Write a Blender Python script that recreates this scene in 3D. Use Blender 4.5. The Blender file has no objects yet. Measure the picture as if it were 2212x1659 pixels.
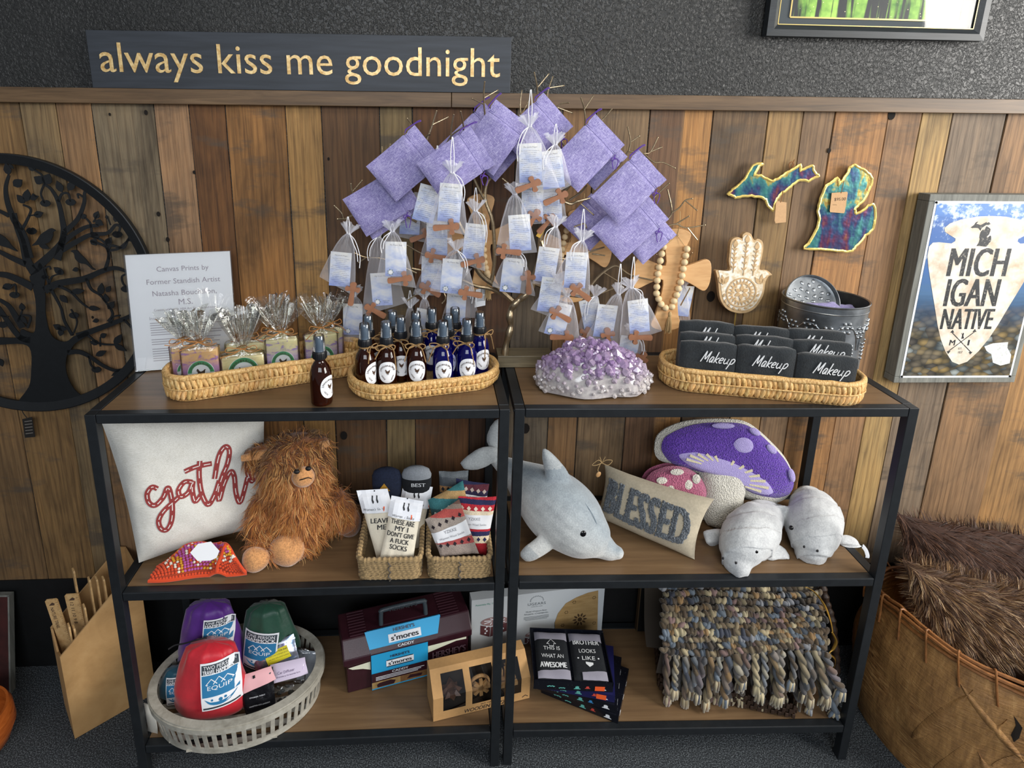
import bpy, math, random
import numpy as np
from mathutils import Matrix, Vector, noise as mnoise
S = bpy.context.scene
COL = S.collection
# ---------------------------------------------------------------- camera
F, PX, PY = 1299.27, 1001.53, 591.33          # focal length and principal point in px of the 2212x1659 frame
CAM = Vector((0.0, -1.7158, 1.782))
PITCH, ROLL, YAW = .2427, .0103, .0342
FW = Vector((math.sin(YAW)*math.cos(PITCH), math.cos(YAW)*math.cos(PITCH), -math.sin(PITCH)))
_r = Vector((math.cos(YAW), -math.sin(YAW), 0)); _u = _r.cross(FW)
RT = _r*math.cos(ROLL)+_u*math.sin(ROLL); UP = -_r*math.sin(ROLL)+_u*math.cos(ROLL)
cd = bpy.data.cameras.new('camera'); cam = bpy.data.objects.new('camera', cd); COL.objects.link(cam)
cd.sensor_fit = 'HORIZONTAL'; cd.sensor_width = 36; cd.lens = F/2212*36
cd.shift_x = (1106-PX)/2212; cd.shift_y = (PY-829.5)/2212; cd.clip_start = .05
_m = Matrix.Identity(4)
for i in range(3):
    _m[i][0] = RT[i]; _m[i][1] = UP[i]; _m[i][2] = -FW[i]; _m[i][3] = CAM[i]
cam.matrix_world = _m
S.camera = cam
# ---------------------------------------------------------------- light
S.view_settings.view_transform = 'Standard'; S.view_settings.look = 'None'
S.view_settings.gamma = 1; S.view_settings.use_curve_mapping = False
S.view_settings.exposure = 0.0
wd = bpy.data.worlds.new('room_light'); S.world = wd; wd.use_nodes = True
wd.node_tree.nodes['Background'].inputs[0].default_value = (.80, .88, 1, 1)
wd.node_tree.nodes['Background'].inputs[1].default_value = .24
def area(name, loc, target, sx, sy, power, col):
    d = bpy.data.lights.new(name, 'AREA'); d.shape = 'RECTANGLE'; d.size = sx; d.size_y = sy
    d.energy = power; d.color = col
    o = bpy.data.objects.new(name, d); COL.objects.link(o); o.location = loc
    o.rotation_euler = (Vector(target)-Vector(loc)).to_track_quat('-Z', 'Y').to_euler()
    return o
area('daylight_side_window', (3.5, -1.65, 2.1), (0.2, 0, 1.0), 1.6, 1.5, 155, (1, .97, .92))
area('daylight_shop_front', (.2, -4.4, 2.9), (0.2, 0, 1.1), 3.0, 1.4, 100, (.90, .95, 1))
area('ceiling_lamp', (0.6, -1.6, 3.2), (0.6, -.9, 0), 1.2, .6, 16, (1, .93, .82))
# ---------------------------------------------------------------- pixel -> place helpers
def ray(px, py): return FW+RT*((px-PX)/F)-UP*((py-PY)/F)
def onY(px, py, y):
    d = ray(px, py); return CAM+d*((y-CAM.y)/d.y)
def onZ(px, py, z):
    d = ray(px, py); return CAM+d*((z-CAM.z)/d.z)
def onP(px, py, p, n):
    d = ray(px, py); n = Vector(n); return CAM+d*((Vector(p)-CAM).dot(n)/d.dot(n))
def ppm(p): return F/((Vector(p)-CAM).dot(FW))          # pixels per metre at a point
def frame(o, right, up):
    r = Vector(right).normalized(); u = Vector(up); u = (u-r*u.dot(r)).normalized(); n = r.cross(u)
    m = Matrix.Identity(4)
    for i in range(3): m[i][0] = r[i]; m[i][1] = u[i]; m[i][2] = n[i]; m[i][3] = o[i]
    return m
def T(x, y, z): return Matrix.Translation((x, y, z))
def R(a, ax): return Matrix.Rotation(a, 4, ax)
def SC(x, y, z): return Matrix.Diagonal((x, y, z, 1))
# ---------------------------------------------------------------- materials
def C(h):
    h = h.lstrip('#'); v = [int(h[i:i+2], 16)/255 for i in (0, 2, 4)]
    return tuple(x/12.92 if x <= .04045 else ((x+.055)/1.055)**2.4 for x in v)+(1,)
class NT:
    def __init__(s, name):
        s.mat = bpy.data.materials.new(name); s.mat.use_nodes = True; s.t = s.mat.node_tree
        s.b = s.t.nodes['Principled BSDF']; s.out = s.t.nodes['Material Output']
    def n(s, typ, ins=None, **kw):
        x = s.t.nodes.new(typ)
        for k, v in kw.items(): setattr(x, k, v)
        for k, v in (ins or {}).items(): s.set(x.inputs[k], v)
        return x
    def set(s, sock, v):
        if isinstance(v, bpy.types.NodeSocket): s.t.links.new(v, sock)
        else: sock.default_value = v
    def P(s, **kw):
        for k, v in kw.items(): s.set(s.b.inputs[k.replace('_', ' ')], v)
    def coord(s, sc=(1, 1, 1), kind='Object', rot=(0, 0, 0)):
        c = s.n('ShaderNodeTexCoord'); m = s.n('ShaderNodeMapping', {'Vector': c.outputs[kind], 'Scale': sc, 'Rotation': rot})
        return m.outputs[0]
    def noise(s, vec, scale, detail=4, rough=.55, dist=0):
        return s.n('ShaderNodeTexNoise', {'Vector': vec, 'Scale': scale, 'Detail': detail, 'Roughness': rough, 'Distortion': dist}).outputs[0]
    def ramp(s, fac, stops, interp='LINEAR'):
        r = s.n('ShaderNodeValToRGB', {'Fac': fac}); e = r.color_ramp.elements; r.color_ramp.interpolation = interp
        while len(e) < len(stops): e.new(.5)
        for el, (p, c) in zip(e, stops): el.position = p; el.color = c if len(c) == 4 else tuple(c)+(1,)
        return r.outputs[0]
    def mix(s, fac, a, b, typ='MIX'):
        m = s.n('ShaderNodeMix', data_type='RGBA', blend_type=typ)
        s.set(m.inputs[0], fac); s.set(m.inputs[6], a); s.set(m.inputs[7], b); return m.outputs[2]
    def math(s, op, a, b=0.0):
        m = s.n('ShaderNodeMath', operation=op); s.set(m.inputs[0], a); s.set(m.inputs[1], b); return m.outputs[0]
    def bump(s, h, st=.3, dist=.002):
        s.set(s.b.inputs['Normal'], s.n('ShaderNodeBump', {'Height': h, 'Strength': st, 'Distance': dist}).outputs[0])
MC = {}
def mat(name, col, rough=.5, metal=0, var=0, vs=30, bump=0, bs=300, spec=.5, sheen=0, trans=0, ior=1.45, alpha=1, dist=.002):
    """plain procedural material: colour with a little noise variation and bump"""
    if name in MC: return MC[name]
    t = NT(name); c = C(col) if isinstance(col, str) else col
    t.P(Roughness=rough, Metallic=metal, IOR=ior)
    t.b.inputs['Specular IOR Level'].default_value = spec
    if trans: t.P(Transmission_Weight=trans)
    if sheen: t.P(Sheen_Weight=sheen)
    if alpha < 1: t.P(Alpha=alpha)
    co = t.coord()
    if var:
        n = t.noise(co, vs)
        lo = tuple(x*(1-var) for x in c[:3])+(1,); hi = tuple(min(1, x*(1+var)) for x in c[:3])+(1,)
        t.P(Base_Color=t.ramp(n, [(.3, lo), (.7, hi)]))
    else: t.P(Base_Color=c)
    if bump: t.bump(t.noise(co, bs), bump, dist)
    MC[name] = t.mat; return t.mat
# ---------------------------------------------------------------- mesh builder
_TC = {}
def textdata(s, bold=0, spacing=1):
    k = (s, bold, spacing)
    if k not in _TC:
        c = bpy.data.curves.new('t', 'FONT'); c.body = s; c.align_x = 'CENTER'; c.align_y = 'CENTER'; c.offset = bold
        c.space_character = spacing; c.resolution_u = 3
        o = bpy.data.objects.new('t', c); me = o.to_mesh()
        v = np.array([tuple(x.co) for x in me.vertices]); f = [tuple(p.vertices) for p in me.polygons]
        o.to_mesh_clear(); bpy.data.objects.remove(o); bpy.data.curves.remove(c)
        lo, hi = v.min(0), v.max(0); v = v-(lo+hi)/2
        _TC[k] = (v, f, hi[0]-lo[0], hi[1]-lo[1])
    return _TC[k]
class B:
    def __init__(s): s.v = []; s.f = []; s.mi = []; s.m = 0; s.attr = []; s.a = None
    def add(s, vs, fs, M=None):
        k = len(s.v)
        if M is not None: vs = [M @ Vector(v) for v in vs]
        s.v += [tuple(v) for v in vs]; s.f += [tuple(i+k for i in f) for f in fs]; s.mi += [s.m]*len(fs); s.attr += [s.a]*len(fs)
        return s
    def box(s, c, d, M=None):
        x, y, z = c; a, b, h = d[0]/2, d[1]/2, d[2]/2
        vs = [Vector((x+i*a, y+j*b, z+k*h)) for i in (-1, 1) for j in (-1, 1) for k in (-1, 1)]
        return s.add(vs, [(0, 1, 3, 2), (4, 6, 7, 5), (0, 4, 5, 1), (2, 3, 7, 6), (0, 2, 6, 4), (1, 5, 7, 3)], M)
    def bar(s, a, b, w, h, up=(0, 0, 1)):
        a, b = Vector(a), Vector(b); d = b-a; L = d.length; m = frame((a+b)/2, d, up)
        return s.box((0, 0, 0), (L, w, h), m)
    def tube(s, pts, r, n=8, cap=True, closed=False, flat=None, M=None):
        P = [Vector(p) for p in pts]; N = len(P)
        rr = r if isinstance(r, (list, tuple)) else [r]*N
        vs = []; nrm = None
        for i in range(N):
            if closed: t = P[(i+1) % N]-P[i-1]
            else: t = P[min(i+1, N-1)]-P[max(i-1, 0)]
            if t.length < 1e-9: t = Vector((0, 0, 1))
            t.normalize()
            if nrm is None: nrm = t.orthogonal().normalized() if flat is None else (Vector(flat)-t*Vector(flat).dot(t)).normalized()
            else:
                nrm = nrm-t*nrm.dot(t)
                nrm = nrm.normalized() if nrm.length > 1e-6 else t.orthogonal().normalized()
            bi = t.cross(nrm)
            ra, rb = rr[i] if isinstance(rr[i], (list, tuple)) else (rr[i], rr[i])
            for k in range(n):
                a = 2*math.pi*k/n; vs.append(P[i]+nrm*(math.cos(a)*ra)+bi*(math.sin(a)*rb))
        fs = []
        for i in range(N if closed else N-1):
            j = (i+1) % N
            for k in range(n): l = (k+1) % n; fs.append((i*n+k, i*n+l, j*n+l, j*n+k))
        if cap and not closed: fs += [tuple(range(n-1, -1, -1)), tuple(range((N-1)*n, N*n))]
        return s.add(vs, fs, M)
    def lathe(s, prof, n=24, M=None, sx=1, sy=1):
        vs = []; fs = []
        for r, z in prof:
            for k in range(n): a = 2*math.pi*k/n; vs.append((r*sx*math.cos(a), r*sy*math.sin(a), z))
        for i in range(len(prof)-1):
            for k in range(n): l = (k+1) % n; fs.append((i*n+k, i*n+l, (i+1)*n+l, (i+1)*n+k))
        if prof[0][0] > 1e-6: fs.append(tuple(range(n-1, -1, -1)))
        if prof[-1][0] > 1e-6: q = (len(prof)-1)*n; fs.append(tuple(range(q, q+n)))
        return s.add(vs, fs, M)
    def prism(s, poly, t, M=None, z0=0):
        n = len(poly); vs = [(p[0], p[1], z0) for p in poly]+[(p[0], p[1], z0+t) for p in poly]
        ar = sum(poly[i-1][0]*poly[i][1]-poly[i][0]*poly[i-1][1] for i in range(n))
        a, b = tuple(range(n-1, -1, -1)), tuple(range(n, 2*n))
        sd = [(i, (i+1) % n, (i+1) % n+n, i+n) for i in range(n)]
        if ar < 0: a = a[::-1]; b = b[::-1]; sd = [x[::-1] for x in sd]
        return s.add(vs, [a, b]+sd, M)
    def ball(s, c, r, M=None, nu=16, nv=10):
        r = r if isinstance(r, (tuple, list)) else (r, r, r); vs = []; fs = []
        m = T(*c) @ (M or Matrix.Identity(4))
        vs.append((0, 0, r[2]))
        for j in range(1, nv):
            p = math.pi*j/nv
            for i in range(nu): a = 2*math.pi*i/nu; vs.append((r[0]*math.sin(p)*math.cos(a), r[1]*math.sin(p)*math.sin(a), r[2]*math.cos(p)))
        vs.append((0, 0, -r[2])); e = len(vs)-1
        for i in range(nu):
            k = (i+1) % nu; fs.append((0, 1+i, 1+k)); q = 1+(nv-2)*nu; fs.append((e, q+k, q+i))
        for j in range(nv-2):
            for i in range(nu): k = (i+1) % nu; a = 1+j*nu; fs.append((a+i, a+nu+i, a+nu+k, a+k))
        return s.add(vs, fs, m)
    def grid(s, fn, nu, nv, cu=False, cv=False, M=None):
        vs = [fn(i/(nu if cu else nu-1), j/(nv if cv else nv-1)) for j in range(nv) for i in range(nu)]; fs = []
        for j in range(nv if cv else nv-1):
            for i in range(nu if cu else nu-1):
                a, b = i, (i+1) % nu; c, d = j, (j+1) % nv; fs.append((c*nu+a, c*nu+b, d*nu+b, d*nu+a))
        return s.add(vs, fs, M)
    def disc(s, c, r, t=.001, n=24, M=None):
        p = [(c[0]+r*math.cos(2*math.pi*i/n), c[1]+r*math.sin(2*math.pi*i/n)) for i in range(n)]
        return s.prism(p, t, M, c[2] if len(c) > 2 else 0)
    def text(s, txt, M, w=None, h=None, z=.0004, bold=0, shear=0, spacing=1):
        """flat lettering in M's xy-plane, fitted to width w and/or cap-to-tail height h, lifted z"""
        v, f, W, H = textdata(txt, 0, spacing)
        kx = w/W if w else h/H; ky = h/H if h else kx
        if bold > .008:
            d = min(bold, .05)*ky*.75
            for q in (-d, d): s.add([((p[0]+shear*p[1]*ky/kx)*kx*(1-2*d/(W*kx))+q, p[1]*ky, z+(.00004 if q > 0 else .00008)) for p in v], f, M)
        return s.add([(p[0]*kx+shear*p[1]*ky, p[1]*ky, z) for p in v], f, M)
    def stroke(s, pts, w, M, t=.0008, n=6):
        return s.tube([(p[0], p[1], 0) for p in pts], [(w/2, t)]*len(pts) if not isinstance(w, list) else [(x/2, t) for x in w], n, flat=(0, 0, 1) if False else None, M=M)
    def mesh(s, name, mats, smooth=True, ang=40, off=None):
        me = bpy.data.meshes.new(name)
        vs = s.v if off is None else [(v[0]-off[0], v[1]-off[1], v[2]-off[2]) for v in s.v]
        me.from_pydata(vs, [], s.f)
        for m in (mats if isinstance(mats, (list, tuple)) else [mats]): me.materials.append(m)
        me.polygons.foreach_set('material_index', s.mi)
        if any(a is not None for a in s.attr):
            ca = me.attributes.new('tint', 'FLOAT_COLOR', 'FACE')
            ca.data.foreach_set('color', np.array([(a if a is not None else (1, 1, 1, 1)) for a in s.attr], dtype=np.float32).ravel())
        if smooth:
            me.polygons.foreach_set('use_smooth', [True]*len(me.polygons)); me.set_sharp_from_angle(angle=math.radians(ang))
        me.update(); return me
    def obj(s, name, mats, parent=None, smooth=True, ang=40, world=True, bev=0, label=None, M=None, sub=0):
        off = org(parent) if (parent is not None and world) else None
        o = bpy.data.objects.new(name, s.mesh(name, mats, smooth, ang, off)); COL.objects.link(o)
        if parent is not None: o.parent = parent
        if M is not None: o.matrix_basis = M
        if bev:
            b = o.modifiers.new('bevel', 'BEVEL'); b.width = bev; b.segments = 2; b.limit_method = 'ANGLE'; b.angle_limit = .7
        if sub: q = o.modifiers.new('sub', 'SUBSURF'); q.levels = q.render_levels = sub
        if label: o['label'] = label
        return o
def clampz(b, z):
    b.v = [(v[0], v[1], max(v[2], z)) for v in b.v]; return b
def org(o):
    p = Vector((0, 0, 0))
    while o is not None: p = p+o.location; o = o.parent
    return p
def tag(o, label, cat, group=None, kind=None):
    if label: o['label'] = label
    if cat: o['category'] = cat
    if group: o['group'] = group
    if kind: o['kind'] = kind
    return o
def thing(name, label, cat, loc=(0, 0, 0), group=None, M=None):
    o = bpy.data.objects.new(name, None); COL.objects.link(o); o.empty_display_size = .02
    if M is not None: o.matrix_basis = M
    else: o.location = loc
    return tag(o, label, cat, group)
def structure(o): o['kind'] = 'structure'; return o
def copy_tree(o, parent=None):
    c = o.copy(); COL.objects.link(c)
    if parent is not None: c.parent = parent
    for ch in list(o.children): copy_tree(ch, c)
    return c
def fuse(b, voxel, smooth=6, extra=None):
    """union of the shapes in b as one continuous skin -> B (numpy verts, faces)"""
    me = b.mesh('tmp', [], False); o = bpy.data.objects.new('tmp', me); COL.objects.link(o)
    m = o.modifiers.new('r', 'REMESH'); m.mode = 'VOXEL'; m.voxel_size = voxel
    if smooth: q = o.modifiers.new('s', 'SMOOTH'); q.iterations = smooth; q.factor = .5
    dg = bpy.context.evaluated_depsgraph_get(); dg.update(); e = o.evaluated_get(dg); m2 = e.to_mesh()
    r = B(); r.add([tuple(v.co) for v in m2.vertices], [tuple(p.vertices) for p in m2.polygons])
    e.to_mesh_clear(); bpy.data.objects.remove(o); bpy.data.meshes.remove(me)
    return r
def lerp(a, b, t): return a+(b-a)*t
def smoothpath(P, k=6):
    P = [Vector(p) for p in P]; out = []
    for i in range(len(P)-1):
        p0, p1, p2, p3 = P[max(i-1, 0)], P[i], P[i+1], P[min(i+2, len(P)-1)]
        for j in range(k):
            t = j/k; out.append(.5*((2*p1)+(p2-p0)*t+(2*p0-5*p1+4*p2-p3)*t*t+(3*p1-p0-3*p2+p3)*t**3))
    return out+[P[-1]]
def sp2(P, k=6): return [(v.x, v.y) for v in smoothpath([(p[0], p[1], 0) for p in P], k)]
def closed2(P, k=5):
    n = len(P); Q = [Vector((p[0], p[1], 0)) for p in P]; out = []
    for i in range(n):
        p0, p1, p2, p3 = Q[i-1], Q[i], Q[(i+1) % n], Q[(i+2) % n]
        for j in range(k):
            t = j/k; v = .5*((2*p1)+(p2-p0)*t+(2*p0-5*p1+4*p2-p3)*t*t+(3*p1-p0-3*p2+p3)*t**3); out.append((v.x, v.y))
    return out
def planeP(pts, M):
    """pixels -> 2D coordinates in the plane of frame M"""
    o = M.translation; n = M.col[2].xyz; Mi = M.inverted()
    r = []
    for px, py in pts: q = Mi @ onP(px, py, o, n); r.append((q.x, q.y))
    return r
ZT, ZM, ZB, TB = 1.1159, .6208, .1244, .0246      # shelf heights, tube size
# ================================================================= SETTING
BEND = math.tan(.0178)
def wy(x): return BEND*(x+.12) if x < -.12 else 0.0          # front face of the planking
ZR1, ZR0, ZW = 1.8665, 1.8275, .340
# carpet
t = NT('carpet'); co = t.coord()
n1 = t.noise(co, 280, 3, .75); n2 = t.noise(co, 6, 3)
t.P(Base_Color=t.mix(t.math('MULTIPLY', n2, .25), t.ramp(n1, [(.38, C('#111417')), (.51, C('#34393e')), (.64, C('#868d92'))]), C('#1c1e20')), Roughness=.95)
t.bump(n1, .9, .006); M_carpet = t.mat
b = B(); b.box((0, -1.5, -.02), (7, 3.4, .04)); structure(b.obj('floor', M_carpet, smooth=False))
# plaster
t = NT('black_textured_plaster'); co = t.coord()
v = t.n('ShaderNodeTexVoronoi', {'Vector': co, 'Scale': 130.0}, feature='SMOOTH_F1').outputs[0]
n1 = t.noise(co, 105, 3, .6, .8); n2 = t.noise(co, 3, 2)
t.P(Base_Color=t.ramp(n2, [(.3, C('#1f1f1e')), (.7, C('#2a2a29'))]), Roughness=.40); t.b.inputs['Specular IOR Level'].default_value = .4
t.bump(t.math('ADD', t.ramp(n1, [(.40, (0, 0, 0)), (.60, (1, 1, 1))]), t.math('MULTIPLY', v, .4)), .5, .0028); M_plaster = t.mat
# reclaimed planks
t = NT('reclaimed_plank'); a = t.n('ShaderNodeAttribute', attribute_name='tint'); sx = t.n('ShaderNodeSeparateColor', {'Color': a.outputs[0]})
oc = t.n('ShaderNodeTexCoord').outputs['Object']
sh = t.n('ShaderNodeVectorMath', {0: oc, 1: t.n('ShaderNodeCombineXYZ', {'Z': t.math('MULTIPLY', a.outputs['Alpha'], 37.0), 'Y': t.math('MULTIPLY', a.outputs['Alpha'], 11.0)}).outputs[0]}, operation='ADD').outputs[0]
def mp(sc, rot=(0, 0, 0)): return t.n('ShaderNodeMapping', {'Vector': sh, 'Scale': sc, 'Rotation': rot}).outputs[0]
g1 = t.noise(mp((90, 4, 3.2)), 1.6, 6, .62, .8); g2 = t.noise(mp((240, 8, 7)), 1.2, 3, .7)
g3 = t.noise(mp((5, 2, 2.2)), 1.3, 4, .6, .6); g4 = t.noise(mp((3, 3, 9)), 1.0, 5, .65)
wv = t.n('ShaderNodeTexWave', {'Vector': mp((1, 1, .16)), 'Scale': 16.0, 'Distortion': 9.0, 'Detail': 3.0, 'Detail Scale': .9}, bands_direction='X').outputs[1]
c = t.mix(1.0, a.outputs[0], t.ramp(g1, [(.25, (.31, .29, .28)), (.5, (.71, .71, .71)), (.8, (1.02, 1.0, .96))]), 'MULTIPLY')
c = t.mix(.5, c, t.ramp(wv, [(.0, (.66, .6, .55)), (.4, (1, 1, 1))]), 'MULTIPLY')
c = t.mix(1.0, c, t.ramp(g3, [(.3, (.48, .47, .46)), (.5, (.95, .95, .95)), (.72, (1.2, 1.15, 1.06))]), 'MULTIPLY')
c = t.mix(t.ramp(g4, [(.56, (0, 0, 0)), (.66, (.7, .7, .7))]), c, C('#4a4137'))
c = t.mix(t.ramp(g2, [(.64, (0, 0, 0)), (.76, (.7, .7, .7))]), c, C('#33241a'))
t.P(Base_Color=c, Roughness=.72); t.bump(t.math('ADD', g1, t.math('MULTIPLY', g2, .5)), .35, .002); M_plank = t.mat
# wood material for trim / boards
def woodmat(name, c0, c1, c2, sc=(3, 60, 60), rough=.5, dist=1.0, bump=.15):
    if name in MC: return MC[name]
    t = NT(name); v = t.coord(sc); n = t.noise(v, 1.3, 5, .6, dist); m = t.noise(t.coord(tuple(s*3 for s in sc)), 1.3, 3, .7)
    t.P(Base_Color=t.mix(.25, t.ramp(n, [(.28, C(c0)), (.5, C(c1)), (.74, C(c2))]), t.ramp(m, [(.3, C(c0)), (.7, C(c2))])), Roughness=rough)
    t.bump(m, bump, .001); MC[name] = t.mat; return t.mat
M_trim = woodmat('trim_wood', '#42311f', '#5a442c', '#735a3e', (2.5, 60, 45), .5)
b = B()
for x0, x1 in ((-2.4, -.12), (-.12, 2.6)):
    y0, y1 = wy(x0)+.004, wy(x1)+.004
    b.add([(x0, y0, 0), (x1, y1, 0), (x1, y1, 3.1), (x0, y0, 3.1), (x0, y0+.1, 0), (x1, y1+.1, 0), (x1, y1+.1, 3.1), (x0, y0+.1, 3.1)],
          [(0, 1, 2, 3), (7, 6, 5, 4), (0, 3, 7, 4), (1, 5, 6, 2), (3, 2, 6, 7), (0, 4, 5, 1)])
wall = structure(b.obj('wall_back', M_plaster, smooth=False))
up = lambda x, y=232: onY(x, y, 0).x
XS = [(-2.35, '#9a7648'), (-1.62, '#8a6a44'), (up(-70), '#9a7648'), (up(53), '#8d7552'), (up(129), '#9b7752'), (up(203), '#8b7a60'), (up(336), '#a98461'), (up(410), '#7d532c'),
      (up(488), '#a87742'), (up(616), '#b88d54'), (up(694), '#6b4c2f'), (up(819), '#8c7650'), (up(890), '#744e2e'), (up(1013, 950), '#5d3f29'), (up(1095, 950), '#786a58'),
      (up(1182, 950), '#94704a'), (up(1245, 950), '#8f7454'), (up(1347, 950), '#7b5a3f'), (up(1411, 950), '#a07a50'), (up(1468), '#b8864e'), (up(1543), '#7f6446'),
      (up(1662), '#a38253'), (up(1738), '#8f7152'), (up(1806), '#b0804f'), (up(1922), '#a37c56'), (up(1995), '#b49460'), (up(2062), '#877460'), (up(2179), '#967452'),
      (up(2330), '#8b6a48'), (1.75, '#a98050'), (2.0, '#87705a'), (2.3, '#9a7648'), (2.55, None)]
random.seed(4); b = B()
for (x0, c), (x1, _) in zip(XS, XS[1:]):
    d = random.uniform(-.0015, .0018); g = .0009; cc = C(c)
    b.a = cc[:3]+(random.random(),)
    nz = 14
    def edge(x, amp): return [(x+amp*random.uniform(-1, 1), ZW+(ZR0+.01-ZW)*k/nz) for k in range(nz+1)]
    L, Rr = edge(x0+g, .0007), edge(x1-g, .0007); vs = []; fs = []
    for (xa, z), (xb, _) in zip(L, Rr):
        ya, yb = wy(xa)+d, wy(xb)+d
        vs += [(xa, ya+.004, z), (xa+.0012, ya, z), (xb-.0012, yb, z), (xb, yb+.004, z)]
    for k in range(nz):
        for q in range(3): i = k*4+q; fs.append((i, i+1, i+5, i+4))
    fs.append((0, 3, 2, 1)); b.add(vs, fs)
# knots and nail holes of the old boards
for px, py, r in ((316, 243, 4), (420, 365, 4), (343, 462, 5), (743, 940, 8), (1922, 248, 8), (238, 247, 3), (247, 306, 3), (604, 941, 4), (710, 343, 3), (1544, 617, 3), (702, 342, 2.5)):
    pass
pan = b.obj('plank_panelling', M_plank, wall, smooth=False)
pan['kind'] = 'structure'
b = B()
for px, py, r in ((316, 243, 4), (420, 372, 3), (343, 462, 4), (363, 517, 4), (743, 940, 7.5), (1925, 248, 8), (238, 247, 2.5), (604, 941, 4), (710, 343, 2.5), (1535, 640, 9), (201, 685, 2.5), (1135, 925, 9), (1790, 325, 4)):
    p = onY(px, py, wy(onY(px, py, 0).x)); k = r/ppm(p)
    b.disc((0, 0, 0), k, .0006, 14, frame(p+Vector((0, -.0021, 0)), (1, 0, 0), (0, .0, 1)) @ SC(1, 1.35, 1))
o = b.obj('knot_holes', mat('knot_hole', '#140d08', .9), wall, smooth=False); o['kind'] = 'structure'
# trim boards on top of the planking
xj = onY(975, 222, -.02).x
for i, (x0, x1) in enumerate(((-2.35, xj-.0008), (xj+.0008, 2.55))):
    b = B(); y0, y1 = wy(x0), wy(x1)
    if i == 0:
        b.bar((x0, y0-.009, (ZR1+ZR0)/2), (x1, y1-.009, (ZR1+ZR0)/2), ZR1-ZR0, .022, up=(0, 0, 1)) if False else None
    vs = []
    for x, y in ((x0, y0), (x1, y1)):
        for yy, z in ((y-.021, ZR0), (y-.021, ZR1), (y+.002, ZR1), (y+.002, ZR0)): vs.append((x, yy, z))
    b.add(vs, [(0, 1, 2, 3), (7, 6, 5, 4), (0, 4, 5, 1), (1, 5, 6, 2), (2, 6, 7, 3), (3, 7, 4, 0)])
    structure(b.obj('trim_%d' % (i+1), M_trim, smooth=False, bev=.0015))
# tall black skirting below the boards
b = B()
for x0, x1 in ((-2.35, -.12), (-.12, 2.55)):
    y0, y1 = wy(x0)-.003, wy(x1)-.003
    b.add([(x0, y0, 0), (x1, y1, 0), (x1, y1, ZW), (x0, y0, ZW), (x0, y0+.006, ZW), (x1, y1+.006, ZW)], [(0, 1, 2, 3), (3, 2, 5, 4)])
structure(b.obj('baseboard_back', mat('skirting_black', '#0c0d0e', .6, var=.2, bump=.1, bs=200), smooth=False))
# ================================================================= SHELF UNITS
M_steel = mat('black_powder_coat', '#1b1e21', .42, 0, var=.15, vs=40, bump=.08, bs=900)
M_board = woodmat('shelf_board_veneer', '#5c4732', '#6f563c', '#82684a', (1.6, 30, 30), .42, .6, .05)
M_screw = mat('bolt_steel', '#c8c8c6', .25, 1)
def unit(name, label, x, y, yaw, W):
    m = T(x, y, 0) @ R(yaw, 'Z'); u = thing(name, label, 'shelf', M=m); D = .3759; t = TB; top = ZT
    for ax in (0, W-t):
        for ay in (0, D-t):
            b = B(); b.box((ax+t/2, ay+t/2, (top-t)/2 if False else top/2-.0005), (t, t, top-.001)); b.obj('post', M_steel, u, world=False, smooth=False, bev=.0012)
    for z in (ZT, ZM, ZB):
        for ax in (0, W-t):
            b = B(); b.box((ax+t/2, D/2, z-t/2), (t, D-2*t-.001, t)); b.obj('side_rail', M_steel, u, world=False, smooth=False, bev=.0012)
        for ay in (0, D-t):
            b = B(); b.box((W/2, ay+t/2, z-t/2), (W-2*t-.002, t, t)); b.obj('long_rail', M_steel, u, world=False, smooth=False, bev=.0025)
        b = B(); b.box((W/2, D/2, z-.008), (W-2*t-.004, D-2*t-.003, .014)); b.obj('shelf_board', M_board, u, world=False, smooth=False)
        for ax, sg in ((0, -1), (W, 1)):
            b = B(); b.lathe([(.0001, .0028), (.003, .0024), (.0045, .001), (.0047, 0)], 12, T(ax, t*.5, z-t*.45) @ R(sg*math.pi/2, 'Y'))
            b.obj('bolt', M_screw if sg > 0 else M_steel, u, world=False)
    return u
unit('shelf_unit', 'black steel and wood shelf unit standing on the left, behind the round slatted basket', .1607-math.cos(.0171), -.3876-math.sin(.0171), .0171, 1.0)
unit('shelf_unit', 'black steel and wood shelf unit standing on the right, holding the plush dolphin', .1732, -.3852, -.0082, 1.0)
# ---------------------------------------------------------------- flat shapes
def ribbon(b, pts, w, M, t=.001, z=0, taper=None):
    """flat band of width w (number or list) following 2D pts in M's plane, thickness t"""
    n = len(pts); ws = w if isinstance(w, list) else [w]*n
    if taper: ws = [lerp(taper[0], taper[1], i/(n-1)) for i in range(n)]
    vs = []
    for i, p in enumerate(pts):
        a = Vector((pts[max(i-1, 0)][0], pts[max(i-1, 0)][1])); c = Vector((pts[min(i+1, n-1)][0], pts[min(i+1, n-1)][1]))
        d = c-a; d = d.normalized() if d.length > 1e-9 else Vector((1, 0)); q = Vector((-d.y, d.x))*ws[i]/2
        for s, zz in ((1, z), (1, z+t), (-1, z+t), (-1, z)): vs.append((p[0]+s*q.x, p[1]+s*q.y, zz))
    fs = [(0, 1, 2, 3), tuple((n-1)*4+k for k in (3, 2, 1, 0))]
    for i in range(n-1):
        for k in range(4): l = (k+1) % 4; fs.append((i*4+l, i*4+k, i*4+4+k, i*4+4+l))
    return b.add(vs, fs, M)
def leafpoly(p, q, w):
    p, q = Vector(p), Vector(q); d = q-p; n = Vector((-d.y, d.x)).normalized()*w/2
    L = [(0, 0), (.2, .75), (.45, 1), (.7, .7), (1, 0), (.7, -.7), (.45, -1), (.2, -.75)]
    return [tuple(p+d*a+n*c) for a, c in L]
def pxs(pts, s, ox, oy): return [(ox+x/s, oy+y/s) for x, y in pts]
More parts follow.
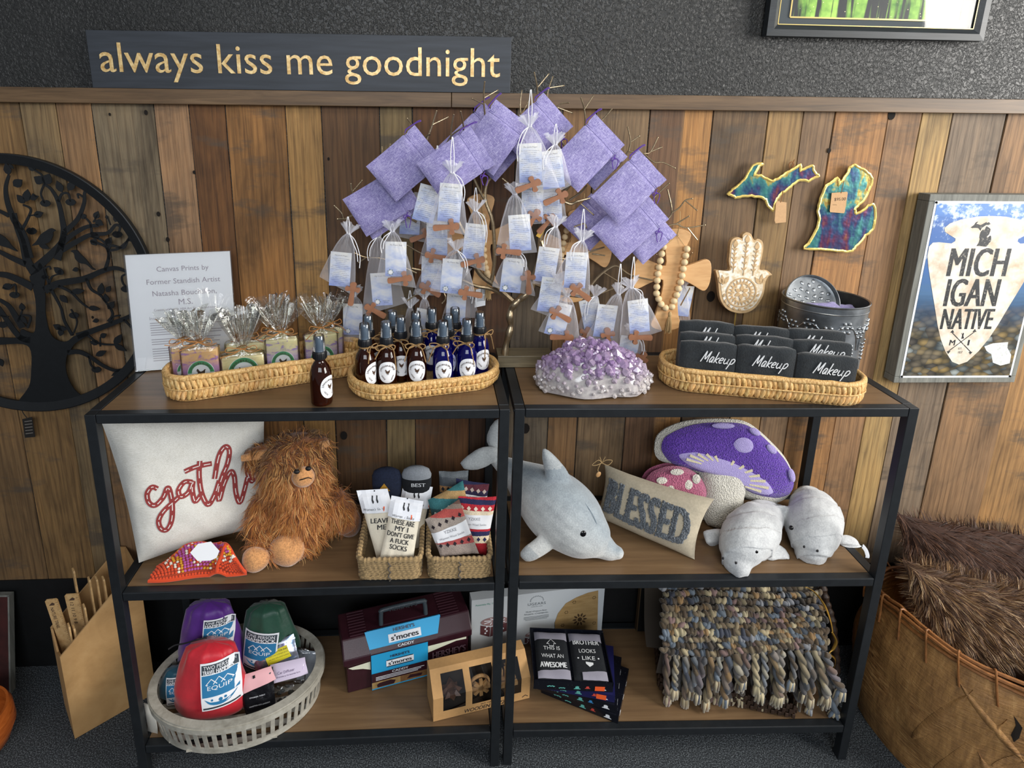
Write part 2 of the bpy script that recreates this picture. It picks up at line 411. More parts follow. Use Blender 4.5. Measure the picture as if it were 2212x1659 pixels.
# ================================================================= CARVED WALL SIGN
pl = onY(200, 187, -.022); pr = onY(1102, 205, -.022)
yl, yr = wy(pl.x)-.0215, -.0215
pl = onY(200, 187, yl); L = (Vector((pr.x, yr, 0))-Vector((pl.x, yl, 0))).length
Ms = frame(Vector((pl.x, yl, ZR1)), Vector((pr.x-pl.x, yr-yl, 0)), (0, 0, 1))
hs = (Ms.inverted() @ onP(640, 72, Ms.translation, Ms.col[2].xyz)).y
t = NT('sign_black_paint'); n = t.noise(t.coord((4, 60, 60)), 1.5, 4)
t.P(Base_Color=t.ramp(n, [(.3, C('#23272d')), (.7, C('#30353d'))]), Roughness=.55); M_sign = t.mat
sg = thing('wall_sign', 'long black wooden sign carved "always kiss me goodnight" standing on the trim ledge', 'sign', Ms.translation)
b = B(); b.box((L/2, hs/2, -.0088), (L, hs, .0176), Ms); b.obj('board', M_sign, sg, smooth=False, bev=.0012)
t = NT('gold_carving'); n = t.noise(t.coord((1, 1, 1)), 90, 3)
t.P(Base_Color=t.ramp(n, [(.3, C('#b98f4c')), (.7, C('#edd29a'))]), Roughness=.38, Metallic=.25); M_gold_c = t.mat
q = planeP([(217, 92), (1080, 110), (1080, 187), (640, 128)], Ms)
tl = planeP([(217, 140)], Ms)[0]; tr = planeP([(1080, 150)], Ms)[0]; hi = planeP([(262, 93)], Ms)[0][1]; lo = planeP([(1000, 187)], Ms)[0][1]
b = B(); b.text('always kiss me goodnight', Ms @ T((tl[0]+tr[0])/2, (hi+lo)/2+.001, 0), tr[0]-tl[0], hi-lo, bold=.004)
lo_ = b.obj('lettering', M_gold_c, sg, smooth=False, label='gold carved lettering')
sd = lo_.modifiers.new('relief', 'SOLIDIFY'); sd.thickness = .0012; sd.offset = 1
# ================================================================= FRAMED PICTURE
Mf = frame(onY(1655.5, 77, -.03), onY(2124.6, 88.4, -.03)-onY(1655.5, 77, -.03), (0, .0, 1))
P2 = lambda x, y: planeP([(x, y)], Mf)[0]
Wf = P2(2124.6, 88.4)[0]; Hf = .46; wi = P2(1682.5, 51.3)[1]
pf = thing('picture_frame', 'black framed picture with gold inner line, hanging high on the black wall', 'picture', Mf.translation)
M_frame = woodmat('frame_black', '#17191b', '#23272a', '#32373b', (3, 50, 50), .45)
b = B()
def bevelframe(b, W, H, w, d, M, inner=.3):
    o = [(0, 0), (W, 0), (W, H), (0, H)]; i = [(w, w), (W-w, w), (W-w, H-w), (w, H-w)]; m = [(w*.55, w*.55), (W-w*.55, w*.55), (W-w*.55, H-w*.55), (w*.55, H-w*.55)]
    vs = [(x, y, -d) for x, y in o]+[(x, y, 0) for x, y in o]+[(x, y, .002) for x, y in m]+[(x, y, -d*inner) for x, y in i]+[(x, y, -d) for x, y in i]
    fs = []
    for k in range(4):
        l = (k+1) % 4
        for r in range(4): fs.append((r*4+k, r*4+l, r*4+4+l, r*4+4+k))
        fs.append((16+k, 16+l, l, k))
    b.add(vs, fs, M)
bevelframe(b, Wf, Hf, wi, .024, Mf); b.obj('frame', M_frame, pf, smooth=False)
gi = P2(1900, 39.5); g0 = P2(1713.5, 33.7)[0]; g1 = P2(2084, 44.5)[0]; gy = P2(1900, 39.5)[1]
b = B(); b.box((Wf/2, Hf/2, -.0185), (Wf-2*wi+.01, Hf-2*wi+.01, .002), Mf); b.obj('mat_board', mat('grey_mat_board', '#4a5053', .9), pf, smooth=False)
t = NT('trees_reflection_print'); co = t.coord((1, 1, 1)); st = t.noise(t.coord((34, 1, 2.5)), 1.2, 3, .6, .4); bl = t.noise(co, 26, 3)
lt = t.n('ShaderNodeTexVoronoi', {'Vector': co, 'Scale': 70.0}).outputs[0]
c = t.mix(t.ramp(st, [(.46, (0, 0, 0)), (.56, (1, 1, 1))]), t.ramp(bl, [(.3, C('#3f7a1c')), (.7, C('#a9d85c'))]), C('#15191c'))  # dark trees of the print, with green window reflections painted into its colour
c = t.mix(t.ramp(lt, [(.06, (1, 1, 1)), (.1, (0, 0, 0))]), c, C('#fff0b8'))
t.P(Base_Color=c, Roughness=.5)
b = B(); b.box(((g0+g1)/2, (gy+Hf-gy)/2, -.0165), (g1-g0, Hf-2*gy, .0012), Mf); b.obj('print', t.mat, pf, smooth=False)
b = B(); z = -.0155
for (x0, y0, x1, y1) in ((g0, gy, g1, gy), (g1, gy, g1, Hf-gy), (g1, Hf-gy, g0, Hf-gy), (g0, Hf-gy, g0, gy)):
    ribbon(b, [(x0, y0), (x1, y1)], .0038, Mf, .001, z)
for (x0, y0, x1, y1) in ((wi, wi, Wf-wi, wi), (Wf-wi, wi, Wf-wi, Hf-wi), (wi, Hf-wi, wi, wi)):
    ribbon(b, [(x0, y0), (x1, y1)], .002, Mf, .001, -.0065)
b.obj('gold_line', mat('gold_line', '#d9c07a', .35, .4), pf, smooth=False)
b = B(); b.box((Wf/2, Hf/2, -.010), (Wf-2*wi, Hf-2*wi, .001), Mf)
t = NT('picture_glass'); gl_ = t.n('ShaderNodeBsdfGlossy', {'Roughness': .03}); mx_ = t.n('ShaderNodeMixShader', {0: .03, 1: t.n('ShaderNodeBsdfTransparent').outputs[0], 2: gl_.outputs[0]}); t.t.links.new(mx_.outputs[0], t.out.inputs[0]); M_glass = t.mat
b.obj('glass', M_glass, pf, smooth=False)
# ================================================================= TREE OF LIFE RING
xa = onY(150, 600, -.02).x; Mt = frame(Vector((xa, wy(xa)-.028, 1.3)), (1, BEND, 0), (0, 0, 1))
rp = planeP([(25, 331), (180, 377), (250, 452), (305, 530), (250, 846), (180, 871), (70, 881)], Mt)
A = np.array([[2*x, 2*y, 1] for x, y in rp]); sol = np.linalg.lstsq(A, np.array([x*x+y*y for x, y in rp]), rcond=None)[0]
cx, cz = sol[0], sol[1]; rr = math.sqrt(sol[2]+cx*cx+cz*cz)
M_art = mat('black_painted_metal', '#0e1012', .5, .0, var=.2, vs=60)
wa = thing('metal_wall_art', 'round black metal tree-of-life wall art with birds, hung left of the white paper sign', 'wall art', Mt @ Vector((cx, cz, 0)))
b = B(); n = 96; wd_ = .027; vs = []; fs = []
for k in range(n):
    a = 2*math.pi*k/n
    for r, z in ((rr, -.008), (rr, .008), (rr-.0025, .009), (rr-wd_, .003), (rr-wd_, -.003)): vs.append((cx+r*math.cos(a), cz+r*math.sin(a), z))
for k in range(n):
    l = (k+1) % n
    for q in range(5): fs.append((k*5+q, k*5+(q+1) % 5, l*5+(q+1) % 5, l*5+q))
b.add(vs, [f[::-1] for f in fs], Mt); b.obj('ring', M_art, wa, ang=25)
b = B(); K = lambda pts: planeP(pxs(pts, 2.989, 0, 480), Mt); K1 = lambda pts: planeP(pxs(pts, 2.962, 0, 0), Mt)
pm = 1/ppm(Mt.translation)/2.989
def br(pts, w0, w1, k=K, sm=6): q = sp2(k(pts), sm); ribbon(b, q, None, Mt, .003, 0, taper=(w0*pm, w1*pm))
# trunk and roots
tr_ = [(205, 1190), (120, 1165), (190, 1060), (205, 960), (203, 830), (150, 785), (0, 790), (-120, 800), (-120, 740), (0, 742), (120, 742), (135, 700), (150, 690), (200, 712), (228, 700), (236, 600), (232, 500), (210, 400), (195, 350), (240, 300), (262, 260), (300, 330), (290, 400), (296, 470), (297, 580), (318, 690), (350, 745), (400, 768), (440, 765), (478, 735), (520, 720), (560, 700), (580, 720), (520, 760), (480, 790), (455, 830), (432, 870), (430, 960), (465, 1050), (520, 1110), (600, 1128), (520, 1180), (330, 1200)]
b.prism(closed2(K(tr_), 3), .003, Mt)
for f in ([(200, 760), (120, 730), (0, 560), (-60, 480)], [(150, 680), (100, 600), (60, 540), (0, 500)]): br(f, 45, 22)
br([(215, 420), (140, 380), (60, 345), (0, 335), (-80, 330)], 50, 30)
br([(230, 330), (180, 250), (150, 130), (110, 20), (95, -60)], 60, 26); br([(170, 270), (80, 230), (0, 190), (-60, 170)], 40, 18)
br([(230, 300), (330, 210), (400, 130), (420, 60)], 55, 26)
br([(390, 150), (470, 80), (560, 30), (640, 20)], 34, 20)
br([(290, 440), (380, 395), (540, 365), (660, 315), (740, 295), (800, 310), (830, 330)], 50, 14)
br([(500, 735), (600, 700), (720, 655), (820, 615), (870, 585), (900, 570)], 42, 16); br([(800, 625), (860, 690), (900, 760)], 16, 8)
br([(440, 840), (510, 835), (580, 865), (660, 920), (740, 955), (800, 950), (840, 960)], 34, 14)
br([(680, 310), (705, 220), (690, 150), (650, 110), (590, 90)], 22, 10); br([(700, 190), (720, 150), (800, 165), (830, 110), (870, 95)], 18, 12)
br([(320, 400), (300, 340), (290, 300), (320, 285), (330, 305)], 16, 8); br([(320, 400), (340, 350), (400, 330)], 14, 8)
br([(380, 410), (460, 450), (520, 510), (570, 550)], 20, 10); br([(400, 560), (420, 640), (470, 730)], 16, 20); br([(330, 430), (370, 500), (400, 560)], 20, 14)
br([(560, 360), (590, 430), (650, 470), (690, 520)], 20, 12); br([(690, 520), (730, 590), (700, 640)], 12, 18); br([(830, 330), (790, 350), (800, 400), (840, 430)], 14, 10)
br([(720, 650), (735, 610), (780, 600)], 14, 8); br([(560, 720), (640, 780), (740, 790)], 16, 10); br([(470, 730), (500, 640), (460, 560)], 8, 10)
br([(575, 860), (590, 920), (620, 945)], 12, 10); br([(650, 800), (650, 740)], 10, 8); br([(120, 640), (150, 560)], 14, 8); br([(180, 680), (200, 610), (140, 600), (130, 630)], 16, 8)
br([(20, 420), (60, 430), (100, 400), (110, 470)], 14, 8); br([(0, 600), (60, 610)], 12, 8)
# upper branches (traced in the first crop)
br([(190, 1650), (150, 1500), (90, 1400), (50, 1290), (40, 1200), (60, 1120)], 52, 16, K1); br([(60, 1380), (0, 1350), (-60, 1330)], 26, 16, K1)
br([(370, 1660), (410, 1500), (400, 1400), (375, 1290), (330, 1210), (285, 1180)], 44, 12, K1); br([(285, 1180), (265, 1240), (290, 1300)], 12, 9, K1)
br([(375, 1290), (400, 1240), (440, 1240), (455, 1290)], 18, 9, K1); br([(290, 1180), (270, 1120), (230, 1090), (200, 1050)], 12, 8, K1)
br([(420, 1480), (500, 1400), (540, 1300), (545, 1230), (580, 1210)], 32, 12, K1); br([(535, 1260), (500, 1240), (505, 1270)], 12, 8, K1)
br([(400, 1600), (520, 1530), (590, 1500), (690, 1490), (740, 1440), (770, 1450), (760, 1490)], 34, 10, K1); br([(590, 1500), (580, 1430), (545, 1390)], 16, 9, K1); br([(600, 1420), (630, 1370)], 10, 7, K1)
br([(140, 1470), (170, 1420), (200, 1340), (150, 1310)], 20, 10, K1); br([(190, 1380), (250, 1370)], 10, 8, K1); br([(240, 1260), (210, 1240)], 10, 8, K1)
br([(580, 1540), (680, 1580), (700, 1660)], 16, 14, K1); br([(700, 1600), (760, 1590), (820, 1540), (860, 1520)], 18, 10, K1); br([(710, 1440), (690, 1390)], 8, 7, K1)
def lf(p, q, w, k=K): a, c = k([p, q]); b.prism(leafpoly(a, c, w*pm), .003, Mt)
for p, q, w in [((640, 110), (590, 60), 45), ((690, 150), (720, 95), 40), ((830, 110), (880, 85), 30), ((400, 330), (350, 290), 45), ((390, 340), (400, 300), 40), ((270, 355), (320, 350), 30),
                ((460, 450), (550, 440), 40), ((570, 550), (650, 560), 36), ((390, 470), (440, 520), 44), ((650, 470), (660, 390), 46), ((690, 520), (680, 460), 44), ((700, 560), (740, 510), 44), ((690, 450), (715, 410), 36),
                ((640, 780), (580, 770), 40), ((740, 790), (790, 720), 46), ((740, 790), (820, 830), 40), ((650, 740), (690, 720), 36), ((620, 860), (690, 830), 40), ((800, 950), (720, 990), 36), ((400, 690), (345, 660), 42), ((400, 690), (390, 735), 40), ((370, 680), (440, 690), 36),
                ((150, 570), (140, 520), 40), ((20, 420), (80, 400), 36), ((510, 300), (470, 310), 30), ((0, 600), (-40, 560), 40), ((130, 600), (180, 655), 34), ((0, 880), (20, 930), 40), ((640, 630), (600, 640), 30)]: lf(p, q, w)
for p, q, w in [((60, 1120), (40, 1040), 46), ((90, 1190), (145, 1150), 56), ((230, 1090), (180, 1050), 44), ((280, 1170), (220, 1130), 60), ((290, 1180), (320, 1110), 62), ((400, 1230), (365, 1155), 46), ((440, 1220), (480, 1150), 46), ((160, 1300), (110, 1245), 46), ((170, 1290), (180, 1210), 52), ((190, 1270), (250, 1255), 36),
                ((545, 1400), (525, 1365), 40), ((610, 1400), (630, 1350), 40), ((610, 1410), (665, 1440), 46), ((220, 1380), (280, 1360), 44), ((740, 1420), (755, 1370), 40), ((690, 1400), (680, 1375), 20), ((590, 1530), (620, 1570), 46), ((690, 1560), (700, 1520), 40), ((820, 1540), (870, 1505), 40), ((250, 1560), (320, 1590), 36), ((60, 1050), (90, 1080), 20)]: lf(p, q, w, K1)
def fruit(p, k=K, w=44):
    c = k([p])[0]; b.prism([(c[0]+w*pm*.72*math.cos(a)*(1-.1*(abs(math.sin(a)))), c[1]+w*pm*.5*math.sin(a)-(.12*w*pm if abs(math.cos(a)) < .3 and math.sin(a) > 0 else 0)) for a in [2*math.pi*i/20 for i in range(20)]], .003, Mt)
for p in ((205, 55), (760, 78), (97, 468), (480, 600), (625, 950), (815, 430), (20, 660)): fruit(p)
for p in ((293, 1300), (455, 1293), (205, 1478), (752, 1498)): fruit(p, K1)
# birds
def bird(pts, k): b.prism(closed2(k(pts), 3), .004, Mt)
bird([(210, 150), (240, 120), (265, 80), (300, 55), (330, 38), (352, 45), (362, 55), (348, 62), (345, 90), (325, 125), (290, 140), (250, 145)], K)
bird([(460, 185), (480, 178), (505, 182), (520, 200), (560, 240), (600, 290), (622, 305), (600, 303), (560, 270), (520, 262), (490, 235), (482, 200)], K)
bird([(-40, 60), (10, 80), (50, 110), (80, 150), (118, 188), (60, 165), (10, 150), (-40, 120)], K)
b.obj('tree_cutout', M_art, wa, smooth=False)
# small dark tag under the ring
b = B(); q = planeP([(49, 905), (70, 900), (77, 943), (55, 945)], Mt); b.prism(q, .0012, Mt, .001)
b.tube([Mt @ Vector(planeP([(x, y)], Mt)[0]+(.003,)) for x, y in ((45, 878), (52, 892), (62, 905))], .0012, 6)
b.obj('price_tag', mat('dark_tag', '#1e1a17', .7), wa, smooth=False)
b = B()
for i in range(5): a, c = planeP([(54+i*.6, 910+i*6.5), (70+i*.6, 908+i*6.5)], Mt); ribbon(b, [a, c], .0022, Mt, .0004, .0023)
b.obj('tag_print', mat('tag_print_grey', '#77716a', .7), wa.children[-1], smooth=False)
# ================================================================= COPPER MICHIGAN PIECES
def flame(name, seed):
    t = NT(name); co = t.coord((1, 1, 1)); n = t.noise(t.coord((9, 9, 3.5), rot=(0, .45, 0)), 1.6, 3, .5, .8)
    n2 = t.noise(t.n('ShaderNodeVectorMath', {0: co, 1: (seed, 0, 0)}, operation='ADD').outputs[0], 26, 3)
    v = t.math('ADD', t.math('MULTIPLY', n, .75), t.math('MULTIPLY', n2, .25))
    t.P(Base_Color=t.ramp(v, [(.26, C('#6a2a35')), (.37, C('#8c5038')), (.41, C('#a8984a')), (.45, C('#41827c')), (.54, C('#263f66')), (.60, C('#5a2c4c')), (.66, C('#85503c')), (.74, C('#4c8a80'))]), Metallic=.5, Roughness=.34)
    t.bump(t.noise(co, 40, 2), .35, .004); return t.mat
M_brass = mat('bright_brass_edge', '#f0d27a', .3, .55, bump=.4, bs=120)
def plaque(name, label, outl, seed, y, hollow):
    pts = pxs(outl, 3.016, 1480, 320); c = pts[0]
    M = frame(onY(sum(p[0] for p in pts)/len(pts), sum(p[1] for p in pts)/len(pts), y), (1, 0, 0), (0, 0, 1))
    q = planeP(pts, M); a = thing(name, label, 'wall plaque', M.translation)
    b = B(); b.prism(q, .004, M, -.002); b.obj('copper_face', flame('flame_copper_%d' % seed, seed), a, smooth=False)
    random.seed(seed); b = B(); e = []
    for i in range(len(q)):
        p0, p1 = Vector(q[i]), Vector(q[(i+1) % len(q)])
        for k in range(3): t_ = k/3; v = p0.lerp(p1, t_); e.append((v.x+random.uniform(-.0012, .0012), v.y+random.uniform(-.0012, .0012), .001))
    b.tube(e, [(random.uniform(.0026, .0042), .0042) for _ in e], 6, closed=True, M=M); b.obj('brass_rim', M_brass, a)
    # standoff to the wall
    b = B(); b.tube([M @ Vector((0, 0, -.001)), M @ Vector((0, 0, y))], .003, 6); b.obj('hanger', M_art, a)
    return a, M
UPo = [(275, 300), (310, 270), (345, 240), (385, 205), (415, 150), (440, 115), (480, 98), (505, 102), (480, 118), (460, 150), (445, 175), (490, 180), (530, 200), (570, 215), (600, 200), (640, 175), (680, 150), (715, 130), (750, 105), (745, 150), (790, 125), (830, 112), (835, 145), (850, 165), (870, 180), (830, 195), (800, 215), (770, 205), (735, 210), (700, 235), (660, 270), (620, 300), (595, 330), (580, 370), (570, 410), (545, 380), (530, 360), (525, 335), (495, 320), (430, 310), (370, 312), (325, 320), (300, 305)]
LPo = [(770, 655), (800, 620), (835, 570), (860, 520), (875, 460), (862, 410), (875, 350), (895, 290), (920, 245), (955, 220), (990, 195), (1000, 205), (995, 240), (1020, 215), (1045, 180), (1065, 150), (1070, 125), (1100, 108), (1130, 125), (1165, 145), (1200, 170), (1215, 195), (1210, 240), (1190, 280), (1170, 330), (1130, 365), (1100, 400), (1110, 430), (1150, 410), (1190, 375), (1220, 365), (1235, 400), (1235, 470), (1225, 520), (1195, 555), (1170, 565), (1150, 600), (1110, 640), (1085, 670), (1050, 672), (960, 665), (880, 655)]
M_kraft = mat('kraft_tag', '#c19a70', .8, var=.06, vs=200); M_string = mat('thin_string', '#8a5c34', .8)
M_inkbrown = mat('handwritten_ink', '#4f3a2c', .8)
for nm, lb, ol, sd_, tg in (('copper_plaque', 'flame coloured copper Upper Peninsula plaque with brass rim, on the planks', UPo, 3, [(590, 342), (652, 352), (648, 480), (580, 487), (574, 470), (583, 360)]),
                            ('copper_plaque', 'flame coloured copper mitten shaped plaque with tag on its face, on the planks', LPo, 8, [(945, 290), (1045, 282), (1049, 292), (1030, 412), (1024, 422), (935, 415), (932, 405)])):
    a, M = plaque(nm, lb, ol, sd_, -.018, None)
    q = planeP(pxs(tg, 3.016, 1480, 320), M); b = B(); b.prism(q, .0008, M, .0065)
    tg_ = b.obj('price_tag', M_kraft, a, smooth=False, label='brown kraft paper tag')
    cx_ = sum(p[0] for p in q)/len(q); top = max(p[1] for p in q); w_ = max(p[0] for p in q)-min(p[0] for p in q)
    b = B(); b.tube([M @ Vector((cx_, top-.004, .0076)), M @ Vector((cx_+.001, top+.012, .009)), M @ Vector((cx_+.003, top+.03, .0062))], .0009, 6); b.obj('string', M_string, tg_, world=True)
    if sd_ == 8:
        b = B(); b.text('$95.00', M @ T(cx_, top-.022, .0072) @ R(.05, 'Z'), w_*.7, bold=0); b.text('made by', M @ T(cx_-w_*.28, top-.038, .0072), w_*.25)
        b.obj('tag_writing', M_inkbrown, tg_, smooth=False)
    else:
        b = B(); p = planeP(pxs([(690, 135), (685, 105), (705, 90), (715, 110), (700, 125), (720, 75)], 3.016, 1480, 320), M)
        b.tube([M @ Vector((x, y_, -.006)) for x, y_ in sp2(p, 5)], .0013, 6); b.obj('hanging_wire', M_string, a)
# ================================================================= MICHIGAN NATIVE SIGN
YS = -.05
bl, brr, tl_ = onY(1930, 827, YS), onY(2191, 827, YS), onY(2007, 419.5, YS)
Mn = frame(Vector((bl.x, YS, bl.z)), (1, 0, 0), (0, 0, 1)); Wn = brr.x-bl.x; Hn = tl_.z-bl.z
na = thing('wall_sign', 'framed arrowhead sign reading MICHIGAN NATIVE on the planks at the right edge', 'sign', Mn.translation)
M_grayw = woodmat('weathered_grey_wood', '#4b4c48', '#6f706a', '#8d8c83', (40, 40, 3), .75); M_brownw = woodmat('sign_back_wood', '#4a3a28', '#6a543a', '#80684a', (30, 30, 3), .7)
Y = lambda x, y: planeP([(x, y)], Mn)[0]
x0, y0 = Y(1944, 815.7); x1 = Y(2183, 814)[0]; y1 = Y(2014.5, 434)[1]
b = B()
for c, d in (((Wn/2, .010, -.022), (Wn, .02, .044)), ((Wn/2, Hn-.010, -.022), (Wn, .02, .044)), ((.010, Hn/2, -.022), (.02, Hn-.041, .044)), ((Wn-.010, Hn/2, -.022), (.02, Hn-.041, .044))): b.box(c, d, Mn)
b.obj('frame', M_grayw, na, smooth=False, bev=.0015)
t = NT('lake_shore_print'); c3 = t.n('ShaderNodeSeparateXYZ', {'Vector': t.n('ShaderNodeTexCoord').outputs['Generated']}).outputs[2]
co = t.coord(); vor = t.n('ShaderNodeTexVoronoi', {'Vector': t.coord((1, 1, 1.7)), 'Scale': 38.0}); peb = vor.outputs['Color']; pd = vor.outputs['Distance']
pb = t.n('ShaderNodeSeparateColor', {'Color': peb}).outputs[0]
rock = t.mix(1.0, t.ramp(pb, [(0, C('#4b4640')), (.35, C('#756a55')), (.6, C('#8b7446')), (.85, C('#5a6263')), (1, C('#9aa09c'))]), t.ramp(pd, [(.2, (1, 1, 1)), (.75, (.25, .27, .3))]), 'MULTIPLY')
water = t.ramp(t.math('ADD', c3, t.math('MULTIPLY', t.noise(t.coord((6, 6, 60)), 1.4, 3), .12)), [(.45, C('#27405c')), (.56, C('#3f6388')), (.68, C('#365f96')), (.95, C('#2c5b9e')), (1.05, C('#4173b4'))])
cc_ = t.mix(t.ramp(t.math('ADD', c3, t.math('MULTIPLY', t.noise(co, 14, 3), .16)), [(.36, (0, 0, 0)), (.52, (1, 1, 1))]), rock, water)
wear = t.math('MULTIPLY', t.noise(co, 22, 6, .7), t.math('ADD', .35, c3))
cc_ = t.mix(t.ramp(wear, [(.63, (0, 0, 0)), (.74, (.8, .8, .8))]), cc_, C('#c5d2de'))
t.P(Base_Color=cc_, Roughness=.4)
b = B(); b.box(((x0+x1)/2, (y0+y1)/2, -.001), (x1-x0, y1-y0, .004), Mn); b.obj('backing_white', mat('white_sheet', '#e9edf2', .4), na, smooth=False)
bw = .0065; b = B(); b.box(((x0+x1)/2, (y0+y1)/2, .0014), (x1-x0-2*bw, y1-y0-2*bw, .001), Mn); b.obj('printed_panel', t.mat, na, smooth=False)
for x, y in ((x0+.004, y0+.004), (x1-.004, y0+.004), (x0+.004, y1-.004), (x1-.004, y1-.004)):
    b = B(); b.ball(tuple(Mn @ Vector((x, y, .0015))), .0035, nu=10, nv=6)
    b.obj('corner_screw', mat('dark_screw', '#2a2622', .3, .8), na); b = B()
# arrowhead
half = [(1770, 1408), (1735, 1390), (1690, 1320), (1660, 1240), (1640, 1150), (1620, 1020), (1600, 900), (1580, 770), (1575, 700), (1585, 640), (1610, 615), (1650, 612), (1730, 620), (1755, 605), (1757, 588), (1720, 565), (1690, 545), (1685, 520), (1720, 490), (1790, 465), (1900, 445), (1958, 441)]
hp = planeP(pxs(half, 3.016, 1480, 320), Mn); xc = (x0+x1)/2; k = 1.0
hp = [(min(x, xc) if i not in (0, len(hp)-1) else xc, y) for i, (x, y) in enumerate(hp)]
poly = hp+[(2*xc-x, y) for x, y in hp[-2:0:-1]]
t = NT('arrowhead_print'); n = t.noise(t.coord(), 20, 4); n2 = t.noise(t.coord(), 60, 4)
t.P(Base_Color=t.mix(t.ramp(n2, [(.55, (0, 0, 0)), (.75, (.5, .5, .5))]), t.ramp(n, [(.3, C('#b59f85')), (.6, C('#ddd3c4'))]), C('#efeae0')), Roughness=.45)
b = B(); b.prism(poly, .0006, Mn, .0019); b.obj('arrowhead', t.mat, na, smooth=False)
t = NT('distressed_black_print'); n = t.noise(t.coord(), 160, 4, .7)
t.P(Base_Color=t.ramp(n, [(.58, C('#1d2023')), (.66, C('#8b857b'))]), Roughness=.5); M_dblack = t.mat
b = B()
def put(txt, ax, ay, bx, by, sh=.16, bold=.028):
    p = planeP(pxs([(ax, (ay+by)/2), (bx, (ay+by)/2), ((ax+bx)/2, ay), ((ax+bx)/2, by)], 3.016, 1480, 320), Mn)
    w = (p[1][0]-p[0][0])*.96; h = p[2][1]-p[3][1]
    b.text(txt, Mn @ T((p[0][0]+p[1][0])/2, (p[2][1]+p[3][1])/2, 0), w, h, z=.0029, bold=bold, shear=0, spacing=1.03)
put('MICH', 1705, 650, 2110, 835); put('IGAN', 1685, 850, 2045, 1030); put('NATIVE', 1660, 1045, 2010, 1178)
put('M', 1717, 1247, 1755, 1283); put('I', 1836, 1247, 1848, 1283); put('EST.', 1775, 1298, 1800, 1310, 0, 0); put('1837', 1773, 1320, 1802, 1335, 0, 0)
S_ = lambda p: planeP(pxs(p, 3.016, 1480, 320), Mn)
for a, c in (((1735, 1200), (1855, 1325)), ((1880, 1195), (1712, 1320))):
    q = S_([a, c]); ribbon(b, q, .0022, Mn, .0003, .0027)
    for p, s in ((a, 1), (c, -1)): r = S_([p])[0]; b.prism([(r[0]-.006, r[1]), (r[0]+.006, r[1]), (r[0], r[1]+.009*s)], .0003, Mn, .0027)
b.prism(S_([(1800, 1215), (1795, 1200), (1803, 1212), (1806, 1200), (1812, 1205), (1808, 1220), (1812, 1238), (1795, 1240), (1798, 1228)]), .0003, Mn, .0027)
sx_ = (1990-1855)/(870-275)
mi = S_([(1855+(x-275)*.22, 478+(y-98)*.19) for x, y in UPo]); b.prism(mi, .0003, Mn, .0027)
mi = S_([(1893+(x-770)*.205, 508+(y-108)*.235) for x, y in LPo]); b.prism(mi, .0003, Mn, .0027)
b.obj('lettering', M_dblack, na, smooth=False)
b = B(); b.prism(S_([(1945, 1290), (2000, 1270), (2100, 1262), (2095, 1300), (2120, 1345), (2110, 1400), (2050, 1415), (2000, 1395), (1990, 1340), (1960, 1320)]), .0002, Mn, .0021); b.obj('worn_patch', mat('worn_white', '#cfd2cf', .5, var=.25, vs=120), na, smooth=False)
# ================================================================= TOP SHELF
def hole_free(): pass
# ---- shared materials
def sheer(name, col, a0, a1, rough=.6):
    t = NT(name); lw = t.n('ShaderNodeLayerWeight', {'Blend': .35}).outputs['Facing']
    tr = t.n('ShaderNodeBsdfTransparent'); d = t.n('ShaderNodeBsdfDiffuse', {'Color': C(col)}); tl = t.n('ShaderNodeBsdfTranslucent', {'Color': C(col)})
    gl = t.n('ShaderNodeBsdfGlossy', {'Color': (1, 1, 1, 1), 'Roughness': .35})
    m1 = t.n('ShaderNodeMixShader', {0: .45, 1: d.outputs[0], 2: tl.outputs[0]}); m2 = t.n('ShaderNodeMixShader', {0: .12, 1: m1.outputs[0], 2: gl.outputs[0]})
    f = t.math('ADD', a0, t.math('MULTIPLY', t.math('POWER', lw, 2.0), a1))
    m3 = t.n('ShaderNodeMixShader', {0: f, 1: tr.outputs[0], 2: m2.outputs[0]}); t.t.links.new(m3.outputs[0], t.out.inputs[0]); return t.mat
def clearfilm(name, fac=.06, rough=.06, tint='#ffffff', bump=0):
    t = NT(name); lw = t.n('ShaderNodeFresnel', {'IOR': 1.4}).outputs[0]
    tr = t.n('ShaderNodeBsdfTransparent', {'Color': C(tint)}); gl = t.n('ShaderNodeBsdfGlossy', {'Color': (1, 1, 1, 1), 'Roughness': rough})
    if bump:
        bn = t.n('ShaderNodeBump', {'Height': t.noise(t.coord(), 70, 3), 'Strength': bump, 'Distance': .004}); t.t.links.new(bn.outputs[0], gl.inputs['Normal'])
    m = t.n('ShaderNodeMixShader', {0: t.math('ADD', fac, t.math('MULTIPLY', lw, .9)), 1: tr.outputs[0], 2: gl.outputs[0]}); t.t.links.new(m.outputs[0], t.out.inputs[0]); return t.mat
M_organza = sheer('white_organza', '#f4f4fb', .17, .6); M_ruffle = sheer('gathered_organza', '#f6f6fc', .42, .4)
M_ribbon = mat('white_satin_ribbon', '#f2f2f5', .35); M_cello = clearfilm('cellophane', .08, .10, '#fbfbf8', .8); M_clear = clearfilm('clear_plastic', .05, .04)
M_wood_n = woodmat('pale_wood', '#b98a58', '#cfa06c', '#deb581', (4, 30, 30), .5, .6, .04); M_twine = mat('jute_twine', '#9a7a50', .9, var=.25, vs=300, bump=.4, bs=700)
M_raffia = mat('raffia', '#a9743f', .7); M_terracotta = mat('smooth_red_wood', '#94664b', .42, var=.12, vs=60)
M_white = mat('white_label', '#eef0f4', .5); M_blackink = mat('black_ink', '#26262a', .6); M_inkgrey = mat('grey_ink', '#8a8a90', .6)
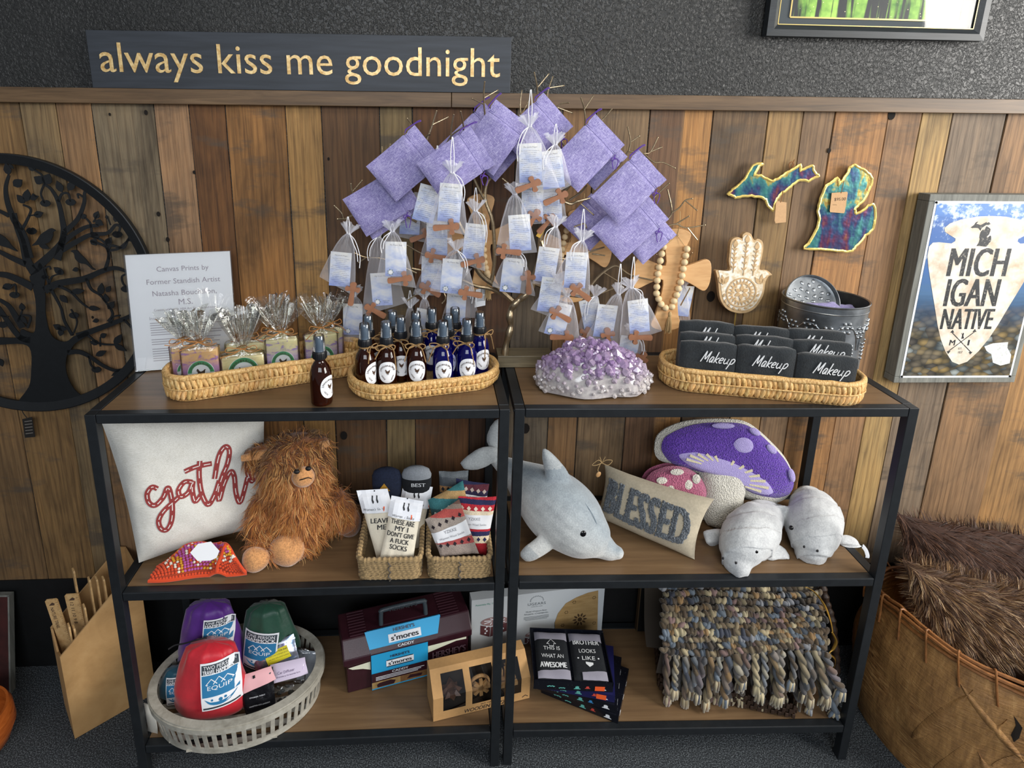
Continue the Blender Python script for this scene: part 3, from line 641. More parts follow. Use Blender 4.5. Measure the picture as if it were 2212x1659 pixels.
def linen(name, c0, c1, c2, sc=900, rough=.85, streak=(.10, 1)):
    t = NT(name); a = t.noise(t.coord((sc*streak[0], sc, sc)), 1, 2, .6); b_ = t.noise(t.coord((sc, sc*streak[0], sc)), 1, 2, .6); g = t.noise(t.coord(), 25, 2)
    v = t.math('ADD', t.math('MULTIPLY', t.math('ADD', a, b_), .43), t.math('MULTIPLY', g, .14))
    t.P(Base_Color=t.ramp(v, [(.36, C(c0)), (.5, C(c1)), (.63, C(c2))]), Roughness=rough); t.b.inputs['Sheen Weight'].default_value = .15
    t.bump(v, .35, .0012); return t.mat
M_lav = linen('lavender_linen', '#6a6298', '#8f87b9', '#bdb7d8', 900); M_hem = linen('lavender_hem', '#5f578c', '#7d75a8', '#a49dc6', 900); M_violet = mat('violet_cord', '#5f3f9a', .7)
HEN = [(-.42, .30), (-.50, .22), (-.40, .20), (-.34, .05), (-.36, -.10), (-.25, -.28), (-.10, -.36), (-.08, -.55), (-.16, -.60), (-.02, -.60), (0, -.38), (.08, -.38), (.10, -.55), (.04, -.6), (.20, -.6), (.16, -.36), (.30, -.22), (.40, .0), (.42, .22), (.52, .34), (.38, .36), (.24, .22), (.05, .12), (-.12, .16), (-.22, .34), (-.30, .46), (-.38, .44)]
HEN = [(x*1.0, y) for x, y in HEN]
def arctext(b, txt, M, r, a0, a1, h, z=.0004):
    n = len(txt)
    for i, ch in enumerate(txt):
        if ch == ' ': continue
        a = math.radians(lerp(a0, a1, i/(n-1))); v, f, W, H = textdata(ch)
        b.text(ch, M @ T(r*math.cos(a), r*math.sin(a), 0) @ R(a-math.pi/2, 'Z'), None, h*(1 if ch in 'FHLT3&ldfhtk' else .72), z)
def sprig(b, M, s, x, y, a):
    m = M @ T(x, y, 0) @ R(a, 'Z'); ribbon(b, [(0, 0), (s, .1*s)], .03*s, m, .0002, .0004)
    for i in range(4): b.prism(leafpoly((s*(.2+.2*i), .02*s*i), (s*(.4+.2*i), .16*s+.02*s*i), .07*s), .0002, m, .0004); b.prism(leafpoly((s*(.2+.2*i), .02*s*i), (s*(.42+.2*i), -.1*s+.02*s*i), .07*s), .0002, m, .0004)
def wrapcyl(b, r):
    """bend flat builder geometry (x right, y up, z out) round a vertical cylinder of radius r, facing -y"""
    b.v = [((r+v[2])*math.sin(v[0]/r), -(r+v[2])*math.cos(v[0]/r), v[1]) for v in b.v]; return b
# ---- paper in an acrylic holder
A = onZ(309, 803, ZT); ya = math.radians(13); Mh = frame(A+Vector((0, 0, .005)), (math.cos(ya), math.sin(ya), 0), (-.12*math.sin(ya)*-1, .10, 1))
H2 = lambda x, y: planeP([(x, y)], Mh)[0]
tl, tr = H2(270, 553), H2(496, 541); wd = tr[0]-tl[0]; ht = (tl[1]+tr[1])/2
hd = thing('sign_holder', 'white paper sign "Canvas Prints" in a clear slanted holder behind the soap basket', 'sign', A)
x0 = tl[0]; b = B(); b.box((x0+wd/2, ht/2, 0), (wd, ht, .0006), Mh); b.obj('paper', mat('white_paper', '#f3f4f6', .6), hd, smooth=False)
b = B(); b.box((x0+wd/2, ht/2, .0022), (wd+.006, ht+.004, .002), Mh); b.box((x0+wd/2, ht/2, -.0022), (wd+.006, ht+.004, .002), Mh)
yb = math.sin(.10)*0; b.box((x0+wd/2, .001, -.03), (wd+.006, .002, .05), Mh); b.obj('acrylic_holder', M_clear, hd, smooth=False)
b = B(); cxp = x0+wd*.53
M_pinkink = mat('faded_print', '#a99fa8', .7)
for s, py, w in (('Canvas Prints by', 581, .50), ('Former Standish Artist', 606, .71), ('Natasha Bouchillon,', 632, .62), ('M.S.', 651, .135)):
    p = H2(390+ (py-580)*.12, py); b.text(s, Mh @ T(cxp, p[1], 0), wd*w, None, .0006)
p = H2(395, 667); b.text('Creator of Canvas ABA Art Therapy and more.', Mh @ T(cxp, p[1], 0), wd*.62, None, .0006)
b.obj('heading', M_pinkink, hd.children[0], smooth=False)
b = B(); p = H2(345, 688); b.text('Instagram', Mh @ T(x0+wd*.26, p[1], 0), wd*.18, None, .0006); random.seed(2)
for i in range(17):
    if i in (6, 10): continue
    yy = p[1]-.012-i*.0066; w = wd*random.uniform(.55, .74); ribbon(b, [(x0+wd*.17, yy), (x0+wd*.17+w, yy)], .0022, Mh, .0001, .0005)
b.obj('body_text', mat('small_print_grey', '#b3afb4', .7), hd.children[0], smooth=False)
# ---- woven baskets
def hyac(name, c0, c1, c2):
    t = NT(name); a = t.n('ShaderNodeAttribute', attribute_name='tint').outputs[0]; n = t.noise(t.coord((1, 1, .25)), 260, 4, .65, .4)
    t.P(Base_Color=t.mix(1.0, a, t.ramp(n, [(.3, C(c0)), (.5, C(c1)), (.7, C(c2))]), 'MULTIPLY'), Roughness=.6); t.bump(n, .5, .0015); return t.mat
M_hyac = hyac('water_hyacinth', '#9c7440', '#cfa467', '#f0d39c')
def stadium(L, W, n, rk=.92):
    """points+outward normals round a rounded-rectangle footprint"""
    r = W/2*rk; a, c = L/2-r, W/2-r; seg = [(2*a, 0), (math.pi/2*r, 1), (2*c, 0), (math.pi/2*r, 1), (2*a, 0), (math.pi/2*r, 1), (2*c, 0), (math.pi/2*r, 1)]; tot = sum(s for s, _ in seg); out = []
    for i in range(n):
        s = tot*i/n; k = 0
        while s > seg[k][0]: s -= seg[k][0]; k += 1
        cor = [(a, -c), (a, c), (-a, c), (-a, -c)]
        if k % 2 == 0:
            st = [(-a, -W/2, 1, 0), (L/2, -c, 0, 1), (a, W/2, -1, 0), (-L/2, c, 0, -1)][k//2]; p = (st[0]+st[2]*s, st[1]+st[3]*s); nn = (st[3], -st[2])
        else:
            q = k//2; th = -math.pi/2+q*math.pi/2+s/r; p = (cor[q][0]+r*math.cos(th), cor[q][1]+r*math.sin(th)); nn = (math.cos(th), math.sin(th))
        out.append((p, nn))
    return out, tot
def hyacinth_basket(label, x, y, yaw, L, W, H, npet, seed):
    random.seed(seed); t = thing('woven_basket', label, 'basket', M=T(x, y, ZT+.0005) @ R(yaw, 'Z'))
    st, tot = stadium(L-.02, W-.02, npet); b = B(); flare = .06
    pitch = tot/npet
    for row, (z0, z1) in enumerate(((0.004, H*.53), (H*.47, H*.97))):
        for i, (p, n) in enumerate(st):
            a = math.atan2(n[1], n[0])+math.pi/2; k = random.uniform(.86, 1.1); b.a = (k*random.uniform(.95, 1.08), k, k*random.uniform(.88, 1), 1)
            zc = (z0+z1)/2; fl = flare*zc; o = random.uniform(-.0015, .0015)
            tilt = (.26 if (row == 0) else -.26)*(1 if seed % 2 else -1)+random.uniform(-.14, .14)
            m = T(p[0]+n[0]*(fl+o), p[1]+n[1]*(fl+o), zc) @ R(a, 'Z') @ R(tilt, 'Y')
            b.ball((0, 0, 0), (pitch*random.uniform(.56, .74), .0078, (z1-z0)*.60), m, 8, 7)
    b.obj('weave', M_hyac, t, world=False, ang=80)
    b = B(); b.a = (1, .98, .92, 1); pts = []
    st2, _ = stadium(L-.02, W-.02, 60)
    for p, n in st2: pts.append((p[0]+n[0]*flare*H, p[1]+n[1]*flare*H, H-.004+random.uniform(-.001, .001)))
    b.tube(pts, [(random.uniform(.0068, .0085), random.uniform(.006, .0075)) for _ in pts], 8, closed=True); b.obj('rim', M_hyac, t, world=False, ang=80)
    b = B(); b.a = (.95, .95, .9, 1); b.tube([(p[0]+n[0]*(flare*H*.5+.0078), p[1]+n[1]*(flare*H*.5+.0078), H*.5) for p, n in st2], .0022, 6, closed=True); b.obj('waist_strand', M_hyac, t, world=False)
    b = B(); b.a = (.8, .78, .74, 1)
    b.prism([p for p, n in st2], .004); b.obj('base', M_hyac, t, world=False, smooth=False)
    b = B(); b.a = (.7, .68, .62, 1); k = len(st2); vs = []
    for p, n in st2: vs += [(p[0]-n[0]*.002, p[1]-n[1]*.002, .003), (p[0]+n[0]*(flare*H-.002), p[1]+n[1]*(flare*H-.002), H-.005)]
    b.add(vs, [(2*i, 2*i+1, 2*((i+1) % k)+1, 2*((i+1) % k)) for i in range(k)]); b.obj('inner_wall', M_hyac, t, world=False)
    return t
hyacinth_basket('long woven basket holding wrapped soaps, on the left unit beside the paper sign', -.462, -.201, .39, .515, .152, .066, 96, 3)
hyacinth_basket('short woven basket holding amber and blue spray bottles', -.050, -.218, .26, .405, .215, .042, 78, 4)
hyacinth_basket('long woven basket holding black makeup cloths, on the right unit', .826, -.268, -.235, .50, .165, .062, 94, 5)
# ---- soap bars in cellophane
def soapmat(name, top, body, swirl):
    t = NT(name); z = t.n('ShaderNodeSeparateXYZ', {'Vector': t.n('ShaderNodeTexCoord').outputs['Generated']}).outputs[2]
    n = t.noise(t.coord((1, 1, 2.2)), 22, 4, .6, 1.0); v = t.math('ADD', z, t.math('MULTIPLY', t.math('SUBTRACT', n, .5), .7))
    t.P(Base_Color=t.mix(t.ramp(n, [(.52, (0, 0, 0)), (.6, (1, 1, 1))]), t.ramp(v, [(.55, C(body)), (.78, C(top))]), C(swirl)), Roughness=.45); t.b.inputs['Subsurface Weight'].default_value = .1; return t.mat
M_s1 = soapmat('peach_lilac_soap', '#e6bd84', '#b58cb0', '#a77fb5'); M_s2 = soapmat('cream_soap', '#e9ddb0', '#e2d3a0', '#ded0a2'); M_s3 = soapmat('lavender_soap', '#e6dcae', '#cdb9cf', '#a68fc4')
M_green = mat('green_label', '#3f9c6c', .5)
def inbasket(x, y, cx, cy, yaw, L, W, m):
    c, s = math.cos(yaw), math.sin(yaw); u, v = (x-cx)*c+(y-cy)*s, -(x-cx)*s+(y-cy)*c; a = max(0, L/2-W/2); k = max(-a, min(a, u)); du, dv = u-k, v; d = math.hypot(du, dv); lim = W/2-m
    if d > lim: du, dv = du*lim/d, dv*lim/d
    u, v = k+du, dv; return cx+u*c-v*s, cy+u*s+v*c
def soap(label, px, py, z, y, yaw, m, sw=.08, sh=.10, lab=True, fan=1.0, seed=1):
    random.seed(seed); p = onY(px, py, y); t = thing('soap_bar', label, 'soap', M=T(*inbasket(p.x, y, -.462, -.201, .39, .515, .152, .036), ZT+.0105) @ R(yaw, 'Z'), group='cellophane wrapped soap bars')
    b = B(); b.box((0, 0, sh/2), (sw, .026, sh)); bar = b.obj('soap', m, t, world=False, bev=.004)
    fr = T(0, -.0134, sh*.40) @ R(math.pi/2, 'X')
    if lab:
        b = B(); b.disc((0, 0), sw*.37, .0004, 28, fr); lb = b.obj('label', M_white, t, world=False, smooth=False)
        b = B(); r0, r1 = sw*.25, sw*.365; n = 20; pts = [(r1*math.cos(math.pi*i/n+.12*(1-2*i/n)), r1*math.sin(math.pi*i/n)) for i in range(n+1)]+[(r0*math.cos(math.pi*i/n), r0*math.sin(math.pi*i/n)) for i in range(n, -1, -1)]
        b.prism(pts, .0003, fr, .0004); b.obj('label_band', M_green, lb, world=False, smooth=False)
        b = B(); b.prism([(x*sw*.27, y_*sw*.27) for x, y_ in HEN], .0003, fr, .0006); arctext(b, '3 French Hens & Lavender', fr, sw*.29, 165, 15, sw*.075, .0008)
        sprig(b, fr, sw*.2, -sw*.26, -sw*.12, -.9); sprig(b, fr, sw*.2, sw*.26, -sw*.12, -2.2)
        b.obj('label_print', mat('label_print_brown', '#40352e', .6), lb, world=False, smooth=False)
    # film round the bar, gathered to a neck, then fanned out
    zn = sh+.022; b = B()
    def wrapf(u, v):
        a = 2*math.pi*u; ca, sa = math.cos(a), math.sin(a); k = (abs(ca)**4+abs(sa)**4)**-.25
        if v < .62:
            q = v/.62; return Vector((ca*k*(sw/2+.004)+random.uniform(-.0012, .0012), sa*k*(.0175)+random.uniform(-.0012, .0012), .001+q*(sh+.002)))
        q = (v-.62)/.38; q = q*q*(3-2*q); rx = lerp(sw/2+.004, .011, q); ry = lerp(.0175, .010, q); kk = lerp(k, 1, q)
        rip = .0028*math.sin(11*a+seed)*q
        return Vector((ca*kk*rx+ca*rip, sa*kk*ry+sa*rip, lerp(sh+.003, zn, (v-.62)/.38)))
    b.grid(wrapf, 44, 14, cu=True); b.obj('cellophane_wrap', M_cello, t, world=False, ang=30)
    b = B(); fh = .074*fan
    def fanf(u, v):
        a = 2*math.pi*u; s = v**.9; rx = lerp(.010, .050, s); ry = lerp(.009, .022, s); rip = (.012*s+.0015)*math.sin(9*a+seed*1.7)+.006*s*math.sin(23*a+seed)
        return Vector((math.cos(a)*(rx+rip), math.sin(a)*(ry+rip), zn+fh*v*(1+.18*math.sin(3*a+seed)+.14*math.sin(7*a+2*seed))))
    b.grid(fanf, 96, 6, cu=True); b.obj('cellophane_top', M_cello, t, world=False, ang=20)
    b = B(); b.tube([(.0125*math.cos(a), .0115*math.sin(a), zn+.001*math.sin(2*a)) for a in [2*math.pi*i/16 for i in range(16)]], .0016, 6, closed=True)
    for s in (-1, 1):
        L = random.uniform(.8, 1.2); b.tube(smoothpath([(0, -.012, zn), (s*.016, -.02, zn+.006), (s*.030*L, -.022, zn+.010), (s*.034*L, -.022, zn-.001), (s*.016, -.019, zn-.004), (0, -.0125, zn)], 4), .0011, 5)
        b.tube(smoothpath([(0, -.013, zn), (s*.022, -.021, zn-.008), (s*.046*L, -.026, zn-.014+random.uniform(-.02, .016))], 5), .0011, 5)
    b.obj('raffia_bow', M_raffia, t, world=False)
    return t
soap('peach and lilac soap at the left end, half behind another with green label', 376, 800, 0, -.212, .5, M_s1, .064, .098, True, .9, 1)
soap('peach and lilac soap with green hen label at basket front left', 436, 800, 0, -.262, .25, M_s1, .086, .098, True, .9, 2)
soap('cream soap standing behind the front cream soap', 535, 780, 0, -.188, .33, M_s2, .10, .088, False, .9, 3)
soap('cream soap with green hen label in the middle of the basket', 527, 800, 0, -.226, .3, M_s2, .104, .066, True, 1.25, 4)
soap('purple edged lavender soap behind the middle of the soap row', 590, 760, 0, -.148, .5, M_s3, .075, .098, False, 1.0, 5)
soap('lavender and cream soap with green label right of the cream soap', 612, 790, 0, -.196, .28, M_s3, .08, .102, True, 1.05, 6)
soap('lavender and cream soap half hidden behind the single amber bottle', 695, 780, 0, -.163, .4, M_s3, .085, .102, True, 1.05, 7)
soap('dark purple edged soap at the right end of the soap basket', 713, 760, 0, -.118, .5, M_s3, .07, .1, False, .9, 8)
# ---- spray bottles
def glassmat(name, col, deep):
    t = NT(name); t.P(Base_Color=C(col), Roughness=.04, Transmission_Weight=.75, IOR=1.45); t.b.inputs['Specular IOR Level'].default_value = .7; return t.mat
M_amber = glassmat('amber_glass', '#4a1d08', 0); M_cobalt = glassmat('cobalt_glass', '#10118a', 0); M_pumpg = mat('grey_blue_pump', '#4c5c6c', .45); M_collar = mat('black_plastic_collar', '#15161a', .4)
BR = .0264
def bottle(name, glass, label, group, front=True):
    t = thing(name, label, 'spray bottle', (0, 0, 0), group)
    b = B(); b.lathe([(.001, .001), (.022, .0005), (BR-.001, .003), (BR, .007), (BR, .078), (BR-.001, .085), (.021, .098), (.0155, .107), (.0125, .111), (.0125, .118), (.0001, .1185)], 28); b.obj('glass_body', glass, t, world=False, ang=50)
    b = B(); b.lathe([(.0001, .1175), (.0165, .118), (.0168, .133), (.0155, .136), (.0001, .1362)], 24)
    for k in range(24):
        a = 2*math.pi*k/24; b.box((.0168*math.cos(a), .0168*math.sin(a), .126), (.0012, .0012, .013), None)
    b.obj('collar', M_collar, t, world=False)
    b = B(); b.lathe([(.0001, .136), (.0098, .1362), (.0098, .15), (.0092, .168), (.0085, .1705), (.0001, .171)], 20); b.disc((0, 0), .0022, .0006, 10, T(0, -.0096, .161) @ R(math.pi/2, 'X')); b.obj('pump', M_pumpg, t, world=False)
    b = B(); b.lathe([(.0142, .137), (.0138, .155), (.0128, .1745), (.0115, .1765), (.0001, .1768)], 22); b.obj('clear_cap', M_clear, t, world=False)
    if front:
        b = B(); n = 30; vs = [(0, 0, .0004)]; fs = []
        for j in (1, 2, 3, 4):
            for i in range(n): a = 2*math.pi*i/n; k = j/4; vs.append((.0242*k*math.cos(a), .0305*k*math.sin(a)*(1+.06*math.cos(2*a)), .0004))
        for i in range(n): fs.append((0, 1+i, 1+(i+1) % n))
        for j in range(3):
            for i in range(n): l = (i+1) % n; q = 1+j*n; fs.append((q+i, q+n+i, q+n+l, q+l))
        b.add(vs, fs); wrapcyl(b, BR); o = b.obj('label', M_white, t, world=False, M=T(0, 0, .049))
        b = B(); b.prism([(x*.0135, y*.0135+.002) for x, y in HEN], .0002, None, .0008); arctext(b, '3 French Hens & Lavender', Matrix.Identity(4), .0185, 170, 10, .0052, .0009)
        sprig(b, Matrix.Identity(4), .017, -.017, -.006, -1.0); sprig(b, Matrix.Identity(4), .017, .017, -.006, -2.15); wrapcyl(b, BR)
        b.obj('label_print', M_inkbrown, o, world=False, smooth=False)
    return t
def twine(t, seed):
    random.seed(seed); b = B(); z = .1145
    for k in range(2): b.tube([(.0142*math.cos(a), .0142*math.sin(a), z+k*.0028+.0008*math.sin(3*a)) for a in [2*math.pi*i/18 for i in range(18)]], .0016, 6, closed=True)
    a0 = random.uniform(-2.2, -.9); dx, dy = math.cos(a0), math.sin(a0); q = Vector((-dy, dx, 0)); o = Vector((dx*.0155, dy*.0155, z))
    for s in (-1, 1):
        L = random.uniform(.7, 1.3)
        b.tube(smoothpath([o, o+q*s*.012*L+Vector((dx*.006, dy*.006, .007)), o+q*s*.026*L+Vector((dx*.008, dy*.008, .004)), o+q*s*.02*L+Vector((dx*.008, dy*.008, -.006)), o], 5), .0014, 5)
        e = o+q*s*.028*L+Vector((dx*.011, dy*.011, random.uniform(-.06, -.012))); b.tube(smoothpath([o, o+q*s*.016+Vector((dx*.009, dy*.009, -.004)), e], 5), .0014, 5)
    b.ball(tuple(o), .0032, nu=8, nv=6); b.obj('twine_bow', M_twine, t, world=False); return t
G_A, G_C = 'amber spray bottles in the short basket', 'cobalt blue spray bottles in the short basket'
SPR = [(780, 700, .0, M_amber, 1.0, 'amber spray bottle at the left end of the short basket', 1), (787, 688, .035, M_amber, .9, 'amber spray bottle directly behind the leftmost amber bottle', 1),
       (832, 693, 0, M_amber, .15, 'amber spray bottle with hen label, second from left in the front row', 1), (842, 668, .02, M_amber, .0, 'amber spray bottle in the back row, its cap behind the twine bows', 1),
       (861, 682, -.004, M_amber, .1, 'amber spray bottle in the gap between the two labelled amber bottles', 1), (896, 674, .002, M_amber, .0, 'amber spray bottle hidden behind the third front bottle but for its cap', 1),
       (898, 690, -.006, M_amber, .1, 'amber spray bottle with hen label next to the front blue bottle', 1),
       (932, 668, .016, M_cobalt, .0, 'cobalt blue bottle at the back left of the blue group', 0), (957, 690, -.008, M_cobalt, .1, 'cobalt blue bottle with hen label next to the amber ones', 0),
       (968, 675, -.014, M_cobalt, .0, 'cobalt blue bottle in the middle of the blue group, behind the front two', 0), (983, 667, .012, M_cobalt, .0, 'cobalt blue bottle at the back right, in front of the tree base', 0),
       (1009, 687, -.006, M_cobalt, .1, 'cobalt blue bottle with hen label, front right of the basket', 0), (1037, 673, .0, M_cobalt, .45, 'cobalt blue bottle at the right end of the short basket', 0)]
BP = [Vector((lambda q, d: (q.x, q.y+d))(onZ(r[0], r[1], ZT+.182), r[2])) for r in SPR]
for _ in range(400):
    for i in range(13):
        for j in range(i):
            d = BP[i]-BP[j]; l = max(d.length, 1e-6)
            if l < .0545: e = d*((.0545-l)/l*.5); BP[i] += e; BP[j] -= e
    BP = [Vector(inbasket(v.x, v.y, -.050, -.218, .26, .405, .215, .041)) for v in BP]
for i, (px, py, dy, g, rz, lb, am) in enumerate(SPR):
    p = BP[i]; t = bottle('spray_bottle', g, lb, G_A if am else G_C); t.location = (p.x, p.y, ZT+.0052); t.rotation_euler.z = rz; twine(t, 10+i)
p = onZ(689, 722, ZT+.177); t = bottle('spray_bottle', M_amber, 'single amber spray bottle standing alone in front of the soap basket', None); t.location = (p.x, p.y-.004, ZT+.0006); t.rotation_euler.z = 1.05
# ---- amethyst
t = NT('amethyst_crystal'); a = t.n('ShaderNodeAttribute', attribute_name='tint').outputs[0]; n = t.noise(t.coord(), 90, 3)
t.P(Base_Color=t.mix(.5, a, t.ramp(n, [(.3, C('#7c5f8c')), (.7, C('#efe6f0'))]), 'MULTIPLY'), Roughness=.12, Transmission_Weight=.35, IOR=1.5); t.b.inputs['Specular IOR Level'].default_value = .8; M_ame = t.mat
random.seed(11); pc = onZ(1283, 838, ZT); am = thing('amethyst_cluster', 'purple and white amethyst crystal cluster on the right unit beside the tree base', 'crystal', (pc.x, -.262, ZT))
L2, W2, H2_ = .148, .078, .100
def rock(u, v):
    a = 2*math.pi*u; th = v*math.pi/2; n = mnoise.noise(Vector((math.cos(a)*2, math.sin(a)*2, v*3)))
    r = math.cos(th)**.55*(1+.13*n); h = math.sin(th)**.8*H2_*(1-.30*max(0, math.cos(a)*math.cos(th))+.25*math.exp(-((math.cos(a)*math.cos(th)+.05)/.33)**2))
    return Vector((r*L2*math.cos(a), r*W2*math.sin(a), .004+h*.9))
b = B(); b.a = (.82, .80, .74, 1); b.grid(rock, 48, 12, cu=True); b.obj('rock_base', M_ame, am, world=False)
b = B()
for i in range(760):
    u, v = random.random(), random.random()**.9; P0 = rock(u, v); P1 = rock(u+.004, v); P2_ = rock(u, min(1, v+.01)); nn = (P1-P0).cross(P2_-P0)
    if nn.length < 1e-10: nn = Vector((0, 0, 1))
    nn.normalize(); nn = (nn+Vector((random.uniform(-.45, .45), random.uniform(-.45, .45), random.uniform(-.1, .5)))).normalized()
    hz = P0.z/H2_; s = random.uniform(.0045, .0085)*(1.7 if random.random() < .16 and hz > .5 else 1)*(.75 if hz < .4 else 1)
    pu = min(1, max(0, (hz-.22)*1.9))*random.uniform(.7, 1.1); pu = min(1, pu)
    w = (.92, .90, .82); p_ = (.50, .34, .60); b.a = tuple(lerp(w[k], p_[k], pu) for k in range(3))+(1,)
    rot = nn.to_track_quat('Z', 'Y').to_matrix().to_4x4(); b.lathe([(s*.85, -.006), (s, s*.7), (.0001, s*random.uniform(1.15, 1.65))], 6, T(*P0) @ rot @ R(random.random(), 'Z'))
b.obj('crystals', M_ame, am, world=False, smooth=False)
# ---- makeup cloths
def fleece(name, c, rough=.95, amt=.5, sc=260):
    t = NT(name); n = t.noise(t.coord(), sc, 3, .7); g = t.noise(t.coord(), 22, 3); c = C(c)
    lo = tuple(x*.6 for x in c[:3])+(1,); hi = tuple(min(1, x*1.5) for x in c[:3])+(1,)
    t.P(Base_Color=t.ramp(t.math('ADD', t.math('MULTIPLY', n, .6), t.math('MULTIPLY', g, .4)), [(.35, lo), (.65, hi)]), Roughness=rough, Sheen_Weight=amt); t.bump(n, .5, .003); return t.mat
M_mk = fleece('black_fleece', '#1c2125', .95, .25); M_thread = mat('white_thread', '#e6e8ea', .5)
MAKEUP = [[(0, 0), (.05, .5), (.10, 1), (.14, .55), (.20, .25), (.28, .6), (.36, 1), (.36, .5), (.38, .02)], [(.66, .5), (.56, .52), (.50, .25), (.54, .03), (.62, .12), (.68, .48), (.67, .08), (.72, .02)], [(.80, 1), (.80, .5), (.80, 0)], [(1.0, .5), (.84, .26), (.92, .1), (1.02, 0)], [(1.08, .25), (1.22, .3), (1.24, .46), (1.14, .5), (1.06, .28), (1.12, .04), (1.26, .08)], [(1.36, .48), (1.36, .15), (1.44, .02), (1.56, .15), (1.58, .48), (1.58, .1), (1.64, .02)], [(1.76, .48), (1.74, .0), (1.70, -.45)], [(1.75, .4), (1.86, .52), (1.96, .35), (1.88, .06), (1.75, .06)]]
mkM = T(.826, -.268, ZT+.0062) @ R(-.235, 'Z'); k = 0
ROW = ['front', 'middle', 'back']
for row in range(3):
    for c in range(3):
        random.seed(40+row*3+c); w, h = .136, .128+random.uniform(-.004, .004)+(.014*row if row else 0)-(.012 if c == 2 and row == 0 else 0)
        x = (-.142, -.001, .143)[c]*.98+(.003*row if c < 2 else -.003*row); yy = -.046+row*.038
        lb = '%s black makeup cloth in the %s row of the right basket' % (('left', 'middle', 'right')[c], ROW[row])
        t = thing('makeup_cloth', lb, 'cloth', M=mkM @ T(x, yy, 0), group='black makeup cloths')
        b = B()
        def cf(u, v):
            a = 2*math.pi*v; r = .014; s = (u-.5)*2; th = r*(1-.35*abs(s)**6); zz = h/2+(h/2-.001)*math.copysign(abs(math.sin(a))**.35, math.sin(a)); n = mnoise.noise(Vector((u*4, row*3+c*7, v*4)))*.0025
            return Vector((s*w/2*(1+.01*math.sin(a*3)), th*math.copysign(abs(math.cos(a))**.5, math.cos(a))+n, zz-.004*abs(s)**5*(1 if math.sin(a) > 0 else 0)+n))
        b.grid(cf, 22, 24, cv=True); k0 = len(b.v)-22*24
        b.add([cf(0, j/24) for j in range(24)], [tuple(range(24))]); b.add([cf(1, j/24) for j in range(24)], [tuple(range(23, -1, -1))])
        b.obj('folded_cloth', M_mk, t, world=False, ang=60)
        b = B(); sc = .040; fr = T(-.036+(.014 if c == 0 else 0)+.004, -.0150, h*.60+(.02 if row else 0)) @ R(math.pi/2, 'X') @ R(-.03, 'Z')
        for s in MAKEUP: ribbon(b, [(x_*sc+y_*sc*.25, y_*sc*.75) for x_, y_ in sp2(s, 4)], .0022, fr, .0014, 0)
        b.obj('embroidery', M_thread, t, world=False, smooth=False, label='white script embroidery reading Makeup')
# ---- carved hand on a rod
t = NT('carved_whitewash'); n = t.noise(t.coord(), 90, 4); t.P(Base_Color=t.ramp(n, [(.35, C('#c9b48f')), (.65, C('#efe9dd'))]), Roughness=.6); M_carve = t.mat; M_carve_e = mat('carved_wood_edge', '#bf9f74', .6, var=.15, vs=80)
Mk = frame(onY(1608, 680, -.072), (1, 0, 0), (0, .04, 1)); ha = thing('carved_hand', 'whitewashed carved hand with flower palm on a thin brass rod behind the cloths', 'ornament', (Mk.translation.x, -.072, ZT))
HO = [(340, 1075), (290, 1060), (250, 1025), (225, 970), (215, 880), (205, 825), (200, 797), (240, 800), (290, 795), (285, 740), (290, 680), (295, 620), (312, 590), (345, 580), (372, 590), (375, 565), (400, 548), (430, 560), (450, 600), (475, 590), (505, 610), (510, 650), (500, 720), (487, 790), (530, 795), (567, 825), (545, 835), (525, 870), (515, 940), (500, 980), (460, 1040), (410, 1070), (370, 1077)]
hq = planeP(pxs(HO, 3.016, 1480, 320), Mk); b = B(); b.prism(closed2(hq, 3), .016, Mk, -.016); b.obj('hand_plate', M_carve_e, ha, smooth=False, bev=.0015)
cx_, cy_ = sum(p[0] for p in hq)/len(hq), sum(p[1] for p in hq)/len(hq); b = B(); b.prism([(cx_+(x-cx_)*.9, cy_+(y-cy_)*.93) for x, y in closed2(hq, 3)], .0008, Mk, .0001)
b.obj('whitewash_face', M_carve, ha, smooth=False)
b = B(); kk = lambda p: planeP(pxs(p, 3.016, 1480, 320), Mk); ce = kk([(365, 940)])[0]; pm3 = 1/ppm(Mk.translation)/3.016
def rc(r, n=32): return [(ce[0]+r*pm3*math.cos(2*math.pi*i/n), ce[1]+r*pm3*math.sin(2*math.pi*i/n)) for i in range(n+1)]
for r, w in ((95, 9), (62, 8)): ribbon(b, rc(r), w*pm3, Mk, .0022, .0006)
for i in range(22): a = 2*math.pi*i/22; b.prism([(ce[0]+r*pm3*math.cos(a+d), ce[1]+r*pm3*math.sin(a+d)) for r, d in ((66, -.11), (88, 0), (66, .11))], .0022, Mk, .0006)
for i in range(6): a = 2*math.pi*i/6+.5; b.prism(leafpoly((ce[0]+10*pm3*math.cos(a), ce[1]+10*pm3*math.sin(a)), (ce[0]+50*pm3*math.cos(a), ce[1]+50*pm3*math.sin(a)), 26*pm3), .0022, Mk, .0006)
for i in range(8): a = 2*math.pi*i/8; b.disc((ce[0]+52*pm3*math.cos(a), ce[1]+52*pm3*math.sin(a), .0006), 6*pm3, .0022, 8, Mk)
for (xa, ya_, xb, yb_) in ((325, 640, 312, 810), (402, 610, 378, 830), (465, 655, 440, 830)):
    q = kk([(xa, ya_), (xb, yb_)]); ribbon(b, q, 5*pm3, Mk, .002, .0006); t0 = kk([(xa, ya_+10), (xa+6, ya_-45)]); b.prism(leafpoly(t0[0], t0[1], 30*pm3), .002, Mk, .0006)
    for i in range(5):
        for s in (-1, 1): f = .15+i*.17; x, y = lerp(xa, xb, f), lerp(ya_, yb_, f); q = kk([(x, y), (x+s*16, y-16)]); b.prism(leafpoly(q[0], q[1], 9*pm3), .002, Mk, .0006)
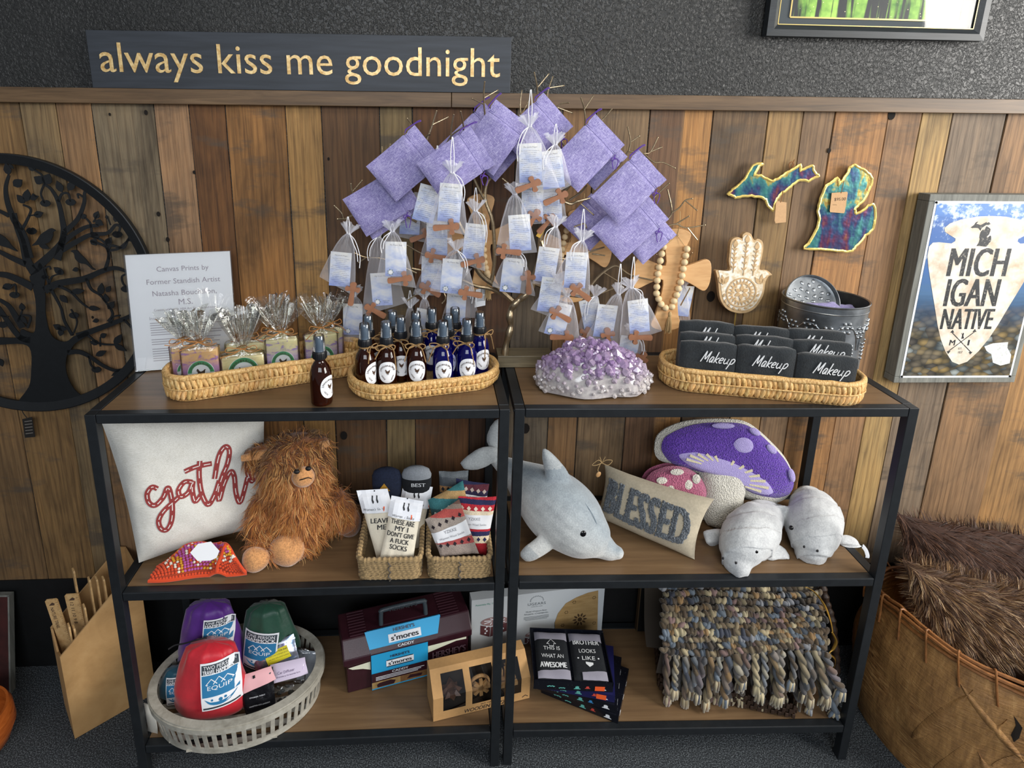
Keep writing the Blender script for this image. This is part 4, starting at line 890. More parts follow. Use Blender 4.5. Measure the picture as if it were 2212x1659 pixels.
for p, q in (((245, 890), (240, 825)), ((250, 885), (285, 835)), ((490, 885), (500, 820)), ((485, 885), (455, 840)), ((240, 880), (218, 840)), ((495, 880), (530, 840))): r = kk([p, q]); b.prism(leafpoly(r[0], r[1], 26*pm3), .002, Mk, .0006)
for i in range(9): a = math.pi*(1.05+.9*i/8); q = [(ce[0]+r*pm3*math.cos(a+d), ce[1]+r*pm3*math.sin(a+d)) for r, d in ((108, -.1), (118, .1))]; b.prism(leafpoly(q[0], q[1], 14*pm3), .002, Mk, .0006)
b.obj('carved_relief', M_carve_e, ha, smooth=False)
b = B(); pr_ = kk([(340, 1070)])[0]; pt = Mk @ Vector((pr_[0], pr_[1], -.008)); b.tube([pt+Vector((0, 0, .01)), (pt.x, pt.y, ZT+.004)], .0022, 8); b.obj('rod', mat('brass_rod', '#d9b96a', .3, .7), ha)
b = B(); b.box((pt.x, pt.y, ZT+.009), (.07, .04, .0175)); b.obj('stand', M_carve_e, ha, smooth=False, bev=.002)
# ---- embossed tin with its lid
t = NT('galvanised_tin'); n = t.noise(t.coord(), 14, 4); t.P(Base_Color=t.ramp(n, [(.3, C('#6f7376')), (.7, C('#b8bcbf'))]), Metallic=.95, Roughness=.33); t.bump(t.noise(t.coord(), 60, 2), .15, .002); M_tin = t.mat
TR = .110; tin = thing('tin_bucket', 'round embossed grey tin with its lid tucked inside, behind the makeup cloths', 'tin', (1.072, -.124, ZT)); b = B(); TH = .205
b.lathe([(.001, .0008), (TR-.004, .0005), (TR-.003, TH-.004), (TR, TH), (TR-.002, TH+.002), (TR-.005, TH), (TR-.006, .004), (.001, .004)], 64); b.obj('drum', M_tin, tin, world=False, ang=30)
b = B()
def onTin(a, z, r=.0): return (( TR-.003+r)*math.sin(a), -(TR-.003+r)*math.cos(a), z)
random.seed(5)
for i in range(-5, 6):
    a0 = i*.42; zc = .135 if i % 2 else .15
    for k in range(7):
        a1 = 2*math.pi*k/6; q = (0, 0) if k == 6 else (math.cos(a1)*.014, math.sin(a1)*.014)
        b.ball(onTin(a0+q[0]/TR, zc+q[1]), .0048, nu=8, nv=6)
    for k in range(5): b.ball(onTin(a0+.21+.02*k, .10-.011*k), .004, nu=8, nv=6)
b.obj('embossed_studs', M_tin, tin, world=False)
b = B()
for s in range(-3, 4): b.tube([onTin(s*.84+.38*math.cos(q), .085+.07*math.sin(q)) for q in [math.pi*i/16 for i in range(17)]], .0016, 6)
b.tube([onTin(2*math.pi*i/64, TH-.02, 0) for i in range(64)], .0018, 6, closed=True); b.obj('embossed_vines', M_tin, tin, world=False)
ml = T(1.040, -.108, ZT+TH-.016) @ R(-.25, 'Z') @ R(1.05, 'X') @ R(.15, 'Y'); lid = thing('tin_cover', 'round hammered tin lid leaning inside the embossed tin', 'lid', M=ml)
b = B(); b.lathe([(.0005, 0), (.068, 0), (.073, .001), (.074, .018), (.072, .019), (.071, .003), (.067, .0025), (.0005, .0025)], 48); b.obj('lid_disc', M_tin, lid, world=False, ang=30)
b = B()
for k in range(34): r = .062*math.sqrt((k+.5)/34); a = k*2.4; b.ball((r*math.cos(a), r*math.sin(a), .002), (.007, .005, .0022), R(a, 'Z'), 8, 6)
b.obj('hammer_marks', M_tin, lid, world=False)
for i, (x, y, a, z, lb) in enumerate(((1.050, -.170, .12, .128, 'folded lavender pouch lying in the embossed tin, nearest the lid'), (1.105, -.150, -.05, .122, 'folded lavender pouch lying in the embossed tin, at its right side'))):
    b = B(); mm = T(x, y, ZT+.172+.012*(1-i)) @ R(a, 'Z') @ R(.35, 'X')
    def pf_(u, v): s, q = 2*u-1, 2*v-1; return Vector((s*.048, q*.032, .008*(1-s**4)*(1-q**4)+.003*mnoise.noise(Vector((u*5, v*5, i)))))
    b.grid(pf_, 14, 12, M=mm); b.grid(lambda u, v: pf_(1-u, v)*Vector((1, 1, -1)) if False else Vector((pf_(1-u, v).x, pf_(1-u, v).y, -.003)), 14, 12, M=mm)
    o = b.obj('linen_pouch', M_lav, None); tag(o, lb, 'pouch', 'lavender pouches in the tin')
# ================================================================= DISPLAY TREE
YT = -.112
M_twig = mat('champagne_metal', '#a8967a', .3, .85, var=.18, vs=120, bump=.25, bs=160)
M_base = woodmat('bronze_brushed_wood', '#4f4634', '#6b604b', '#8a7d63', (3, 60, 60), .4, .5, .05)
tp = onZ(1090, 766, ZT+.034)
tre = thing('display_tree', 'champagne metal display tree on a bronze wooden base, hung with pouches and gift bags', 'display stand', (tp.x, tp.y, ZT))
b = B(); b.box((.231, -.099, ZT+.0178), (.156, .066, .0344)); b.obj('base', M_base, tre, smooth=False, bev=.0012)
b = B(); P3 = [(1090, 770), (1093, 745), (1099, 722), (1103, 703), (1101, 684), (1104, 668), (1113, 655), (1124, 645), (1136, 636), (1146, 622), (1150, 600)]
tk = smoothpath([onY(x, y, tp.y+(.004 if i % 2 else 0)) for i, (x, y) in enumerate(P3)], 4); random.seed(8)
b.tube(tk, [lerp(.0085, .0105, .5)*(1+.14*math.sin(i*.9)) for i in range(len(tk))], 12); b.obj('trunk', M_twig, tre)
BR_ = [  # (polyline px, y at start, y at end, radius start, radius end)
 ([(1150, 605), (1165, 560), (1168, 510), (1180, 470), (1190, 420)], -.11, -.10, .0085, .006), ([(1190, 430), (1215, 380), (1225, 330), (1200, 285)], -.10, -.09, .006, .003),
 ([(1113, 655), (1070, 618), (1040, 595), (1020, 560), (1010, 520), (985, 470), (960, 420)], -.11, -.12, .0085, .005), ([(1110, 650), (1062, 625), (1028, 618), (985, 600), (940, 590), (890, 580)], -.11, -.10, .006, .0035),
 ([(1060, 615), (1068, 560), (1064, 480), (1048, 430), (1055, 390), (1085, 370), (1090, 345), (1075, 320)], -.11, -.09, .006, .003), ([(1052, 440), (1030, 400), (1010, 350), (1001, 300)], -.1, -.11, .004, .0025),
 ([(1168, 520), (1180, 545), (1220, 560), (1270, 545), (1306, 534)], -.11, -.10, .006, .0022), ([(1279, 548), (1307, 552)], -.1, -.1, .0025, .002),
 ([(1150, 610), (1200, 630), (1250, 640), (1290, 635), (1327, 622)], -.11, -.09, .006, .0025), ([(1260, 640), (1290, 600), (1320, 577), (1335, 576), (1362, 594), (1410, 605)], -.1, -.09, .004, .002), ([(1303, 588), (1332, 606)], -.09, -.09, .002, .0018),
 ([(1190, 420), (1230, 440), (1248, 435), (1275, 428)], -.1, -.12, .005, .0025), ([(1230, 432), (1255, 415), (1268, 400)], -.1, -.12, .003, .002), ([(1255, 440), (1282, 464)], -.12, -.13, .0022, .0018), ([(1240, 490), (1262, 483), (1267, 492)], -.12, -.13, .0022, .0018),
 ([(1180, 470), (1230, 400), (1277, 382), (1310, 375), (1332, 362), (1345, 345), (1358, 326)], -.1, -.12, .0055, .0026), ([(1296, 380), (1298, 395), (1292, 402)], -.12, -.12, .0024, .002), ([(1326, 366), (1329, 345)], -.12, -.12, .0024, .002),
 ([(1358, 326), (1362, 305), (1356, 275)], -.12, -.12, .0024, .0018), ([(1362, 307), (1381, 294)], -.12, -.12, .002, .0017), ([(1358, 326), (1390, 331), (1405, 328), (1421, 297)], -.12, -.11, .0024, .0018), ([(1405, 328), (1429, 318)], -.11, -.11, .002, .0017),
 ([(1390, 331), (1412, 350), (1432, 351), (1458, 363)], -.12, -.11, .0024, .0017), ([(1400, 440), (1425, 415), (1445, 396)], -.11, -.11, .0024, .0017), ([(1330, 480), (1400, 500), (1436, 478), (1451, 458), (1442, 410)], -.09, -.1, .0035, .0018),
 ([(1451, 460), (1468, 448), (1480, 433), (1495, 429)], -.1, -.1, .0022, .0017), ([(1480, 433), (1505, 454)], -.1, -.1, .002, .0016), ([(1436, 490), (1460, 484), (1482, 492), (1523, 486)], -.1, -.1, .0024, .0017), ([(1460, 484), (1488, 467)], -.1, -.1, .002, .0016), ([(1485, 492), (1506, 518)], -.1, -.1, .002, .0016),
 ([(1384, 530), (1420, 527)], -.07, -.07, .002, .0017), ([(1396, 532), (1418, 550)], -.07, -.07, .002, .0017), ([(1478, 558), (1490, 554), (1495, 546)], -.06, -.07, .0024, .0018), ([(1470, 660), (1490, 623)], -.07, -.07, .002, .0017),
 ([(1200, 290), (1204, 231), (1228, 222)], -.09, -.09, .0028, .0018), ([(1204, 232), (1236, 244)], -.09, -.09, .002, .0017), ([(1225, 340), (1262, 280), (1262, 237), (1255, 212)], -.1, -.12, .003, .0018), ([(1262, 237), (1281, 208)], -.12, -.12, .002, .0017), ([(1262, 290), (1300, 260), (1321, 236)], -.11, -.12, .0026, .0018),
 ([(1200, 285), (1180, 240), (1162, 205), (1160, 185), (1154, 157)], -.09, -.12, .003, .0018), ([(1162, 188), (1185, 160)], -.12, -.12, .002, .0017), ([(1182, 240), (1183, 200), (1194, 166)], -.1, -.1, .0024, .0017), ([(1185, 190), (1218, 185)], -.1, -.1, .002, .0017),
 ([(1140, 300), (1124, 240), (1127, 196)], -.09, -.09, .0026, .0018), ([(1126, 250), (1143, 216)], -.09, -.09, .002, .0017), ([(1075, 325), (1050, 260), (1045, 205), (1047, 177)], -.09, -.12, .0026, .0018), ([(1047, 211), (1075, 195)], -.12, -.12, .002, .0017), ([(1046, 226), (1020, 213)], -.12, -.13, .002, .0017),
 ([(1001, 300), (1001, 272), (995, 241)], -.11, -.14, .0024, .0018), ([(1001, 275), (975, 293), (960, 320)], -.14, -.13, .0022, .0017), ([(980, 420), (974, 297), (980, 248)], -.12, -.14, .003, .0018), ([(1010, 270), (1003, 274)], -.14, -.14, .0018, .0017),
 ([(960, 420), (920, 330), (934, 270), (943, 240)], -.12, -.13, .004, .0018), ([(935, 269), (968, 253)], -.13, -.13, .002, .0017), ([(930, 290), (918, 297), (900, 330)], -.13, -.12, .0022, .0018), ([(905, 330), (897, 284), (880, 256)], -.12, -.14, .0026, .0018),
 ([(940, 470), (870, 420), (835, 360), (826, 335), (825, 318)], -.12, -.11, .004, .0018), ([(835, 345), (843, 312)], -.11, -.11, .002, .0017), ([(900, 480), (830, 440), (775, 435), (761, 413), (758, 397)], -.12, -.11, .0035, .0018), ([(763, 412), (782, 390)], -.11, -.11, .002, .0017),
 ([(830, 445), (764, 464), (744, 473), (738, 460), (722, 444)], -.12, -.13, .003, .0018), ([(744, 473), (729, 473)], -.13, -.13, .0022, .0019), ([(900, 590), (830, 560), (790, 556), (765, 546)], -.1, -.1, .003, .0018), ([(790, 557), (775, 567)], -.1, -.1, .002, .0017), ([(940, 560), (905, 545), (880, 530)], -.1, -.1, .003, .0018),
 ([(905, 632), (881, 649)], -.1, -.1, .0022, .0018), ([(940, 600), (962, 640), (955, 655)], -.1, -.1, .0024, .0018), ([(950, 600), (905, 632)], -.1, -.1, .003, .0022), ([(1085, 385), (1110, 405)], -.09, -.1, .0022, .0018)]
b = B()
for pts, ya_, yb_, ra, rb in BR_:
    n = len(pts); w = smoothpath([onY(x, y, lerp(ya_, yb_, i/(n-1))) for i, (x, y) in enumerate(pts)], 4)
    b.tube(w, [lerp(ra, rb, i/(len(w)-1)) for i in range(len(w))], 7)
    if rb < .002: b.ball(tuple(w[-1]), rb*1.35, nu=7, nv=5)
b.obj('branches', M_twig, tre)
# ---- wooden crosses with bead strings
def flat_frame(px, py, y, ang): return frame(onY(px, py, y), (math.cos(ang), 0, math.sin(ang)), (-math.sin(ang), 0, math.cos(ang)))
M_bead = mat('raw_wood_bead', '#dcc196', .6, var=.06, vs=80); M_string2 = mat('hemp_string', '#b89a6c', .9)
def wcross(label, px, py, y, ang, s, beads, tas, tagp=False):
    M = flat_frame(px, py, y, ang); c = thing('wooden_cross', label, 'cross', M.translation)
    H, A, F_ = .155*s, .088*s, .145*s
    q = [(-.020*s, -.02*s), (-.017*s, .03*s), (-.02*s, .05*s)]
    ol = [(.022, .030), (.028, .075), (.040, .118), (.026, .132), (0, .137), (-.026, .132), (-.040, .118), (-.028, .075), (-.022, .030), (-.06, .040), (-.092, .052), (-.108, .040), (-.113, .0), (-.108, -.030), (-.094, -.040), (-.06, -.022), (-.024, -.012), (-.026, -.07), (-.034, -.115), (-.044, -.145), (-.03, -.158), (0, -.163), (.03, -.158), (.044, -.145), (.034, -.115), (.026, -.07), (.024, -.012), (.06, -.022), (.094, -.040), (.108, -.030), (.113, .0), (.108, .040), (.092, .052), (.06, .040)]
    b = B(); b.prism(closed2([(x*s, z*s) for x, z in ol], 3), .011, M, -.006); b.obj('cross', M_wood_n, c, smooth=False, bev=.0015)
    b = B(); b.disc((0, .118*s, .0051), .0032, .0004, 12, M); b.obj('hole', mat('dark_hole', '#3a2414', .9), c, smooth=False)
    if beads:
        bw = [M @ Vector((x*s, z*s, .0145)) for x, z in beads]
        for v in bw:
            b = B(); b.ball(tuple(v), .0097*s, nu=14, nv=9); b.obj('bead', M_bead, c)
        b = B(); b.tube(smoothpath([M @ Vector((0, .118*s, .007))]+bw[:1], 3), .0009, 5); b.tube(smoothpath([M @ Vector((0, .118*s, .007))]+bw[-1:], 3), .0009, 5); b.tube(bw, .0009, 5); b.tube(smoothpath([M @ Vector((0, .118*s, .006)), M @ Vector((.004, .15*s, .004)), M @ Vector((.002, .185*s, 0))], 4), .0011, 5)
        b.obj('string', M_string2, c)
        tx, tz = tas; b = B(); random.seed(3); o = M @ Vector((tx*s, tz*s, .0145)); b.ball(tuple(o-Vector((0, 0, .010))), (.0055, .0055, .009), nu=10, nv=7)
        for k in range(26):
            a = k*2.4; r = .008*math.sqrt(k/26); b.tube([o+Vector((r*.4*math.cos(a), r*.4*math.sin(a), -.014)), o+Vector((r*math.cos(a), r*math.sin(a), -.035)), o+Vector((r*1.3*math.cos(a), r*1.3*math.sin(a), -.062+random.uniform(-.006, .006)))], .0011, 4)
        b.obj('tassel', M_string2, c)
    if tagp:
        q = [(-.012, -.155), (.018, -.150), (.014, -.205), (-.018, -.21)]; b = B(); b.prism([(x*s-.014, z*s+.012) for x, z in q], .0008, M, .012); tg = b.obj('price_tag', M_white, c, smooth=False)
        b = B(); random.seed(9)
        for k in range(14): ribbon(b, [(-.010+k*.0014, -.150*s+.012), (-.012+k*.0014, -.170*s+.012)], random.choice((.0004, .0008)), M, .0001, .0129)
        for k in range(4): ribbon(b, [(-.024, -.178*s+.012-k*.004), (.0, -.176*s+.012-k*.004)], .0012, M, .0001, .0129)
        b.obj('barcode', M_blackink, tg, smooth=False)
    return c
BD = [(-.040, .062-.0172*i) if i < 8 else None for i in range(8)]
left = [(-.0405, .068), (-.043, .048), (-.0445, .028), (-.046, .009), (-.047, -.010), (-.0465, -.029), (-.0455, -.048), (-.044, -.067), (-.036, -.083), (-.027, -.098), (-.013, -.109)]
right = [(.005, -.105), (.0085, -.088), (.0145, -.070), (.0175, -.051), (.021, -.032), (.0225, -.013), (.0235, .007), (.0245, .026), (.0255, .045), (.0265, .064)]
wcross('pale wooden cross with a bead string, at the right end of the tree', 1450, 596, -.075, -.03, 1.0, [(x+.002, z+.018) for x, z in left+right], (.004, -.100))
wcross('pale wooden cross behind the tree trunk, its beads and tassel left of the trunk', 1042, 520, -.03, .06, .98, [(x*.35+.018, z+.005) for x, z in left+right[::-1][:0]+[(-.01+.004*k, -.115+.001*k) for k in range(0)]], (.012, -.108), True)
wcross('pale wooden cross half hidden behind the bags right of the trunk', 1243, 545, -.03, -.08, .92, [(x, z) for x, z in left[:6]], (-.046, -.03))
# ---- lavender linen pouches: (hem upper end, hem lower end, bottom lower, bottom upper) in px
def quadM(m1, m2, b2, b1, y):
    P = [onY(*q, y) for q in (m1, m2, b2, b1)]; mt = (P[0]+P[1])/2; bt = (P[2]+P[3])/2
    up_ = mt-bt; h = up_.length; rt = ((P[1]-P[0])+(P[2]-P[3]))/2; w = rt.length
    M = frame(bt, rt, up_)
    return M, w, h
def pouch(label, m1, m2, b2, b1, y, seed, bow=True, hang=True, tilt=0):
    random.seed(seed); M, w, h = quadM(m1, m2, b2, b1, y); M = M @ R(tilt, 'X')
    if M.col[2].y > 0: M = M @ R(math.pi, 'Y')
    t = thing('linen_pouch', label, 'pouch', M=M, group='lavender linen pouches on the tree')
    hem = h*.80
    def shell(s):
        def f(u, v):
            X = (2*u-1); Z = v; th = .0075*(1-abs(X)**3.5)*(1-abs(2*min(1, Z/.98)-1)**5)**.6+.0012
            th *= (1 if Z < .8 else 1-.55*(1-abs(Z-.9)/.1*.5))
            if .785 < Z < .825: th *= .55
            n = mnoise.noise(Vector((X*1.5, Z*2, seed)))*.004+mnoise.noise(Vector((X*5, Z*6, seed+3)))*.0012
            ex = 1-.018*math.sin(math.pi*Z)*abs(X); k = .012*math.sin(Z*7+seed)
            return Vector((X*w/2*ex*(1-(.05 if .78 < Z < .83 else 0)), Z*h*(1-.02*(X*X)*(1-Z)), s*th+n))
        return f
    b = B(); f1, f2 = shell(1), shell(-1)
    b.grid(f1, 20, 30); b.grid(lambda u, v: f2(1-u, v), 20, 30); b.obj('pouch', M_lav, t, world=False, ang=70)
    b = B()
    for z in (.79, .815): b.tube([(x*w/2*.95, z*h, f1((x+1)/2, z).z+.0004) for x in [-1+.1*i for i in range(21)]], .0013, 5)
    b.obj('hem_seam', M_hem, t, world=False)
    b = B(); z = .80*h
    if hang:
        b.tube(smoothpath([(-w/2, z, .002), (-w/2-.004, z+.010, .003), (-w/2-.001, h+.006, .004), (-w/2+.003, h+.018, .003), (-w/2-.002, h+.012, .002), (-w/2-.006, z+.006, .002)], 4), .0011, 5); b.obj('hanging_loop', M_violet, t, world=False); b = B()
    if bow:
        # the cord knot hangs from the lower end of the hem, tails straight down in the world
        dn = (M.inverted().to_3x3() @ Vector((0, 0, -1))).normalized(); o = Vector((w/2, z, .003)); sd = dn.cross(Vector((0, 0, 1))).normalized()
        k = o+dn*.010; b.tube(smoothpath([o, o+dn*.006+sd*.003, k], 4), .0013, 5); b.ball(tuple(k), .0026, nu=8, nv=6)
        for s in (-1, 1): b.tube(smoothpath([k, k+sd*s*.006+dn*.002+Vector((0, 0, .003)), k+sd*s*.007+dn*.012, k+sd*s*.003+dn*random.uniform(.022, .032)], 4), .0012, 5)
        b.tube(smoothpath([k, k+sd*.009-dn*.002, k+sd*.010+dn*.006, k], 4), .0011, 5)
    if bow: b.obj('drawstring', M_violet, t, world=False)
    return t
pouch('lavender pouch high on the left, its left corner above all other left pouches', (904, 282), (969, 360), (856, 437), (791, 359), -.188, 1, True)
pouch('lavender pouch lowest on the left side, tucked under a bigger pouch', (846, 352), (899, 436), (791, 511), (741, 431), -.152, 2)
pouch('lavender pouch showing only an edge under the lowest left pouch', (856, 362), (912, 444), (804, 518), (754, 440), -.120, 3, False, False)
pouch('lavender pouch left of centre with a cross bag hanging in front of it', (1017, 276), (1073, 357), (955, 435), (900, 352), -.222, 4)
pouch('lavender pouch at the top left of centre with a violet bow above its hem', (1060, 207), (1134, 263), (1066, 380), (992, 324), -.190, 5)
pouch('dark lavender pouch behind the two pouches left of centre, under the ledge', (1026, 205), (1088, 268), (1000, 390), (940, 320), -.090, 6, False)
pouch('lavender pouch whose lower tip peeks out below the pouches left of centre', (1100, 270), (1135, 300), (1072, 396), (1030, 355), -.122, 7, False, False)
pouch('lavender pouch at the top centre, behind the highest cross bag', (1171, 198), (1236, 269), (1143, 365), (1078, 292), -.155, 8)
pouch('lavender pouch right of the top centre one, in front of the trim board', (1278, 239), (1342, 305), (1248, 416), (1184, 350), -.188, 9)
pouch('lavender pouch behind and below the pouch right of top centre', (1292, 272), (1352, 336), (1286, 411), (1222, 350), -.150, 10, False, False)
pouch('lavender pouch on the right with its full front showing, above another pouch', (1378, 324), (1440, 386), (1336, 489), (1277, 423), -.192, 11)
pouch('lavender pouch lowest on the right, its tip above the hanging cross bags', (1376, 396), (1442, 469), (1342, 567), (1276, 494), -.157, 12)
pouch('lavender pouch behind the lowest right one, beside the beaded cross', (1398, 437), (1461, 505), (1388, 572), (1330, 505), -.122, 13, False, False)
pouch('dark lavender pouch deep behind the right pouches, above the hidden cross', (1245, 400), (1305, 455), (1275, 545), (1212, 480), -.085, 14, False, False)
# ---- sheer gift bags with prayer card and little cross
PR = ['Our Father who art in heaven,', 'hallowed be thy name.', 'Thy kingdom come,', 'thy will be done', 'on earth as it is in heaven.', 'Give us this day our daily bread,', 'and forgive us our trespasses,', 'as we forgive those', 'who trespass against us,', 'and lead us not into temptation,', 'but deliver us from evil.', 'For thine is the kingdom,', 'and the power, and the glory,', 'forever and ever.', 'Amen']
t_ = NT('cloud_card'); co = t_.coord((1, 1, 1)); n = t_.noise(t_.coord((14, 26, 1)), 1.3, 5, .62); gz = t_.n('ShaderNodeSeparateXYZ', {'Vector': t_.n('ShaderNodeTexCoord').outputs['Generated']}).outputs[1]
v_ = t_.math('ADD', t_.math('MULTIPLY', n, .8), t_.math('MULTIPLY', gz, .22))
t_.P(Base_Color=t_.ramp(v_, [(.30, C('#8392c8')), (.42, C('#a0aed4')), (.52, C('#c4cad9')), (.64, C('#dddbd4'))]), Roughness=.5); M_card = t_.mat
M_cardink = mat('card_ink', '#55555f', .6); CW, CH = .055, .093
b = B(); b.box((0, 0, 0), (CW, CH, .0005)); me_card = b.mesh('card', M_card, False)
b = B(); b.text("The Lord's Prayer", T(0, CH*.40, 0), CW*.62, None, .0005, shear=.25)
for i, s in enumerate(PR): b.text(s, T(0, CH*.31-i*CH*.052, 0), CW*min(.9, .028*len(s)), CH*.026, .0005)
me_pr = b.mesh('card_text', M_cardink, False)
b = B(); b.text('My Prayer Bag', T(0, CH*.40, 0), CW*.55, None, .0005, shear=.2)
b.text('A blessing', T(CW*.18, -CH*.36, 0), CW*.34, None, .0005); b.text('for you', T(CW*.18, -CH*.41, 0), CW*.22, None, .0005); me_p2 = b.mesh('card_text', M_cardink, False)
b = B()
for i in range(7): a = i*.9; b.prism(leafpoly((-CW*.25, -CH*.38), (-CW*.25+.010*math.cos(a), -CH*.38+.010*math.sin(a)), .004), .0003, None, .0003)
me_fl = b.mesh('flower_leaves', mat('card_leaf_green', '#6d7f6c', .6), False)
b = B()
for i in range(5): a = i*1.256; b.disc((-CW*.25+.003*math.cos(a), -CH*.38+.003*math.sin(a), .0006), .003, .0003, 10)
me_fp = b.mesh('flower', mat('card_flower_white', '#eeeeea', .6), False)
co_ = [(.0045, -.034), (.0065, -.028), (.005, -.008), (.0055, .001), (.014, -.001), (.0175, .005), (.0150, .0105), (.0065, .010), (.0075, .0165), (.004, .0215), (-.004, .0215), (-.0075, .0165), (-.0065, .010), (-.0150, .0105), (-.0175, .005), (-.014, -.001), (-.0055, .001), (-.005, -.008), (-.0065, -.028), (-.0045, -.034)]
b = B(); b.prism(closed2(co_, 3), .008, None, -.004); me_cross = b.mesh('cross', M_terracotta, True, 50)
def linkm(name, me, parent, M): o = bpy.data.objects.new(name, me); COL.objects.link(o); o.parent = parent; o.matrix_basis = M; return o
def giftbag(label, knot, bl, br_, y, card, cross, seed, hangup=.045, tails=True):
    random.seed(seed); K0, A0, B0 = onY(*knot, y), onY(*bl, y), onY(*br_, y); bm = (A0+B0)/2; up_ = K0-bm; h = up_.length; rt = B0-A0; w = rt.length
    M = frame(K0, rt, up_) if False else None
    u_ = up_.normalized(); M = frame(K0, Vector((u_.z, 0, -u_.x)), u_)
    # bottom corners in local axes keep the bag's slanted hem
    Mi = M.inverted(); la, lb = Mi @ A0, Mi @ B0
    t = thing('gift_bag', label, 'gift bag', M=M, group='sheer prayer card bags on the tree')
    def side(v, e): s = min(1, v**.62*1.02); return lerp((-.004 if e is la else .004), e.x, s*(1 if v < .9 else 1)), lerp(0, e.y, v)
    def f(u, v):
        a = 2*math.pi*u; q = (math.cos(a)+1)/2; xl, zl = side(v, la); xr, zr = side(v, lb); x = lerp(xl, xr, q); z = lerp(zl, zr, q)
        d = (.004+.012*math.sin(math.pi*min(1, v*1.02))**.7)*(1-.85*max(0, v-.8)/.2); rip = (1-v)**1.5*.0022*math.sin(13*a+seed)+.0012*mnoise.noise(Vector((q*6, v*5, seed)))
        return Vector((x+rip, z, math.sin(a)*d+rip))
    b = B(); b.grid(f, 44, 14, cu=True)
    hb = [f(i/44, 1) for i in range(44)]; b.add(hb, [tuple(range(44))]); b.obj('sheer_bag', M_organza, t, world=False, ang=80)
    b = B()
    def rf(u, v):
        a = 2*math.pi*u; r = .0045+.0145*v**1.1; rip = (.0008+.0045*v)*math.sin(11*a+seed)
        return Vector(((r+rip)*math.cos(a)*1.15, .001+.024*v*(1+.25*math.sin(3*a+seed)), (r+rip)*math.sin(a)*.62))
    b.grid(rf, 48, 5, cu=True); b.tube([(.0052*math.cos(a), 0, .0045*math.sin(a)) for a in [2*math.pi*i/12 for i in range(12)]], .0018, 5, closed=True); b.obj('ruffle', M_ruffle, t, world=False, ang=80)
    upw = (M.inverted().to_3x3() @ Vector((0, 0, 1))); b = B()
    if hangup: 
        for s in (-1, 1): b.tube(smoothpath([Vector((s*.003, 0, .004)), upw*hangup*.5+Vector((s*.0042, 0, .003)), upw*hangup+Vector((s*.0008, 0, 0))], 4), (.0004, .0014) if False else .0011, 5)
    if tails:
        L = random.uniform(.05, .085); s = random.choice((-1, 1))
        b.tube(smoothpath([Vector((s*.004, 0, .005)), Vector((s*.022, -.012, .012)), Vector((s*.030, 0, .013))-upw*L*.6, Vector((s*.028, 0, .013))-upw*L], 5), .0011, 5)
        b.tube(smoothpath([Vector((s*.004, 0, .005)), Vector((s*.016, -.016, .013)), Vector((s*.022, 0, .014))-upw*L*.5, Vector((s*.024, 0, .014))-upw*L*.8], 5), .0011, 5)
    if hangup or tails: b.obj('ribbon', M_ribbon, t, world=False)
    if card:
        px, py, an, ty = card; p = Mi @ onY(px, py, y); c = linkm('prayer_card', me_card, t, None or (T(p.x, p.y, -.001) @ ((M.inverted().to_3x3().to_4x4()) @ frame((0, 0, 0), (math.cos(an), 0, math.sin(an)), (-math.sin(an), 0, math.cos(an))))))
        if ty == 1: linkm('card_text', me_pr, c, Matrix.Identity(4))
        elif ty == 2:
            linkm('card_text', me_p2, c, Matrix.Identity(4)); linkm('flower_leaves', me_fl, c, Matrix.Identity(4)); linkm('flower', me_fp, c, Matrix.Identity(4))
    if cross:
        px, py, an = cross; p = Mi @ onY(px, py, y); a = math.radians(an)-math.pi/2
        o = linkm('cross', me_cross, t, T(p.x, p.y, .0058) @ ((M.inverted().to_3x3().to_4x4()) @ frame((0, 0, 0), (math.cos(a), 0, math.sin(a)), (-math.sin(a), 0, math.cos(a))))); o.scale = (1.15, 1.15, 1)
    return t
